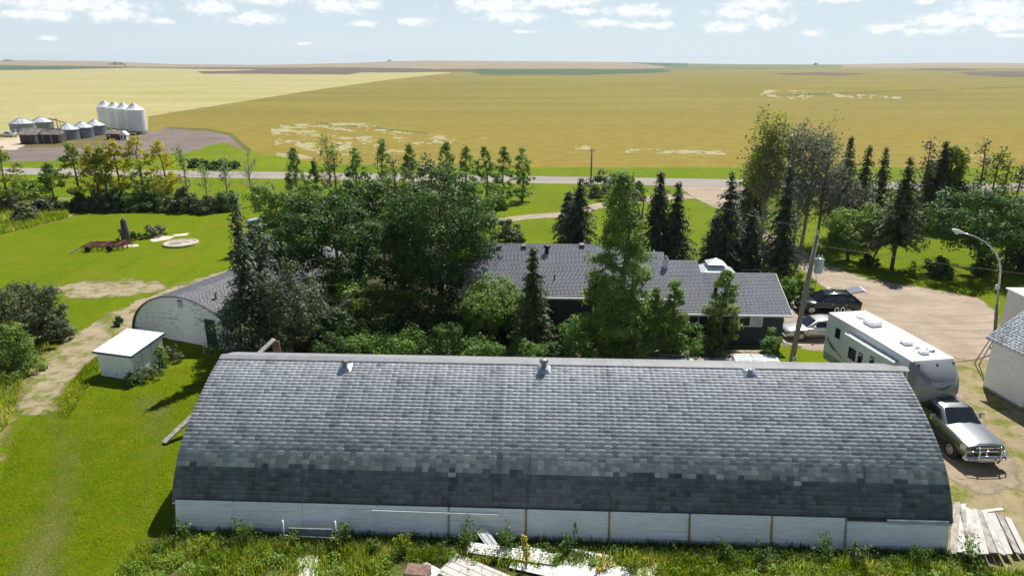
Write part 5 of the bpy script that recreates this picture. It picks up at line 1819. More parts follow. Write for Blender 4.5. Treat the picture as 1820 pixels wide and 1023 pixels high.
def hopper_bin(label, px, py, wpx, ypeak, yeave, yo):
    b = G(px, py)
    zc = b.y * math.cos(PITCH) + CAM_H * math.sin(PITCH)
    rad = wpx / FPX * zc / 2
    r = thing('hopper_bin', label, 'grain bin', b, 0, 'tall white hopper bins in a row')
    he = top_z(b.x, b.y, yeave); hp = top_z(b.x, b.y, ypeak)
    WB = M('bin_white', (.74, .75, .75), .4, .04, .6, dirt=(.6, .6, .58), dirt_amt=.1)
    m = MB(); m.lathe([(rad, .95), (rad, he)], 32); m.build('wall', WB, r)
    for k in range(1, 6):
        q = MB(); z = .95 + (he - .95) * k / 6; q.lathe([(rad + .003, z - .03), (rad + .02, z - .02), (rad + .02, z + .02), (rad + .003, z + .03)], 32); q.build('band', WB, r)
    m = MB(); m.lathe([(rad + .06, he - .02), (.4, hp - .12), (.4, hp + .05), (.02, hp + .1)], 32); m.build('roof', WB, r)
    m = MB(); m.lathe([(.3, .15), (rad, .96)], 24); m.build('hopper', WB, r)
    for k in range(10):
        a = 2 * math.pi * k / 10
        q = MB(); q.bar((math.cos(a) * rad * .97, math.sin(a) * rad * .97, 0), (math.cos(a) * rad * .97, math.sin(a) * rad * .97, .95), .12, .12); q.build('leg', GALV, r)
    m = MB(); m.tube([(rad * .05 - rad, -.25, .5), (-rad - .05, -.25, he), (-.4, -.2, hp)], .06, 6); m.build('ladder', GALV, r)


hopper_bin('rightmost and nearest of the four tall white hopper bins', 246, 238, 32, 184, 195, 0)
hopper_bin('second white hopper bin from the right', 227, 235, 30, 183.2, 193.5, 0)
hopper_bin('second white hopper bin from the left', 211, 232.5, 29, 181.5, 191.5, 0)
hopper_bin('leftmost and farthest of the four tall white hopper bins', 194, 230, 28, 179.6, 189.5, 0)


def far_shed():
    b = G(36, 256)
    r = thing('old_wooden_shed', 'long dark weathered wooden shed with patched sagging roof before the bins', 'shed', b, R(6))
    W, D, h, rz = 9.2, 3.4, 2.3, 3.5
    m = MB(); m.box(.1, 4.6, .1, D, 0, h); m.box(4.6, W - .1, .9, D, 0, h - .1); wl = m.build('wall', DARK_WOOD, r)
    for k in range(11):
        q = MB(); x = .2 + k * .38; q.box(x, x + .35, .05, .098, .03 + (k % 3) * .04, h - .05); q.build('wall_board', DARK_WOOD, wl)
    for k in range(11):
        q = MB(); x = 4.7 + k * .39; q.box(x, x + .36, .85, .898, .03 + (k % 4) * .03, h - .15); q.build('wall_board', DARK_WOOD if k % 5 else GREY_WOOD, wl)
    RFM = M('patched_roof', (.20, .18, .165), .9, .4, .8, dirt=(.33, .26, .19), dirt_amt=.8)
    m = MB()
    m.hexa([(-.4, -.4, h - .15), (4.5, -.5, h - .2), (5.1, D / 2, rz - .05), (.3, D / 2, rz), (-.4, -.4, h - .03), (4.5, -.5, h - .08), (5.1, D / 2, rz + .07), (.3, D / 2, rz + .12)])
    m.build('roof', RFM, r)
    m = MB(); m.hexa([(4.52, .3, h - .2), (W + .3, .2, h - .3), (W, D / 2, rz - .35), (5.12, D / 2, rz - .12), (4.52, .3, h - .09), (W + .3, .2, h - .19), (W, D / 2, rz - .24), (5.12, D / 2, rz - .01)])
    m.build('roof', RFM, r)
    m = MB(); m.hexa([(-.3, D + .4, h - .2), (W, D + .4, h - .3), (W, D / 2 + .01, rz - .2), (.3, D / 2 + .01, rz), (-.3, D + .4, h - .08), (W, D + .4, h - .18), (W, D / 2 + .01, rz - .08), (.3, D / 2 + .01, rz + .1)])
    m.build('roof', RFM, r)
    m = MB(); m.box(3.6, 4.3, .03, .049, 0, 1.9); m.build('door', GREY_WOOD, wl)
    m = MB(); m.add([(W - .1, .9, h - .1), (W - .1, D, h - .1), (W - .1, D / 2, rz - .25)], [(0, 1, 2)]); m.add([(W - .05, .9, h - .1), (W - .05, D, h - .1), (W - .05, D / 2, rz - .25)], [(0, 1, 2)]); m.build('gable', GREY_WOOD, wl)
    b = G(190, 248)
    r = thing('small_far_shed', 'small dark shed with pale roof beneath the white hopper bins', 'shed', b, R(4))
    r.scale = (.72, .72, .72)
    m = MB(); m.box(0, 6, 0, 3.2, 0, 1.9); m.build('wall', DARK_WOOD, r)
    m = MB(); m.hexa([(-.2, -.3, 1.85), (6.2, -.3, 1.85), (6.2, 1.6, 2.9), (-.2, 1.6, 2.9), (-.2, -.3, 1.95), (6.2, -.3, 1.95), (6.2, 1.6, 3.0), (-.2, 1.6, 3.0)]); m.hexa([(-.2, 3.5, 1.85), (6.2, 3.5, 1.85), (6.2, 1.61, 2.9), (-.2, 1.61, 2.9), (-.2, 3.5, 1.95), (6.2, 3.5, 1.95), (6.2, 1.61, 3.0), (-.2, 1.61, 3.0)]); m.build('roof', M('patched_roof', (.2, .2, .2)), r)
    b = G(220, 249)
    r = thing('white_hut', 'tiny white hut with dark openings beside the small far shed', 'hut', b, R(4))
    m = MB(); m.prism([(-.8, 0), (.8, 0), (.8, 1.3), (0, 2.1), (-.8, 1.3)], 0, 1.6, 'y'); wl = m.build('wall', WHITE_PAINT, r)
    for s in (-.4, .4):
        m = MB(); m.box(s - .2, s + .2, -.02, -.002, .3, 1.2); m.build('opening', TRIM, r)
    m = MB(); m.hexa([(-.95, -.1, 1.2), (-.95, 1.7, 1.2), (0, 1.7, 2.15), (0, -.1, 2.15), (-.95, -.1, 1.27), (-.95, 1.7, 1.27), (0, 1.7, 2.22), (0, -.1, 2.22)]); m.hexa([(.95, -.1, 1.2), (.95, 1.7, 1.2), (.001, 1.7, 2.15), (.001, -.1, 2.15), (.95, -.1, 1.27), (.95, 1.7, 1.27), (.001, 1.7, 2.22), (.001, -.1, 2.22)]); m.build('roof', WHITE_PAINT, r)
    b = G(94, 232)
    r = thing('grain_auger', 'orange grain auger slanting between the far steel bins', 'auger', b, R(2))
    OR = M('orange_paint', (.42, .17, .04), .6, .2)
    m = MB(); m.tube([(-.5, 0, 3.4), (4.0, 0, 2.3)], .16, 8); m.build('tube', OR, r)
    m = MB(); m.bar((0, -.5, 0), (.6, 0, 3.1), .1, .1); m.bar((0, .5, 0), (.6, 0, 3.1), .1, .1); m.bar((2.8, -.4, 0), (2.4, 0, 2.6), .1, .1); m.build('support', OR, r)
    m = MB(); m.disc_y((0, .35), .35, -.62, -.48); m.disc_y((0, .35), .35, .48, .62); m.build('wheel', TYRE, r)


far_shed()

# ------------------------------------------------------------------ bits on the left lawn
b = G(322, 434)
r = thing('cistern_lid', 'round pale concrete cistern lid lying in the left lawn', 'cistern', b)
CM = M('cistern_concrete', (.42, .375, .30), .9, .18, 1.5, dirt=(.34, .29, .22))
m = MB(); m.lathe([(1.75, -.05), (1.75, .20), (1.68, .24), (1.45, .24), (1.42, .18), (.02, .18)], 36, smooth=False); m.build('slab', CM, r)
m = MB(); m.lathe([(.62, .182), (.62, .22), (.02, .22)], 20, (-.45, -.2, 0), smooth=False); m.build('hatch', M('hatch_grey', (.25, .22, .18), .9), r)
m = MB(); m.bar((-.1, .55, .20), (.7, .3, .20), .1, .04); m.build('bar', BROWN_WOOD, r)
sheet('concrete_slab', [(262, 424), (285, 419), (312, 420), (300, 426), (272, 430)], CONC, z=.02, res=.3, fade=.35)
sheet('concrete_apron', [(305, 417), (338, 414), (330, 419), (312, 420)], CONC, z=.016, res=.3, fade=.3)
sheet('concrete_strip', [(205, 436), (245, 434), (248, 438), (210, 440)], CONC, z=.016, res=.3, fade=.3)

b = G(190, 441)
r = thing('harrow', 'rusty red tined harrow lying in the left lawn', 'harrow', b, R(6))
RD = M('faded_red_iron', (.16, .045, .04), .75, .4, 3, dirt=(.16, .09, .06))
for k in range(5):
    m = MB(); m.bar((-2.1, k * .55 - 1.1, .45), (2.2, k * .55 - 1.1, .45), .10, .10); fb = m.build('frame_bar', RD, r)
    for q in range(9):
        t = MB(); x = -1.95 + q * .5 + (k % 2) * .2; t.tube([(x, k * .55 - 1.1, .5), (x + .1, k * .55 - 1.25, .28), (x + .05, k * .55 - 1.12, .02)], .025, 5); t.build('tine', BROWN_WOOD, fb)
for x in (-1.4, 0, 1.4):
    m = MB(); m.bar((x, -1.2, .54), (x, 1.2, .54), .09, .09); m.build('cross_bar', RD, r)
m = MB(); m.bar((-2.0, -1.2, .5), (-2.6, -2.2, .12), .1, .1); m.build('draw_bar', GREY_WOOD, r)
for x in (-1.2, .9):
    m = MB(); m.disc_y((x, .3), .3, -1.5, -1.35, 16); m.build('wheel', TYRE, r)

b = G(226, 433)
r = thing('weathered_stump', 'tall dark weathered post standing beside the red harrow', 'post', b)
m = MB(); m.tube([(0, 0, -.1), (.02, 0, 1.4), (0, .02, 2.5), (.03, 0, 2.75)], [.42, .36, .30, .12], 10); m.build('post', M('dark_stump', (.085, .08, .09), .9, .4, 3, stretch=(2, 2, .4)), r)
m = MB(); m.tube([(.05, -.1, 2.7), (.12, -.1, 3.0)], .05, 6); m.build('peg', M('stump_grey', (.4, .4, .4)), r)

# ------------------------------------------------------------------ scrap along the barn front
OLD_BOARD = peeling_mat('old_white_board', (0.50, 0.49, 0.46), (0.30, 0.27, 0.23), lo=.52, hi=.66, sc=2.0, stretch=(1, 1, 1))
SCRAP = M('white_cladding', (.72, .72, .72), .5, .05, 2, dirt=(.62, .60, .56), dirt_amt=.15)
SCRAPG = M('grey_cladding', (.45, .44, .42), .6, .08, 2)
rng = random.Random(31)


def plank(name, p0, p1, w, th, mat, label, cat, group=None, ribs=0, roll=0.0):
    p0, p1 = Vector(p0), Vector(p1)
    d = (p1 - p0); L = d.length; d.normalize()
    s = d.cross(Vector((0, 0, 1))).normalized(); u = s.cross(d)
    q = Quaternion(d, roll); s = q @ s; u = q @ u
    m = MB()
    m.hexa([p0 - s * w / 2, p1 - s * w / 2, p1 + s * w / 2, p0 + s * w / 2, p0 - s * w / 2 + u * th, p1 - s * w / 2 + u * th, p1 + s * w / 2 + u * th, p0 + s * w / 2 + u * th])
    for k in range(ribs):
        o = (-.5 + (k + .5) / ribs) * w
        c0, c1 = p0 + s * o + u * (th + .008), p1 + s * o + u * (th + .008)
        m.bar(c0, c1, .03, .016, up=u)
    return tag(m.build(name, mat), label, cat, group)


g0 = lambda x, y, z=0.0: G(x, y, z)
pile = [((832, 972), (985, 994), .12, .6, ''), ((915, 988), (1125, 1034), .07, 1.35, ''), ((795, 1000), (950, 1068), .15, 1.25, ''), ((742, 1010), (860, 1075), .04, .9, ''),
        ((1005, 990), (1165, 1020), .03, 1.1, '')]
for i, (a, c, z, w, k) in enumerate(pile):
    lab = ['white ribbed cladding sheet at the shaded back of the foreground scrap heap', 'broad white cladding sheet in the middle of the foreground scrap heap', 'greyish cladding sheet overlapping the front of the foreground scrap heap',
           'white cladding sheet at the left end of the foreground scrap heap', 'white cladding sheet at the right end of the foreground scrap heap'][i]
    plank('cladding_sheet', g0(*a, z + .06 * (i == 0)), g0(*c, z + .03), w, .03, SCRAPG if i == 2 else SCRAP, lab, 'cladding sheet', 'white cladding sheets in the foreground scrap heap', ribs=4)
plank('cladding_sheet', barn_point(12.5, -.14, .55), barn_point(13.15, -.75, .06), .40, .02, SCRAP, 'narrow white sheet leaning on the barn wall above the scrap heap', 'cladding sheet', None, ribs=2, roll=.4)
plank('cladding_sheet', G(548, 988, .05), G(545, 1050, .05), .75, .03, SCRAP, 'single white sheet lying alone in the grass left of the scrap heap', 'cladding sheet', None, ribs=0)
b = G(742, 1030)
r = thing('brick_block', 'rough brown block at the left end of the foreground scrap heap', 'block', b, R(-8))
m = MB(); m.bbox(-.45, .45, -.35, .35, 0, .5, .06); m.build('block', M('brown_block', (.20, .13, .10), .95, .35, 9, bmp=.6), r)

# white pipe frame against the wall
r = thing('pipe_frame', 'white pipe frame standing against the barn wall left of the scrap heap', 'frame', barn_point(4.7, -.55, 0), BROT)
m = MB(); m.tube([(0, 0, 0), (0, .08, .95)], .03, 8); m.build('upright', WHITE_PAINT, r)
m = MB(); m.tube([(2.1, 0, 0), (2.1, .08, .98)], .03, 8); m.build('upright', WHITE_PAINT, r)
m = MB(); m.tube([(0, .02, .28), (2.1, .02, .24)], .03, 8); m.build('rail', WHITE_PAINT, r)
m = MB(); m.box(.2, 1.95, .05, .11, .30, .60); m.build('panel', M('frame_dark', (.16, .18, .2), .8), r)

# stack of old white boards at the right front corner
end = 0
spec = [(1694, 985, 1702, 893, .0), (1706, 982, 1712, 896, .05), (1716, 985, 1716, 902, .1), (1726, 988, 1712, 905, .1), (1738, 985, 1722, 905, .16), (1752, 985, 1730, 905, .20), (1766, 983, 1738, 906, .22), (1780, 985, 1748, 908, .24), (1794, 985, 1762, 912, .18), (1808, 983, 1775, 915, .12), (1822, 985, 1790, 920, .06)]
for i, (x0, y0, x1, y1, z) in enumerate(spec):
    nm = ['old white board in the pile at the barn corner, the one nearest the barn', 'old white board in the pile at the barn corner, second from the barn'][i] if i < 2 else 'old white board lying among others in the right corner pile'
    plank('old_board', G(x0, y0, z + .1), G(x1, y1, z + .34), .24, .05, OLD_BOARD if i % 3 else GREY_WOOD, nm if i < 2 else ['third old board from the barn in the corner pile', 'fourth old board from the barn in the corner pile', 'fifth old board from the barn in the corner pile', 'sixth old board from the barn in the corner pile', 'seventh old board from the barn in the corner pile', 'fourth old board from the outer end of the corner pile', 'third old board from the outer end of the corner pile', 'second old board from the outer end of the corner pile', 'outermost old board of the pile at the barn corner'][i - 2], 'board', 'old boards piled at the barn corner', roll=rng.uniform(-.5, .5))
plank('old_board', G(1730, 912, .5), G(1782, 905, .5), .16, .06, OLD_BOARD, 'short white board lying crosswise on top of the corner pile', 'board')

# old window sashes behind the barn


def sash(label, c, w, d, nx, ny, mat, rot, z=.1, pane=None):
    r = thing('window_sash', label, 'window frame', (c.x, c.y, z), rot)
    m = MB()
    for i in range(nx + 1):
        x = -w / 2 + w * i / nx
        m.box(x - .04, x + .04, -d / 2 - .04, d / 2 + .04, 0, .06)
    for j in range(ny + 1):
        y = -d / 2 + d * j / ny
        for i in range(nx):
            m.box(-w / 2 + w * i / nx + .04, -w / 2 + w * (i + 1) / nx - .04, y - .04, y + .04, .0, .058)
    m.build('frame', mat, r)
    for i in range(nx):
        for j in range(ny):
            p = MB(); p.box(-w / 2 + w * i / nx + .042, -w / 2 + w * (i + 1) / nx - .042, -d / 2 + d * j / ny + .042, -d / 2 + d * (j + 1) / ny - .042, .02, .03); p.build('pane', pane or glass('dusty_glass', (.10, .12, .13), .25), r)


sash('white framed glazed sash lying nearest the utility pole behind the barn', G(1345, 640, .6), 2.6, 1.5, 3, 2, WHITE_PAINT, R(-6), .6, M('clouded_glass', (.50, .55, .55), .2))
sash('dark glazed sash lying beside the white framed sash behind the barn', G(1290, 643, .6), 2.0, 1.0, 3, 1, GREY_WOOD, R(-4), .55)
sash('leftmost glazed sash lying flat behind the barn by the shrubs', G(1185, 638, .6), 2.3, 1.3, 3, 2, GREY_WOOD, R(-12), .6)
plank('plywood_sheet', G(1225, 640, .6), G(1262, 642, .6), 1.1, .03, M('pale_plywood', (.50, .45, .33), .85, .12, 2, dirt=(.36, .31, .22)), 'pale plywood sheet lying between the old sashes behind the barn', 'plywood')
for sx in (1170, 1300, 1360):
    pass
r = thing('timber_stack', 'low timber stack under the old sashes behind the barn', 'timber', G(1265, 644))
for k in range(6):
    m = MB(); m.box(-3.9, 4.0, -.8 + k * .28, -.8 + k * .28 + .24, .0 + (k % 2) * .02, .5); m.build('timber', GREY_WOOD if k % 2 else BROWN_WOOD, r)
# curved white pipes by the sedan
m = MB(); m.tube([G(1384, 588, .2), G(1386, 600, .2), G(1396, 609, .12), G(1410, 613, .1), G(1425, 614, .1)], .06, 8)
tag(m.build('bent_pipe', WHITE_PAINT), 'bent white pipe lying on the ground by the silver sedan', 'pipe')
# ------------------------------------------------------------------ vegetation
BARK = M('bark', (0.115, 0.095, 0.075), .95, .35, 4, stretch=(2, 2, .5), bmp=.4)
PALE_BARK = M('pale_bark', (0.26, 0.245, 0.215), .9, .3, 3, stretch=(1, 1, 2))
DEAD_BARK = M('dead_grey_bark', (0.33, 0.31, 0.285), .95, .3, 4)
RED_BARK = M('dead_red_bark', (0.17, 0.105, 0.08), .95, .3, 4)
LEAF = {
    'maple': leaf_mat('maple_leaf', (0.026, 0.058, 0.014), (0.053, 0.112, 0.021), (0.088, 0.163, 0.031), .42),
    'aspen': leaf_mat('aspen_leaf', (0.090, 0.160, 0.036), (0.170, 0.265, 0.054), (0.300, 0.380, 0.130), .55),
    'lime': leaf_mat('lime_leaf', (0.097, 0.187, 0.022), (0.179, 0.300, 0.032), (0.268, 0.390, 0.048)),
    'willow': leaf_mat('willow_leaf', (0.081, 0.114, 0.043), (0.138, 0.181, 0.073), (0.243, 0.268, 0.147)),
    'grey': leaf_mat('grey_leaf', (0.045, 0.070, 0.028), (0.085, 0.118, 0.046), (0.150, 0.180, 0.085)),
    'autumn': leaf_mat('turning_leaf', (0.22, 0.25, 0.03), (0.40, 0.36, 0.045), (0.60, 0.50, 0.06), .55),
    'mixed': leaf_mat('mixed_leaf', (0.10, 0.17, 0.03), (0.21, 0.26, 0.045), (0.42, 0.40, 0.06), .52),
    'spruce': leaf_mat('spruce_needle', (0.030, 0.050, 0.023), (0.057, 0.089, 0.042), (0.109, 0.143, 0.070), .12, .6),
    'greenspruce': leaf_mat('green_spruce_needle', (0.043, 0.077, 0.026), (0.087, 0.132, 0.042), (0.158, 0.202, 0.068), .15, .6),
    'brownspruce': leaf_mat('brown_spruce_needle', (0.101, 0.090, 0.056), (0.152, 0.136, 0.085), (0.202, 0.192, 0.121), .12, .6),
    'juniper': leaf_mat('juniper_leaf', (0.040, 0.068, 0.040), (0.081, 0.121, 0.065), (0.161, 0.202, 0.121), .15, .6),
    'vine': leaf_mat('vine_leaf', (0.065, 0.138, 0.026), (0.130, 0.243, 0.043), (0.227, 0.340, 0.073), .4),
    'weed': leaf_mat('weed_leaf', (0.043, 0.087, 0.017), (0.094, 0.167, 0.026), (0.174, 0.246, 0.043), .35),
    'grass': leaf_mat('tall_grass', (0.11, 0.17, 0.012), (0.23, 0.31, 0.022), (0.46, 0.44, 0.10), .55),
    'mown': leaf_mat('mown_grass', (0.145, 0.20, 0.006), (0.215, 0.275, 0.010), (0.34, 0.34, 0.05), .45),
    'gold': leaf_mat('goldenrod', (0.232, 0.232, 0.029), (0.435, 0.362, 0.043), (0.600, 0.478, 0.072), .35),
}


def unit(rng, n):
    v = rng.normal(size=(n, 3))
    return v / np.linalg.norm(v, axis=1, keepdims=True)


def leaf_quads(rng, C, size, up_bias=.35, aspect=.62, outward=None):
    """one bent quad per leaf clump; C Nx3 centres"""
    n = len(C)
    nrm = unit(rng, n)
    nrm[:, 2] = np.abs(nrm[:, 2]) + up_bias
    if outward is not None:
        nrm = nrm + outward
    nrm /= np.linalg.norm(nrm, axis=1, keepdims=True)
    t = np.cross(nrm, unit(rng, n)); t /= (np.linalg.norm(t, axis=1, keepdims=True) + 1e-9)
    b = np.cross(nrm, t)
    s = (size * rng.uniform(.6, 1.35, n))[:, None]
    V = np.stack([C - t * s * .5, C + b * s * .5 * aspect + nrm * s * .08, C + t * s * .5, C - b * s * .5 * aspect + nrm * s * .08], 1)
    F = np.arange(4 * n).reshape(n, 4)
    return V.reshape(-1, 3), F


def lump(rng, k=7):
    """random low-frequency radius factor by direction"""
    D = unit(rng, k); A = rng.uniform(-.28, .30, k)
    def f(d):
        return 1 + sum(A[i] * np.clip(d @ D[i], 0, 1) ** 2 for i in range(k))
    return f


def branch_pts(rng, a, b, n=5, wob=.06, lift=.12):
    a, b = np.array(a, float), np.array(b, float)
    L = np.linalg.norm(b - a)
    out = []
    o = rng.normal(size=3) * wob * L
    for i in range(n):
        t = i / (n - 1)
        p = a + (b - a) * t + o * math.sin(math.pi * t) + np.array([0, 0, lift * L * math.sin(math.pi * t)])
        out.append(p)
    return out


def broadleaf(name, label, base, H, W, leaf, seed, trunk_h=.22, ncl=70, nleaf=7800, lsize=.22, shape='round', lean=(0, 0), bark=None, cat='tree', group=None, gap=0.16, flat=1.0, top_leaf=None, bare=0.0, stems=1, depth=None, limbs=12, twigs=0):
    """shape: round, column, shrub, vase; W full crown width; bare: share of the crown (from below) with no leaves"""
    rng = np.random.default_rng(seed)
    root = thing(name, label, cat, base, 0, group)
    f = lump(rng)
    D = depth or W
    z0 = H * trunk_h
    rx, ry, rz = W / 2, D / 2, (H - z0) / 2
    cz = z0 + rz
    # clump centres
    d = unit(rng, ncl * 3)
    if shape == 'shrub':
        d[:, 2] = np.abs(d[:, 2]) * 1.0
        rz = H; cz = 0.02
    rad = rng.uniform(.30, 1.0, len(d)) ** .55
    R_ = (rad * np.clip(f(d), .55, 1.25))[:, None] * d
    if shape == 'column':
        tt = (R_[:, 2] + 1) / 2
        prof = np.clip(np.sin(np.pi * np.clip(tt, .02, .98) ** .75) ** .8, .18, 1)
        ang = rng.uniform(0, 2 * np.pi, len(d)); rr = np.sqrt(rng.uniform(.15, 1, len(d)))
        R_ = np.stack([np.cos(ang) * rr * prof, np.sin(ang) * rr * prof, rng.uniform(-1, 1, len(d))], 1)
        tt = (R_[:, 2] + 1) / 2
        prof = np.clip(np.sin(np.pi * np.clip(tt, .03, .99) ** .62) ** .75, .12, 1)
        R_[:, 0] = np.cos(ang) * rr * prof * np.clip(f(d), .6, 1.2); R_[:, 1] = np.sin(ang) * rr * prof * np.clip(f(d), .6, 1.2)
    C = R_ * np.array([rx, ry, rz]) + np.array([lean[0] * .7, lean[1] * .7, cz])
    # keep a thinned set so that gaps stay between the clumps
    keep = []
    md = gap * (W + H) * .5 * .55
    for i in range(len(C)):
        if len(keep) >= ncl: break
        if all(np.sum((C[i] - C[j]) ** 2) > md * md * rng.uniform(.3, 1) for j in keep[-60:]): keep.append(i)
    C = C[keep]
    if bare > 0:
        C = C[C[:, 2] > H * bare]
    n_c = len(C)
    cr = gap * (W + H) * .5 * rng.uniform(.55, 1.15, n_c)
    tone = rng.uniform(-.22, .22, n_c)
    idx = rng.integers(0, n_c, nleaf)
    od = unit(rng, nleaf)
    off = od * (cr[idx] * (rng.random(nleaf) ** .45) * rng.uniform(.75, 1.2, nleaf))[:, None] * np.array([1, 1, .74])
    L = C[idx] + off
    if shape == 'shrub': L[:, 2] = np.abs(L[:, 2]) + .03
    L[:, 2] = np.maximum(L[:, 2], .05)
    V, F = leaf_quads(rng, L, lsize, outward=od * 1.15, up_bias=.25)
    rel = np.clip((L[:, 2] - z0) / (H - z0 + .01), 0, 1)
    var = np.clip(.48 + tone[idx] + rng.normal(size=nleaf) * .17, 0, 1)
    if top_leaf:
        hi = (rel + rng.normal(size=nleaf) * .12) > .62
        mi = hi.astype(int)
        me = np_mesh('crown', V, F, [LEAF[leaf], LEAF[top_leaf]], var=var, mi=mi)
    else:
        me = np_mesh('crown', V, F, LEAF[leaf], var=var)
    crown = link('crown', me, root)
    # wood
    m = MB()
    tr = max(.05, H * .018 + .02)
    bk = bark or BARK
    if shape != 'shrub' or stems:
        for s in range(stems):
            bx, by = (0, 0) if stems == 1 else (rng.normal() * W * .10, rng.normal() * W * .10)
            top = np.array([lean[0] + bx * 2.0, lean[1] + by * 2.0, H * (.80 if shape != 'shrub' else .6)])
            p = branch_pts(rng, (bx, by, -.1), top, 6, .04, 0)
            m.tube(p, [tr * (1.25 - .95 * i / 5) for i in range(6)], 7)
            for c in C[rng.permutation(n_c)[:limbs]]:
                t = np.clip((c[2] - .28 * np.hypot(c[0], c[1])) / top[2], .12, .92)
                k = t * 5; i = int(min(k, 4)); a = p[i] + (p[i + 1] - p[i]) * (k - i)
                q = branch_pts(rng, a, c, 4, .10, .10)
                m.tube(q, [tr * .42 * (1 - t * .5), tr * .30 * (1 - t * .5), tr * .2, tr * .07], 5, cap=False)
                for _ in range(twigs):
                    e = c + rng.normal(size=3) * cr[0] * 1.1 + np.array([0, 0, .2])
                    m.tube(branch_pts(rng, q[2], e, 3, .1, .1), [tr * .14, tr * .1, tr * .04], 4, cap=False)
    m.build('trunk', bk, root)
    return root


def conifer(name, label, base, H, W, seed, leaf='spruce', low=.04, group=None, sparse=1.0, lean=(0, 0), twin=0.0, cat='tree', droop=.35, bark=None):
    rng = np.random.default_rng(seed)
    root = thing(name, label, cat, base, 0, group)
    m = MB()
    tr = H * .013 + .05
    axis = lambda z: np.array([lean[0] * z / H, lean[1] * z / H, z])
    m.tube([axis(-.1), axis(H * .35), axis(H * .7), axis(H * .99)], [tr, tr * .75, tr * .42, .015], 7)
    Vs, var = [], []
    Rm = W / 2
    nt_ = int(H * 3.1)
    f = lump(rng, 5)
    C, T_, S, tn = [], [], [], []
    for k in range(nt_):
        t = (k + rng.uniform(-.3, .3)) / nt_
        t = min(max(t, 0), .985)
        z = H * (low + (1 - low) * t)
        Lr = Rm * ((1 - t) ** .95) * (0.62 + .38 * min(1, t * 9)) + .09
        nb = int(rng.integers(6, 10) * sparse) + 1
        a0 = rng.uniform(0, 6.28)
        for b in range(nb):
            a = a0 + 6.283 * b / nb + rng.uniform(-.3, .3)
            dr = np.array([math.cos(a), math.sin(a), 0])
            L = Lr * rng.uniform(.62, 1.12) * float(np.clip(f(dr[None, :])[0], .75, 1.2))
            ns = max(3, int(L * 6.5))
            up = .25 if t > .75 else -.02
            tone = rng.uniform(-.2, .2)
            pts = []
            for s in range(ns):
                q = (s + .6) / ns
                p = axis(z) + dr * L * q + np.array([0, 0, L * (up * q - droop * q * q + .18 * max(0, q - .75))])
                C.append(p + rng.normal(size=3) * .05); T_.append(dr + np.array([0, 0, up - 2 * droop * q]) + rng.normal(size=3) * .35)
                S.append((.26 + .34 * (1 - q) * min(1, L)) * rng.uniform(.75, 1.2)); tn.append(tone + .35 * (q - .5))
            if L > .7 and b % 2 == 0:
                m.tube([axis(z), axis(z) + dr * L * .5 + np.array([0, 0, L * (.5 * up - .25 * droop)]), axis(z) + dr * L * .92 + np.array([0, 0, L * (up * .92 - droop * .85)])], [tr * .22, tr * .14, .01], 4, cap=False)
    C = np.array(C); T_ = np.array(T_); S = np.array(S); tn = np.array(tn)
    rep = 3 if H < 9 else 2
    C = np.repeat(C, rep, 0) + rng.normal(size=(len(C) * rep, 3)) * .09
    T_ = np.repeat(T_, rep, 0); S = np.repeat(S, rep); tn = np.repeat(tn, rep)
    n = len(C)
    T_ = T_ + rng.normal(size=(n, 3)) * .4
    T_ /= np.linalg.norm(T_, axis=1, keepdims=True)
    up = np.tile(np.array([[0, 0, 1.0]]), (n, 1)) + rng.normal(size=(n, 3)) * .5
    B = np.cross(T_, up); B /= (np.linalg.norm(B, axis=1, keepdims=True) + 1e-9)
    S = S[:, None]
    V = np.stack([C - T_ * S * .5, C + B * S * .20 - np.array([0, 0, .04]), C + T_ * S * .6 - np.array([0, 0, .05]), C - B * S * .20 - np.array([0, 0, .04])], 1).reshape(-1, 3)
    V[:, 2] = np.maximum(V[:, 2], .02)
    F = np.arange(4 * n).reshape(n, 4)
    link('crown', np_mesh('crown', V, F, LEAF[leaf], var=np.clip(.45 + tn + rng.normal(size=n) * .18, 0, 1)), root)
    m.build('trunk', bark or BARK, root)
    return root


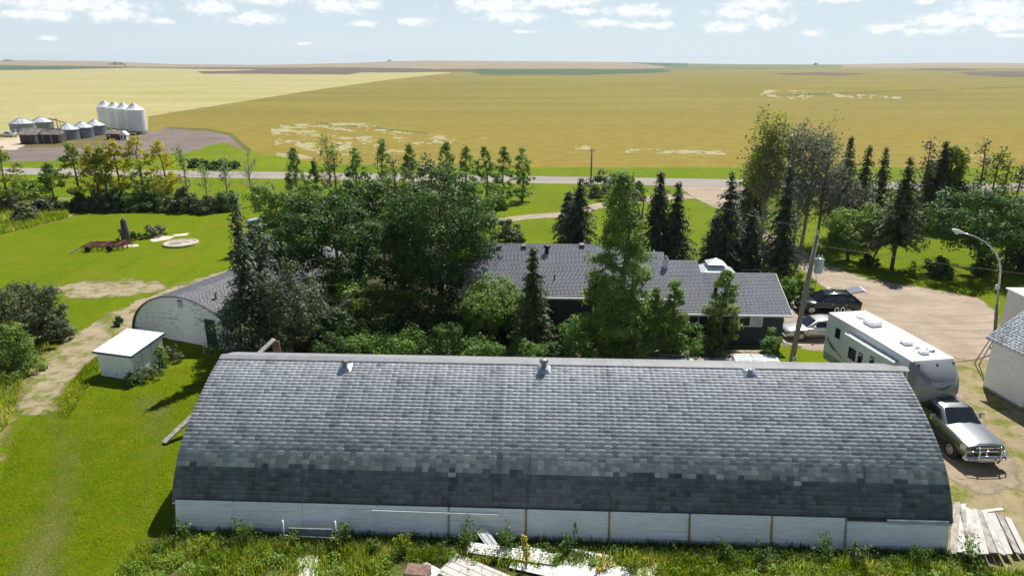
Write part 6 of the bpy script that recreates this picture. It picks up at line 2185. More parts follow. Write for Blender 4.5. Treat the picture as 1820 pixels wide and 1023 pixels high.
def bare_tree(name, label, base, H, W, seed, bark, group=None, leaf=None, nleaf=0, conif=False, lean=(0, 0), lsize=.2, dens=1.0):
    """a dead or nearly leafless tree: trunk, limbs and twigs"""
    rng = np.random.default_rng(seed)
    root = thing(name, label, 'tree', base, 0, group)
    m = MB()
    tr = H * .012 + .04
    p = branch_pts(rng, (0, 0, -.1), (lean[0], lean[1], H), 7, .02, 0)
    m.tube(p, [tr * (1.1 - i / 6) + .012 for i in range(7)], 7)
    tips = []
    nb = int(H * (6 if conif else 5.0) * dens)
    fat = max(.008, base[1] * .00019)
    for k in range(nb):
        t = rng.uniform(.18 if conif else .28, .97)
        q = t * 6; i = int(min(q, 5)); a = p[i] + (p[i + 1] - p[i]) * (q - i)
        an = rng.uniform(0, 6.283)
        if conif:
            L = W / 2 * (1 - t) ** .7 * rng.uniform(.5, 1.1) + .15
            e = a + np.array([math.cos(an) * L, math.sin(an) * L, -L * rng.uniform(.0, .35)])
        else:
            L = W / 2 * (1.15 - .75 * t) * rng.uniform(.5, 1.1)
            e = a + np.array([math.cos(an) * L, math.sin(an) * L, L * rng.uniform(.5, 1.5)])
        br = branch_pts(rng, a, e, 4, .08, .02)
        m.tube(br, [tr * .34 * (1 - t * .5), max(fat, tr * .22), max(fat, tr * .14), fat * .6], 4, cap=False)
        tips.append(e)
        for _ in range(3 if conif else 6):
            s = br[int(rng.integers(1, 4))]
            e2 = s + (e - a) * rng.uniform(.2, .5) + rng.normal(size=3) * L * .3
            m.tube(branch_pts(rng, s, e2, 3, .1, .05), [max(fat, tr * .13), max(fat * .8, tr * .09), fat * .4], 3, cap=False)
            tips.append(e2)
    m.build('trunk', bark, root)
    if leaf and nleaf:
        T = np.array(tips)
        idx = rng.integers(0, len(T), nleaf)
        w = T[idx][:, 2] / H
        ok = rng.random(nleaf) < np.clip((w - .15) * 1.5, .08, 1)
        C = (T[idx] + rng.normal(size=(nleaf, 3)) * .32)[ok]
        V, F = leaf_quads(rng, C, lsize)
        link('crown', np_mesh('crown', V, F, LEAF[leaf], var=rng.random(len(C))), root)
    return root


def at(px, py, ytop=None, wpx=None):
    b = G(px, py)
    zc = b.y * math.cos(PITCH) + CAM_H * math.sin(PITCH)
    return b, (top_z(b.x, b.y, ytop) if ytop is not None else None), (wpx * zc / FPX if wpx else None)


def B(px, py, ytop, wpx, leaf, label, seed, name='tree', **k):
    b, H, W = at(px, py, ytop, wpx)
    return broadleaf(name, label, b, H, W, leaf, seed, **k)


def K(px, py, ytop, wpx, label, seed, **k):
    b, H, W = at(px, py, ytop, wpx * 1.45)
    j = random.Random(seed)
    W *= j.uniform(.85, 1.2)
    k.setdefault('droop', j.uniform(.22, .45)); k.setdefault('sparse', j.uniform(.8, 1.1))
    return conifer('spruce_tree', label, b, H, W, seed, **k)


def DT(px, py, ytop, wpx, label, seed, bark=None, name='dead_tree', **k):
    b, H, W = at(px, py, ytop, wpx)
    return bare_tree(name, label, b, H, W, seed, bark or DEAD_BARK, **k)


far = dict(nleaf=1500, lsize=.34, ncl=58, limbs=16, shape='column', gap=.11)
# --- row along the road, left
RG = 'row of slender trees on the left before the road'
B(22, 376, 262, 66, 'mixed', 'yellow green tree at the left edge of the roadside row', 101, trunk_h=.25, group=RG, **far)
B(100, 362, 290, 46, 'aspen', 'small dark trunked tree second in the left roadside row', 102, trunk_h=.38, group=RG, **far)
B(143, 364, 254, 52, 'mixed', 'tree in front of the old wooden shed in the left roadside row', 103, trunk_h=.2, group=RG, **far)
B(176, 366, 258, 36, 'autumn', 'narrow golden tree below the middle steel bins', 104, trunk_h=.3, group=RG, **far)
B(203, 366, 262, 40, 'mixed', 'thin leaning tree below the gap between steel and white bins', 105, trunk_h=.42, lean=(-1.0, 0), group=RG, **far)
B(218, 366, 245, 46, 'autumn', 'tall golden tree below the left white hopper bins', 106, trunk_h=.25, group=RG, **far)
B(256, 364, 242, 54, 'mixed', 'tallest yellow green tree below the right white hopper bin', 107, trunk_h=.22, top_leaf='autumn', group=RG, **far)
B(298, 364, 252, 46, 'autumn', 'pale golden tree right of the white hopper bins', 108, trunk_h=.22, group=RG, **far)
DT(334, 366, 268, 26, 'thin nearly bare sapling right of the golden roadside trees', 109, leaf='aspen', nleaf=312, lsize=.35, group=RG)
DT(370, 366, 292, 26, 'thin bare forked sapling in the middle of the left roadside row', 110, leaf='aspen', nleaf=240, lsize=.3, group=RG)
DT(408, 366, 282, 24, 'thin bare sapling next to the tall dark evergreen on the left', 111, leaf='aspen', nleaf=288, lsize=.3, group=RG)
DT(451, 366, 268, 40, 'bare forked tree rising behind the tall dark evergreen on the left', 112, group=RG)
# hedge of shrubs below that row
HG = 'shrubs of the dark hedge along the left lawn'
hs = [(8, 372, 338, 62, 'grey', 'leftmost grey green shrub of the hedge'), (45, 392, 360, 40, 'willow', 'low shrub on the rough grass at the far left'), (84, 376, 348, 54, 'grey', 'grey shrub left of the hedge gap'),
      (140, 374, 346, 42, 'maple', 'dark hedge shrub at the left end of the long lawn edge'), (172, 374, 345, 42, 'grey', 'dark hedge shrub below the middle steel bins'), (204, 374, 342, 44, 'maple', 'dark hedge shrub below the leaning thin tree'),
      (236, 373, 345, 40, 'aspen', 'hedge shrub below the left white hopper bins'), (268, 373, 343, 44, 'maple', 'dark hedge shrub below the rightmost white bin'), (300, 374, 342, 40, 'aspen', 'hedge shrub below the pale golden tree'),
      (330, 376, 336, 44, 'grey', 'tall grey hedge shrub right of the golden trees'), (368, 377, 342, 46, 'willow', 'silvery hedge shrub under the forked sapling'), (402, 374, 334, 40, 'aspen', 'upright hedge shrub next to the tall dark evergreen')]
for i, (x, y, t, w, lf, lb) in enumerate(hs):
    B(x, y, t, w, lf, lb, 130 + i, name='shrub', shape='shrub', nleaf=2550, lsize=.30, ncl=34, stems=2, limbs=4, cat='shrub', group=HG, trunk_h=.05, gap=.22)
# lighter growth among those trunks
for i, (x, y, t, w, lf, lb) in enumerate([(60, 352, 318, 60, 'lime', 'light green bush on the verge behind the left hedge shrubs'), (190, 352, 312, 60, 'aspen', 'light bush behind the hedge in the middle of the left row'),
                                          (270, 350, 318, 60, 'aspen', 'light bush behind the hedge right of the white bins'), (400, 300, 284, 60, 'maple', 'dark low bush beyond the road left of the salt flat'), (352, 296, 282, 40, 'maple', 'small dark bush beyond the road beside the ploughed ground')]):
    B(x, y, t, w, lf, lb, 150 + i, name='bush', shape='shrub', nleaf=1650, lsize=.42, ncl=26, stems=2, limbs=3, cat='bush', trunk_h=.05, gap=.22)

# --- middle grove, back row of aspens towards the road
AG = 'aspens of the back row in the middle grove'
asp = [(530, 372, 262, 34, 'aspen', 'slim aspen at the left end of the middle back row'), (566, 372, 283, 34, 'aspen', 'short aspen beside the bare poplars in the middle back row'), (638, 366, 262, 42, 'aspen', 'aspen right of the bare poplars'), (685, 362, 248, 42, 'aspen', 'tallest dense aspen of the middle back row'),
       (732, 364, 258, 40, 'aspen', 'aspen between the tall dense aspen and the right hand five'), (796, 366, 252, 44, 'aspen', 'first and widest of five aspens by the green lawn'), (830, 366, 258, 38, 'aspen', 'second of five aspens by the green lawn'), (862, 368, 262, 44, 'aspen', 'third of five aspens by the green lawn'),
       (895, 360, 262, 44, 'aspen', 'fourth of five aspens by the green lawn'), (928, 357, 264, 42, 'aspen', 'rightmost of five aspens by the green lawn')]
for i, (x, y, t, w, lf, lb) in enumerate(asp):
    B(x, y, t, w, lf, lb, 170 + i, name='aspen_tree', shape='column', trunk_h=.07, nleaf=2700, lsize=.26, ncl=90, limbs=18, bark=PALE_BARK, group=AG, gap=.10)
DT(588, 385, 245, 34, 'tall bare poplar standing over the middle grove, left one', 185, bark=RED_BARK, leaf='aspen', nleaf=360, lsize=.3)
DT(602, 388, 262, 26, 'tall bare poplar standing over the middle grove, right one', 186, bark=RED_BARK, leaf='aspen', nleaf=288, lsize=.3)
DT(708, 470, 282, 34, 'reddish bare trunk rising in front of the tall dense aspen', 187, bark=RED_BARK, leaf='grey', nleaf=240)
# mid layer of the grove
mid = [(500, 440, 330, 92, 'aspen', 'loose mid green tree between the evergreen and the big maples', 0), (560, 430, 318, 90, 'aspen', 'light green tree behind the left big maple', 0), (630, 440, 320, 110, 'maple', 'dark green tree behind the gap of the two big maples', 0),
       (700, 420, 312, 90, 'aspen', 'green tree behind the dark gap of the grove', 0), (770, 415, 285, 100, 'willow', 'grey green tree crowning the middle of the grove', 0), (835, 420, 322, 80, 'aspen', 'grey green tree at the right shoulder of the grove', 0)]
for i, (x, y, t, w, lf, lb, _) in enumerate(mid):
    B(x, y, t, w, lf, lb, 190 + i, trunk_h=.06, nleaf=6900, lsize=.30, ncl=80, limbs=10, gap=.13)
B(606, 560, 345, 190, 'maple', 'big dark maple with pale trunk left of the grove centre', 201, name='maple_tree', trunk_h=.12, nleaf=24000, lsize=.22, ncl=130, limbs=20, gap=.12)
B(778, 566, 318, 200, 'maple', 'broadest dark maple overhanging the left end of the house', 202, name='maple_tree', trunk_h=.10, nleaf=30000, lsize=.22, ncl=160, limbs=22, gap=.12, lean=(.4, .2))
B(690, 520, 375, 120, 'maple', 'dark maple filling the gap between the two big maples', 203, name='maple_tree', trunk_h=.08, nleaf=14000, lsize=.22, ncl=90, limbs=12, gap=.13)
B(640, 585, 500, 110, 'lime', 'small sunlit lime green tree under the big maples', 204, trunk_h=.18, nleaf=5100, lsize=.18, ncl=60, limbs=8, gap=.16)
B(725, 590, 520, 90, 'lime', 'low lime green bush in the dark heart of the grove', 205, name='bush', cat='bush', shape='shrub', nleaf=3300, lsize=.18, ncl=40, stems=2, limbs=5, trunk_h=.05, gap=.2)
# tall dark evergreen at the left, grey thicket at its foot
b_, H_, W_ = at(452, 640, 336, 96)
conifer('evergreen_tree', 'tall ragged dark evergreen left of the grove beside the arched store', b_, H_, W_, 211, leaf='juniper', low=.05, sparse=.85, droop=.1)
B(478, 600, 400, 84, 'juniper', 'narrow ragged tree standing close behind the tall dark evergreen', 212, trunk_h=.12, nleaf=7800, lsize=.20, ncl=80, limbs=12, gap=.13, shape='column')
B(452, 640, 520, 120, 'grey', 'grey leafed thicket at the foot of the tall dark evergreen', 213, name='bush', cat='bush', shape='shrub', nleaf=7800, lsize=.17, ncl=80, stems=3, limbs=10, trunk_h=.05, gap=.16, twigs=2, bark=DEAD_BARK)
B(520, 636, 478, 110, 'grey', 'tall grey green thicket beside the vine hedge', 214, name='bush', cat='bush', nleaf=9000, lsize=.17, ncl=90, stems=3, limbs=12, trunk_h=.08, gap=.14, twigs=2, bark=DEAD_BARK)
DT(590, 620, 540, 130, 'fallen grey branches tangled at the edge of the grove', 215, name='brushwood')
DT(838, 560, 478, 120, 'bare grey limbs reaching over the left corner of the house roof', 216, leaf='grey', nleaf=192)
# vine hedge directly behind the barn
VG = 'leafy mounds of the vine hedge behind the barn'
vh = [(585, 640, 598, 90, 'left end mound of the vine hedge behind the barn'), (650, 640, 592, 100, 'second mound of the vine hedge from its left end'), (720, 642, 588, 100, 'middle left mound of the vine hedge below the grove'), (790, 642, 590, 100, 'middle right mound of the vine hedge below the grove'),
      (860, 644, 596, 100, 'mound of the vine hedge left of the front spruce'), (930, 645, 604, 90, 'mound of the vine hedge below the front spruce'), (985, 645, 610, 70, 'right end mound of the vine hedge by the tall poplar')]
for i, (x, y, t, w, lb) in enumerate(vh):
    B(x, y, t, w, 'vine' if i % 3 else 'maple', lb, 220 + i, name='vine_hedge', cat='hedge', shape='shrub', nleaf=6300, lsize=.15, ncl=80, stems=3, limbs=5, trunk_h=.05, gap=.20, group=VG)
B(868, 600, 488, 118, 'aspen', 'rounded leafy tree in front of the left house roof', 230, trunk_h=.10, nleaf=9750, lsize=.18, ncl=90, limbs=10, gap=.15)
B(848, 606, 530, 80, 'lime', 'bright green bush left of the front spruce', 231, name='bush', cat='bush', shape='shrub', nleaf=4800, lsize=.16, ncl=50, stems=2, limbs=5, trunk_h=.05, gap=.18)
b_, H_, W_ = at(946, 618, 434, 92)
conifer('spruce_tree', 'grey green spruce standing in front of the house roof', b_, H_, W_, 232, leaf='greenspruce', low=.02, droop=.22)
B(1092, 642, 312, 112, 'aspen', 'tall poplar rising in front of the house to the road', 233, name='poplar_tree', shape='column', trunk_h=.02, nleaf=30000, lsize=.17, ncl=230, limbs=34, gap=.085, stems=2)
B(1022, 640, 556, 76, 'vine', 'bright leafy bush at the left foot of the tall poplar', 234, name='bush', cat='bush', shape='shrub', nleaf=4200, lsize=.16, ncl=46, stems=2, limbs=5, trunk_h=.05, gap=.2)
B(1130, 646, 560, 60, 'vine', 'bright leafy bush at the right foot of the tall poplar', 2345, name='bush', cat='bush', shape='shrub', nleaf=3300, lsize=.16, ncl=40, stems=2, limbs=5, trunk_h=.05, gap=.2)
B(1160, 640, 512, 46, 'aspen', 'young poplar just right of the tall poplar', 235, name='poplar_tree', shape='column', trunk_h=.06, nleaf=4500, lsize=.16, ncl=60, limbs=14, gap=.12)
B(1190, 638, 500, 48, 'aspen', 'young poplar in front of the porch of the house', 236, name='poplar_tree', shape='column', trunk_h=.06, nleaf=4500, lsize=.16, ncl=60, limbs=14, gap=.12)
B(1279, 622, 478, 58, 'aspen', 'young poplar standing between the two right hand windows', 237, name='poplar_tree', shape='column', trunk_h=.08, nleaf=6300, lsize=.16, ncl=80, limbs=18, gap=.11)
B(1216, 634, 582, 76, 'vine', 'light green shrub under the left hand window', 238, name='shrub', cat='shrub', shape='shrub', nleaf=4200, lsize=.15, ncl=46, stems=2, limbs=5, trunk_h=.05, gap=.2)
B(1268, 636, 592, 80, 'grey', 'dark shrub under the young poplar by the windows', 239, name='shrub', cat='shrub', shape='shrub', nleaf=3900, lsize=.15, ncl=46, stems=2, limbs=5, trunk_h=.05, gap=.2)
B(1368, 640, 596, 34, 'vine', 'small shrub at the right front corner of the house', 240, name='shrub', cat='shrub', shape='shrub', nleaf=2100, lsize=.14, ncl=26, stems=2, limbs=4, trunk_h=.05, gap=.22)
B(1372, 575, 548, 30, 'maple', 'climbing shrub against the right end wall of the house', 241, name='shrub', cat='shrub', shape='shrub', nleaf=1350, lsize=.15, ncl=22, stems=2, limbs=4, trunk_h=.05, gap=.22)
for i, (x, y, t, w, lf, lb) in enumerate([(1392, 536, 498, 50, 'vine', 'leafy garden shrub left of the black SUV'), (1420, 524, 494, 50, 'aspen', 'leafy garden shrub behind the black SUV'), (1380, 512, 486, 40, 'lime', 'light garden shrub at the corner behind the house')]):
    B(x, y, t, w, lf, lb, 245 + i, name='shrub', cat='shrub', shape='shrub', nleaf=2850, lsize=.18, ncl=36, stems=2, limbs=4, trunk_h=.05, gap=.22)
B(900, 436, 395, 60, 'grey', 'grey green bush behind the left end of the house ridge', 250, name='bush', cat='bush', shape='shrub', nleaf=3300, lsize=.24, ncl=40, stems=2, limbs=4, trunk_h=.05, gap=.2)
B(1085, 348, 308, 84, 'grey', 'round bush by the road behind the tall poplar', 251, name='bush', cat='bush', shape='shrub', nleaf=3600, lsize=.34, ncl=50, stems=2, limbs=4, trunk_h=.05, gap=.2)
B(1125, 352, 318, 50, 'aspen', 'lighter bush right of the round roadside bush', 252, name='bush', cat='bush', shape='shrub', nleaf=2400, lsize=.34, ncl=36, stems=2, limbs=4, trunk_h=.05, gap=.2)
B(1190, 462, 430, 60, 'lime', 'yellowish shrub behind the white chimney', 253, name='shrub', cat='shrub', shape='shrub', nleaf=2250, lsize=.22, ncl=30, stems=2, limbs=4, trunk_h=.05, gap=.2)
# --- spruces behind the house
K(1020, 452, 316, 88, 'broad dark spruce on the lawn left of the tall poplar', 261, low=.0, lean=(.5, 0))
K(1008, 440, 340, 50, 'lower second top of the broad dark spruce by the path', 262, low=.3)
K(1165, 462, 302, 84, 'tall dark spruce right of the tall poplar', 263, low=.0)
K(1196, 462, 320, 66, 'slightly lower spruce paired with the tall dark spruce', 264, low=.0)
K(1283, 500, 304, 92, 'dark spruce left of the driveway mouth', 265, low=.0)
K(1325, 500, 368, 80, 'lower dark spruce beside the driveway mouth', 266, low=.0)
K(1262, 505, 380, 64, 'short dark spruce behind the gazebo', 2661, low=.0)
K(1380, 500, 290, 84, 'tall dark spruce at the driveway left of the utility pole', 267, low=.05)
K(1330, 400, 258, 78, 'green spruce in front of the dying poplars', 268, leaf='greenspruce', low=.08)
DT(1345, 495, 410, 20, 'thin dark stem beside the tall driveway spruce', 269, bark=BARK)
# --- dying poplar clump and mixed belt on the right
PG = 'dying poplars with yellow green tops right of the driveway'
for i, (x, y, t, w, lb) in enumerate([(1352, 425, 228, 78, 'dying poplar with the brightest yellow green top'), (1392, 432, 242, 92, 'dying poplar in the middle of the grey clump'), (1425, 432, 246, 92, 'dying poplar right of the middle of the grey clump'), (1452, 430, 258, 74, 'smaller dying poplar at the right of the grey clump')]):
    DT(x, y, t, w, lb, 271 + i, name='poplar_tree', leaf='mixed' if i == 0 else 'willow', nleaf=3900 if i == 0 else 1500, lsize=.30, group=PG, dens=2.2)
B(1345, 420, 262, 56, 'mixed', 'yellow green poplar at the left edge of the dying clump', 276, trunk_h=.4, nleaf=3300, lsize=.32, ncl=46, limbs=10)
for i, (x, y, t, w, lb) in enumerate([(1410, 440, 330, 70, 'grey leafless tree behind the utility pole top'), (1470, 436, 320, 80, 'grey tangled tree left of the belt spruces'), (1520, 436, 335, 70, 'grey tangled tree under the belt spruces')]):
    DT(x, y, t, w, lb, 281 + i, leaf='grey', nleaf=840, lsize=.26, dens=2.2)
K(1487, 424, 242, 60, 'first of three slender spruces in the right belt', 291, leaf='greenspruce', low=.15)
K(1520, 424, 256, 58, 'second of three slender spruces in the right belt', 292, leaf='greenspruce', low=.15)
K(1550, 420, 260, 54, 'third of three slender spruces in the right belt', 293, leaf='greenspruce', low=.15)
B(1508, 462, 362, 90, 'aspen', 'leafy tree on the lawn behind the transformer', 294, trunk_h=.18, nleaf=7500, lsize=.24, ncl=70, limbs=10, gap=.14)
K(1585, 476, 278, 84, 'open spruce with bare lower trunks on the right lawn', 295, leaf='greenspruce', low=.24, sparse=.8, droop=.2)
DT(1545, 470, 395, 50, 'leaning half bare trunk beside the open spruce', 296, bark=BARK, leaf='brownspruce', nleaf=1350, lsize=.25, lean=(1.5, 0))
B(1546, 472, 452, 34, 'maple', 'low dark bush at the foot of the leaning trunk', 297, name='bush', cat='bush', shape='shrub', nleaf=1350, lsize=.2, ncl=20, stems=1, limbs=3, trunk_h=.05, gap=.22)
DT(1626, 402, 246, 36, 'dead spruce spire behind the open spruce', 301, bark=RED_BARK, conif=True, leaf='brownspruce', nleaf=1350, lsize=.3)
K(1654, 402, 250, 52, 'dark spruce spire right of the dead spire', 302, leaf='spruce', low=.2)
K(1634, 400, 282, 40, 'lower spruce between the dead spire and the dark spire', 3021, leaf='greenspruce', low=.1)
B(1672, 402, 252, 44, 'mixed', 'yellow topped poplar in the right belt', 303, trunk_h=.4, nleaf=2850, lsize=.34, ncl=44, limbs=10)
K(1686, 402, 282, 26, 'very narrow dark spruce right of the yellow topped poplar', 304, leaf='spruce', low=.1)
DT(1720, 400, 250, 40, 'tallest bare dead spruce in the right belt', 305, bark=RED_BARK, conif=True, leaf='willow', nleaf=600, lsize=.34)
DT(1752, 400, 262, 44, 'bare dead spruce right of the tallest dead one', 306, bark=RED_BARK, conif=True, leaf='mixed', nleaf=840, lsize=.34)
DT(1770, 402, 280, 40, 'thin half dead spruce between bare spruces', 3061, bark=RED_BARK, conif=True, leaf='mixed', nleaf=600, lsize=.34)
DT(1796, 404, 284, 44, 'bare dead spruce at the right end of the belt', 307, bark=RED_BARK, conif=True, leaf='brownspruce', nleaf=480, lsize=.34)
B(1705, 408, 330, 80, 'grey', 'grey green tree filling the belt below the dead spruces', 308, trunk_h=.12, nleaf=3900, lsize=.32, ncl=50, limbs=10)
B(1790, 415, 345, 90, 'aspen', 'green tree filling the right end of the belt', 309, trunk_h=.12, nleaf=3900, lsize=.32, ncl=50, limbs=10)
B(1600, 412, 372, 70, 'aspen', 'green undergrowth behind the open spruce', 3091, name='bush', cat='bush', shape='shrub', nleaf=2700, lsize=.3, ncl=36, stems=2, limbs=4, trunk_h=.05, gap=.2)
B(1752, 482, 338, 200, 'maple', 'broad leaning tree with thick trunk on the right lawn', 311, trunk_h=.32, nleaf=14250, lsize=.24, ncl=110, limbs=18, lean=(-1.6, .5), gap=.125)
K(1812, 480, 322, 70, 'dark spruce at the right edge behind the yard lamp', 312, leaf='spruce', low=.06)
DT(1785, 478, 350, 30, 'dark leaning stem between the broad tree and the edge spruce', 313, bark=BARK, leaf='maple', nleaf=480)
B(1742, 486, 420, 40, 'maple', 'dark sucker growth at the foot of the broad leaning tree', 314, name='bush', cat='bush', shape='shrub', nleaf=2100, lsize=.2, ncl=26, stems=1, limbs=4, trunk_h=.05, gap=.2)
B(1668, 490, 456, 42, 'maple', 'round dark bush alone on the right lawn', 315, name='bush', cat='bush', shape='shrub', nleaf=3300, lsize=.17, ncl=40, stems=2, limbs=4, trunk_h=.05, gap=.2)
B(1617, 486, 462, 18, 'lime', 'little upright plant alone on the right lawn', 316, name='bush', cat='bush', shape='shrub', nleaf=504, lsize=.15, ncl=14, stems=1, limbs=3, trunk_h=.05, gap=.22)
# --- willows at the left edge
B(52, 612, 508, 140, 'grey', 'large silvery bush at the left edge beside the dirt track', 321, name='bush', cat='bush', nleaf=13500, lsize=.17, ncl=110, stems=3, limbs=14, trunk_h=.04, gap=.14)
B(104, 600, 545, 66, 'willow', 'brownish bush right of the large silvery bush', 322, name='bush', cat='bush', shape='shrub', nleaf=3900, lsize=.16, ncl=46, stems=3, limbs=8, trunk_h=.05, gap=.18, twigs=1)
B(14, 662, 572, 90, 'aspen', 'rounded dark bush below the large silvery bush', 323, name='bush', cat='bush', shape='shrub', nleaf=7800, lsize=.16, ncl=70, stems=3, limbs=8, trunk_h=.05, gap=.16)
B(-60, 610, 530, 120, 'grey', 'bush cut by the left edge of the picture', 324, name='bush', cat='bush', shape='shrub', nleaf=6300, lsize=.17, ncl=60, stems=3, limbs=8, trunk_h=.05, gap=.16)
# small growth on the lawn
B(280, 420, 400, 40, 'willow', 'brownish weed clump by the concrete slabs', 331, name='bush', cat='bush', shape='shrub', nleaf=1350, lsize=.2, ncl=20, stems=2, limbs=4, trunk_h=.05, gap=.2)
B(240, 426, 410, 24, 'maple', 'small green bush right of the dark weathered post', 332, name='bush', cat='bush', shape='shrub', nleaf=720, lsize=.18, ncl=16, stems=1, limbs=3, trunk_h=.05, gap=.22)
B(218, 432, 398, 14, 'maple', 'climbing plant on the dark weathered post', 333, name='bush', cat='bush', shape='shrub', nleaf=504, lsize=.16, ncl=14, stems=1, limbs=2, trunk_h=.05, gap=.2)
for i, (x, y, t, w, lf, lb) in enumerate([(288, 652, 612, 24, 'vine', 'weed bush between the white box shed and the store'), (262, 672, 644, 46, 'willow', 'low weeds at the right corner of the white box shed'), (236, 684, 660, 26, 'maple', 'dark weeds at the front corner of the white box shed'),
                                          (212, 578, 560, 18, 'maple', 'small weed bush above the white box shed by the track'), (308, 640, 618, 40, 'grey', 'dark weeds along the foot of the peeling end wall')]):
    B(x, y, t, w, lf, lb, 340 + i, name='weed_bush', cat='weeds', shape='shrub', nleaf=840, lsize=.13, ncl=22, stems=1, limbs=3, trunk_h=.05, gap=.22)

# --- weeds and tall grass in front of the barn


def blades(name, N, area, hrange, leaf, seed, width=.016, label=None, cat=None, dens=None):
    rng = np.random.default_rng(seed)
    P = area(rng, N)
    n = len(P)
    h = rng.uniform(hrange[0], hrange[1], n) * rng.uniform(.6, 1.2, n)
    if dens is not None: h = h * dens(P)
    a = rng.uniform(0, 2 * np.pi, n)
    bend = rng.uniform(.1, .7, n) * h
    d = np.stack([np.cos(a), np.sin(a), 0 * a], 1)
    s = np.stack([-np.sin(a), np.cos(a), 0 * a], 1) * width * rng.uniform(.6, 1.6, n)[:, None]
    b = np.concatenate([P, np.zeros((n, 1))], 1)
    m1 = b + d * (bend * .3)[:, None]; m1[:, 2] = h * .6
    tp = b + d * bend[:, None]; tp[:, 2] = h
    V = np.stack([b - s, b + s, m1 + s * .8, m1 - s * .8, tp], 1).reshape(-1, 3)
    i = np.arange(n)[:, None] * 5
    F = np.concatenate([i + np.array([[0, 1, 2]]), i + np.array([[0, 2, 3]]), i + np.array([[3, 2, 4]])], 0)
    cl = fbm(P[:, 0] * .8, P[:, 1] * .8, seed)
    v = np.clip(.5 + (cl - .5) * 1.6 + rng.normal(size=n) * .18, 0, 1)
    o = link(name, np_mesh(name, V, F, LEAF[leaf], var=np.tile(v, 3)))
    return tag(o, label, cat, kind='stuff')


def band(u0, u1, v0, v1, thr=.30, sd=1):
    def f(rng, N):
        u = rng.uniform(u0, u1, N); v = rng.uniform(v0, v1, N)
        c, s = math.cos(BROT), math.sin(BROT)
        P = np.stack([BARN_A.x + c * u - s * v, BARN_A.y + s * u + c * v], 1)
        keep = fbm(P[:, 0] * .9, P[:, 1] * .9, sd) > thr * rng.uniform(.6, 1.4, N)
        # clear of the scrap heap
        hx = (u > 9.6) & (u < 18.3) & (v < -1.6)
        keep &= ~(hx & (rng.random(N) > .05))
        return P[keep]
    return f


blades('tall_grass', 70000, band(-.9, BL + 3.5, -5.2, -.9, .36, 51), (.15, .48), 'grass', 61, .012, 'tall yellow green grass growing in front of the barn', 'grass', dens=lambda P: .45 + 1.3 * fbm(P[:, 0] * .7, P[:, 1] * .9, 88) ** 1.3)
blades('shaded_weeds', 26000, band(-.3, BL + 1.0, -1.5, -.05, .35, 52), (.1, .3), 'weed', 62, .018, 'short weeds in the shade along the barn wall', 'weeds')


def bank(poly, thr=.0):
    pp = [(G(*p).x, G(*p).y) for p in poly]
    A = np.array(pp)
    def f(rng, N):
        P = rng.uniform(A.min(0), A.max(0), (N, 2))
        return P[inpoly(P[:, 0], P[:, 1], pp)]
    return f


blades('bank_grass', 40000, bank([(-150, 540), (0, 545), (110, 590), (62, 640), (34, 700), (14, 760), (-60, 800), (-150, 700)]), (.2, .55), 'grass', 63, .02, 'rough grass on the bank beside the dirt track', 'grass')
blades('rough_grass_tufts', 26000, bank([(-60, 372), (60, 362), (130, 362), (120, 388), (30, 410), (-60, 430)]), (.3, .8), 'grass', 64, .03, 'dry brown grass on the rough ground at the far left', 'grass')
blades('lawn_grass', 130000, bank([(-60, 1100), (20, 780), (110, 700), (330, 650), (390, 655), (330, 780), (310, 940), (300, 1100)]), (.02, .055), 'mown', 65, .010, 'mown grass of the near lawn left of the barn', 'grass')
blades('track_edge_grass', 16000, bank([(100, 740), (118, 690), (152, 650), (210, 606), (268, 560), (300, 545), (240, 600), (180, 650), (150, 700), (120, 745)]), (.08, .22), 'grass', 66, .018, 'longer grass between the dirt track and the white box shed', 'grass')



def weed_thicket(name, label, seed, n_clump, leaf, hr, wr, size, u0, u1, v0, v1, per=60):
    """leafy weeds grown together: small clumps of leaves, too many to count"""
    rng = np.random.default_rng(seed)
    P = band(u0, u1, v0, v1, .40, seed)(rng, n_clump)
    n = len(P)
    h = rng.uniform(*hr, n); w = rng.uniform(*wr, n); tone = rng.uniform(-.25, .25, n)
    idx = np.repeat(np.arange(n), per)
    od = unit(rng, len(idx)); od[:, 2] = np.abs(od[:, 2])
    C = np.concatenate([P, np.zeros((n, 1))], 1)[idx] + od * np.stack([w[idx], w[idx], h[idx]], 1) * (rng.random(len(idx)) ** .5)[:, None]
    C[:, 2] += .02
    V, F = leaf_quads(rng, C, size, aspect=.36, outward=od * .6)
    tag(link(name, np_mesh(name, V, F, LEAF[leaf], var=np.clip(.5 + tone[idx] + rng.normal(size=len(idx)) * .2, 0, 1))), label, 'weeds', kind='stuff')


weed_thicket('leafy_weeds', 'bright leafy weeds grown through the tall grass before the barn', 71, 950, 'lime', (.18, .5), (.15, .45), .12, -.8, BL + 3.5, -4.5, -1.3, 70)
weed_thicket('dark_weeds', 'dark leafy weeds in the shade at the foot of the barn wall', 72, 260, 'weed', (.15, .38), (.15, .35), .11, -.2, BL + .6, -1.5, -.15, 60)


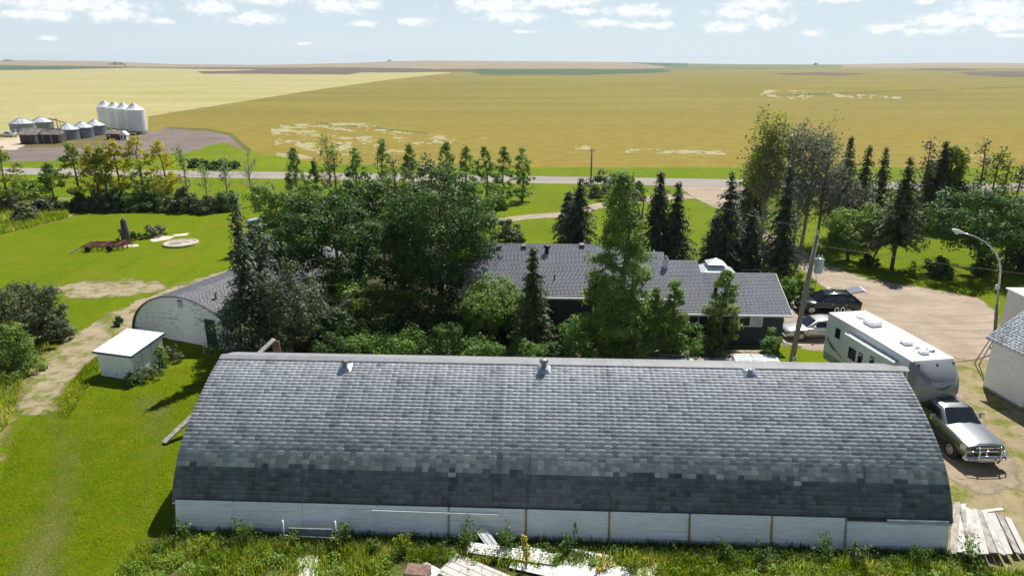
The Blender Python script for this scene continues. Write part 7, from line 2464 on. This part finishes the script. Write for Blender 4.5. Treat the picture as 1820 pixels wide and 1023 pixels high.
def weed_plant(label, u, v, H, W, leaf, seed, n=260, size=.13):
    b = barn_point(u, v)
    rng = np.random.default_rng(seed)
    r = thing('weed_plant', label, 'weed', b, 0, 'tall weeds along the barn front')
    m = MB()
    C = []
    for s in range(int(rng.integers(3, 6))):
        t = np.array([rng.normal() * W * .3, rng.normal() * W * .3, H * rng.uniform(.75, 1.05)])
        p = branch_pts(rng, (rng.normal() * .04, rng.normal() * .04, 0), t, 5, .05, 0)
        m.tube(p, [.014, .012, .01, .008, .004], 4, cap=False)
        for k in range(n // 4):
            q = rng.uniform(.15, 1) ** .8 * 4; i = int(min(q, 3)); a = p[i] + (p[i + 1] - p[i]) * (q - i)
            C.append(a + rng.normal(size=3) * W * .20 * (1.15 - q / 4.6) * np.array([1, 1, .4]))
    C = np.array(C); C[:, 2] = np.abs(C[:, 2])
    V, F = leaf_quads(rng, C, size, aspect=.4)
    link('leaves', np_mesh('leaves', V, F, LEAF[leaf], var=np.clip(.5 + rng.normal(size=len(C)) * .25, 0, 1)), r)
    m.build('stem', LEAF['weed'] if False else M('weed_stem', (.09, .11, .03), .8), r)


wp = [(3.2, -.7, 1.05, .9, 'weed', 'dark weed against the wall left of the pipe frame'), (5.2, -.9, .75, .7, 'weed', 'dark weed standing inside the pipe frame'), (7.1, -.6, .95, .9, 'weed', 'dark weed just right of the pipe frame'),
      (8.4, -1.1, .7, .7, 'weed', 'low weed between the pipe frame and the scrap heap'), (9.6, -1.2, .9, .7, 'grass', 'pale green stalk weed left of the scrap heap'), (11.9, -.6, 1.15, 1.1, 'weed', 'big dark weed left of the leaning white sheet'), (13.6, -.6, 1.1, 1.0, 'weed', 'big dark weed right of the leaning white sheet'),
      (14.35, -1.7, 1.5, .6, 'gold', 'tall yellow flowering weed on the scrap heap'), (16.1, -.7, 1.1, .5, 'weed', 'thin dark weed right of the scrap heap'), (17.3, -1.6, .6, .7, 'gold', 'small orange brown weed on the right of the scrap heap'), (18.3, -1.5, .8, .8, 'grass', 'bushy green weed at the right end of the scrap heap'),
      (21.9, -.8, .8, .6, 'weed', 'dark weed below the third rusty strap'), (23.2, -1.2, 1.0, .7, 'weed', 'tall weed between the right hand straps'), (25.9, -.7, 1.2, .9, 'weed', 'dark weed left of the pale weed near the right corner'), (26.9, -1.0, 1.15, .8, 'willow', 'pale silvery weed near the right corner of the barn'),
      (29.2, -.7, .9, .8, 'weed', 'dark weed by the right corner of the barn'), (31.3, -.6, 1.0, 1.2, 'vine', 'leafy weed in front of the old board pile'), (.6, -.5, .8, .8, 'weed', 'weed at the left front corner of the barn'), (1.9, -1.4, .7, .9, 'grass', 'light green weed near the left front corner of the barn')]
for i, (u, v, h, w, lf, lb) in enumerate(wp):
    weed_plant(lb, u, v, h, w, lf, 400 + i)

# --- specks of trees on the skyline
for i, (px, Yd, wd, lb) in enumerate([(1450, 4300, 34, 'lone clump of trees on the right skyline'), (692, 4700, 30, 'tiny clump of trees on the middle skyline'), (15, 4200, 90, 'longer clump of trees on the far left skyline'), (205, 3300, 80, 'low shelterbelt on the left plain')]):
    X = (px - 910) / FPX * Yd * math.cos(PITCH)
    z = float(terrain(np.array([X]), np.array([float(Yd)]))[0])
    broadleaf('distant_trees', lb, (X, Yd, z), 11, wd, 'maple', 900 + i, shape='shrub', nleaf=260, lsize=4.5, ncl=16, stems=1, limbs=2, cat='trees', trunk_h=.05, gap=.2, depth=14)

# --- undergrowth that closes the grove and thickens the back row
for i, (x, y, t, w, lf, lb) in enumerate([(690, 604, 520, 130, 'maple', 'dark undergrowth in the heart of the grove behind the vine hedge'), (600, 612, 530, 120, 'maple', 'dark undergrowth at the left of the grove by the fallen branches'), (775, 606, 520, 120, 'maple', 'dark undergrowth under the broadest maple'),
                                          (546, 388, 330, 60, 'aspen', 'bushy growth at the left end of the middle back row'), (605, 388, 326, 64, 'aspen', 'bushy growth at the foot of the tall bare poplars'), (660, 384, 316, 62, 'aspen', 'bushy growth between the third and fourth aspen of the back row'),
                                          (745, 382, 314, 66, 'willow', 'grey green growth between the back row aspens near the grove crown'), (812, 380, 322, 54, 'aspen', 'bushy growth between the first two aspens by the green lawn'), (878, 372, 330, 40, 'aspen', 'low growth between the third and fourth aspens by the lawn')]):
    B(x, y, t, w, lf, lb, 950 + i, name='bush', cat='bush', shape='shrub', nleaf=4200 if i < 3 else 2000, lsize=.2 if i < 3 else .28, ncl=60, stems=2, limbs=6, trunk_h=.05, gap=.17)

# ------------------------------------------------------------------ thin summer haze over the plain


def haze():
    m = bpy.data.materials.new('haze')
    m.use_nodes = True
    nt = m.node_tree
    nt.nodes.clear()
    out = nt.nodes.new('ShaderNodeOutputMaterial')
    v = nt.nodes.new('ShaderNodeVolumePrincipled')
    v.inputs['Color'].default_value = (0.80, 0.88, 0.96, 1)
    v.inputs['Density'].default_value = 0.00007
    v.inputs['Anisotropy'].default_value = 0.2
    nt.links.new(v.outputs[0], out.inputs['Volume'])
    b = MB(); b.box(-13000, 13000, -120, 9000, -8, 95)
    o = b.build('haze', m)
    tag(o, 'thin pale haze over the distant fields', 'haze', kind='stuff')


haze()
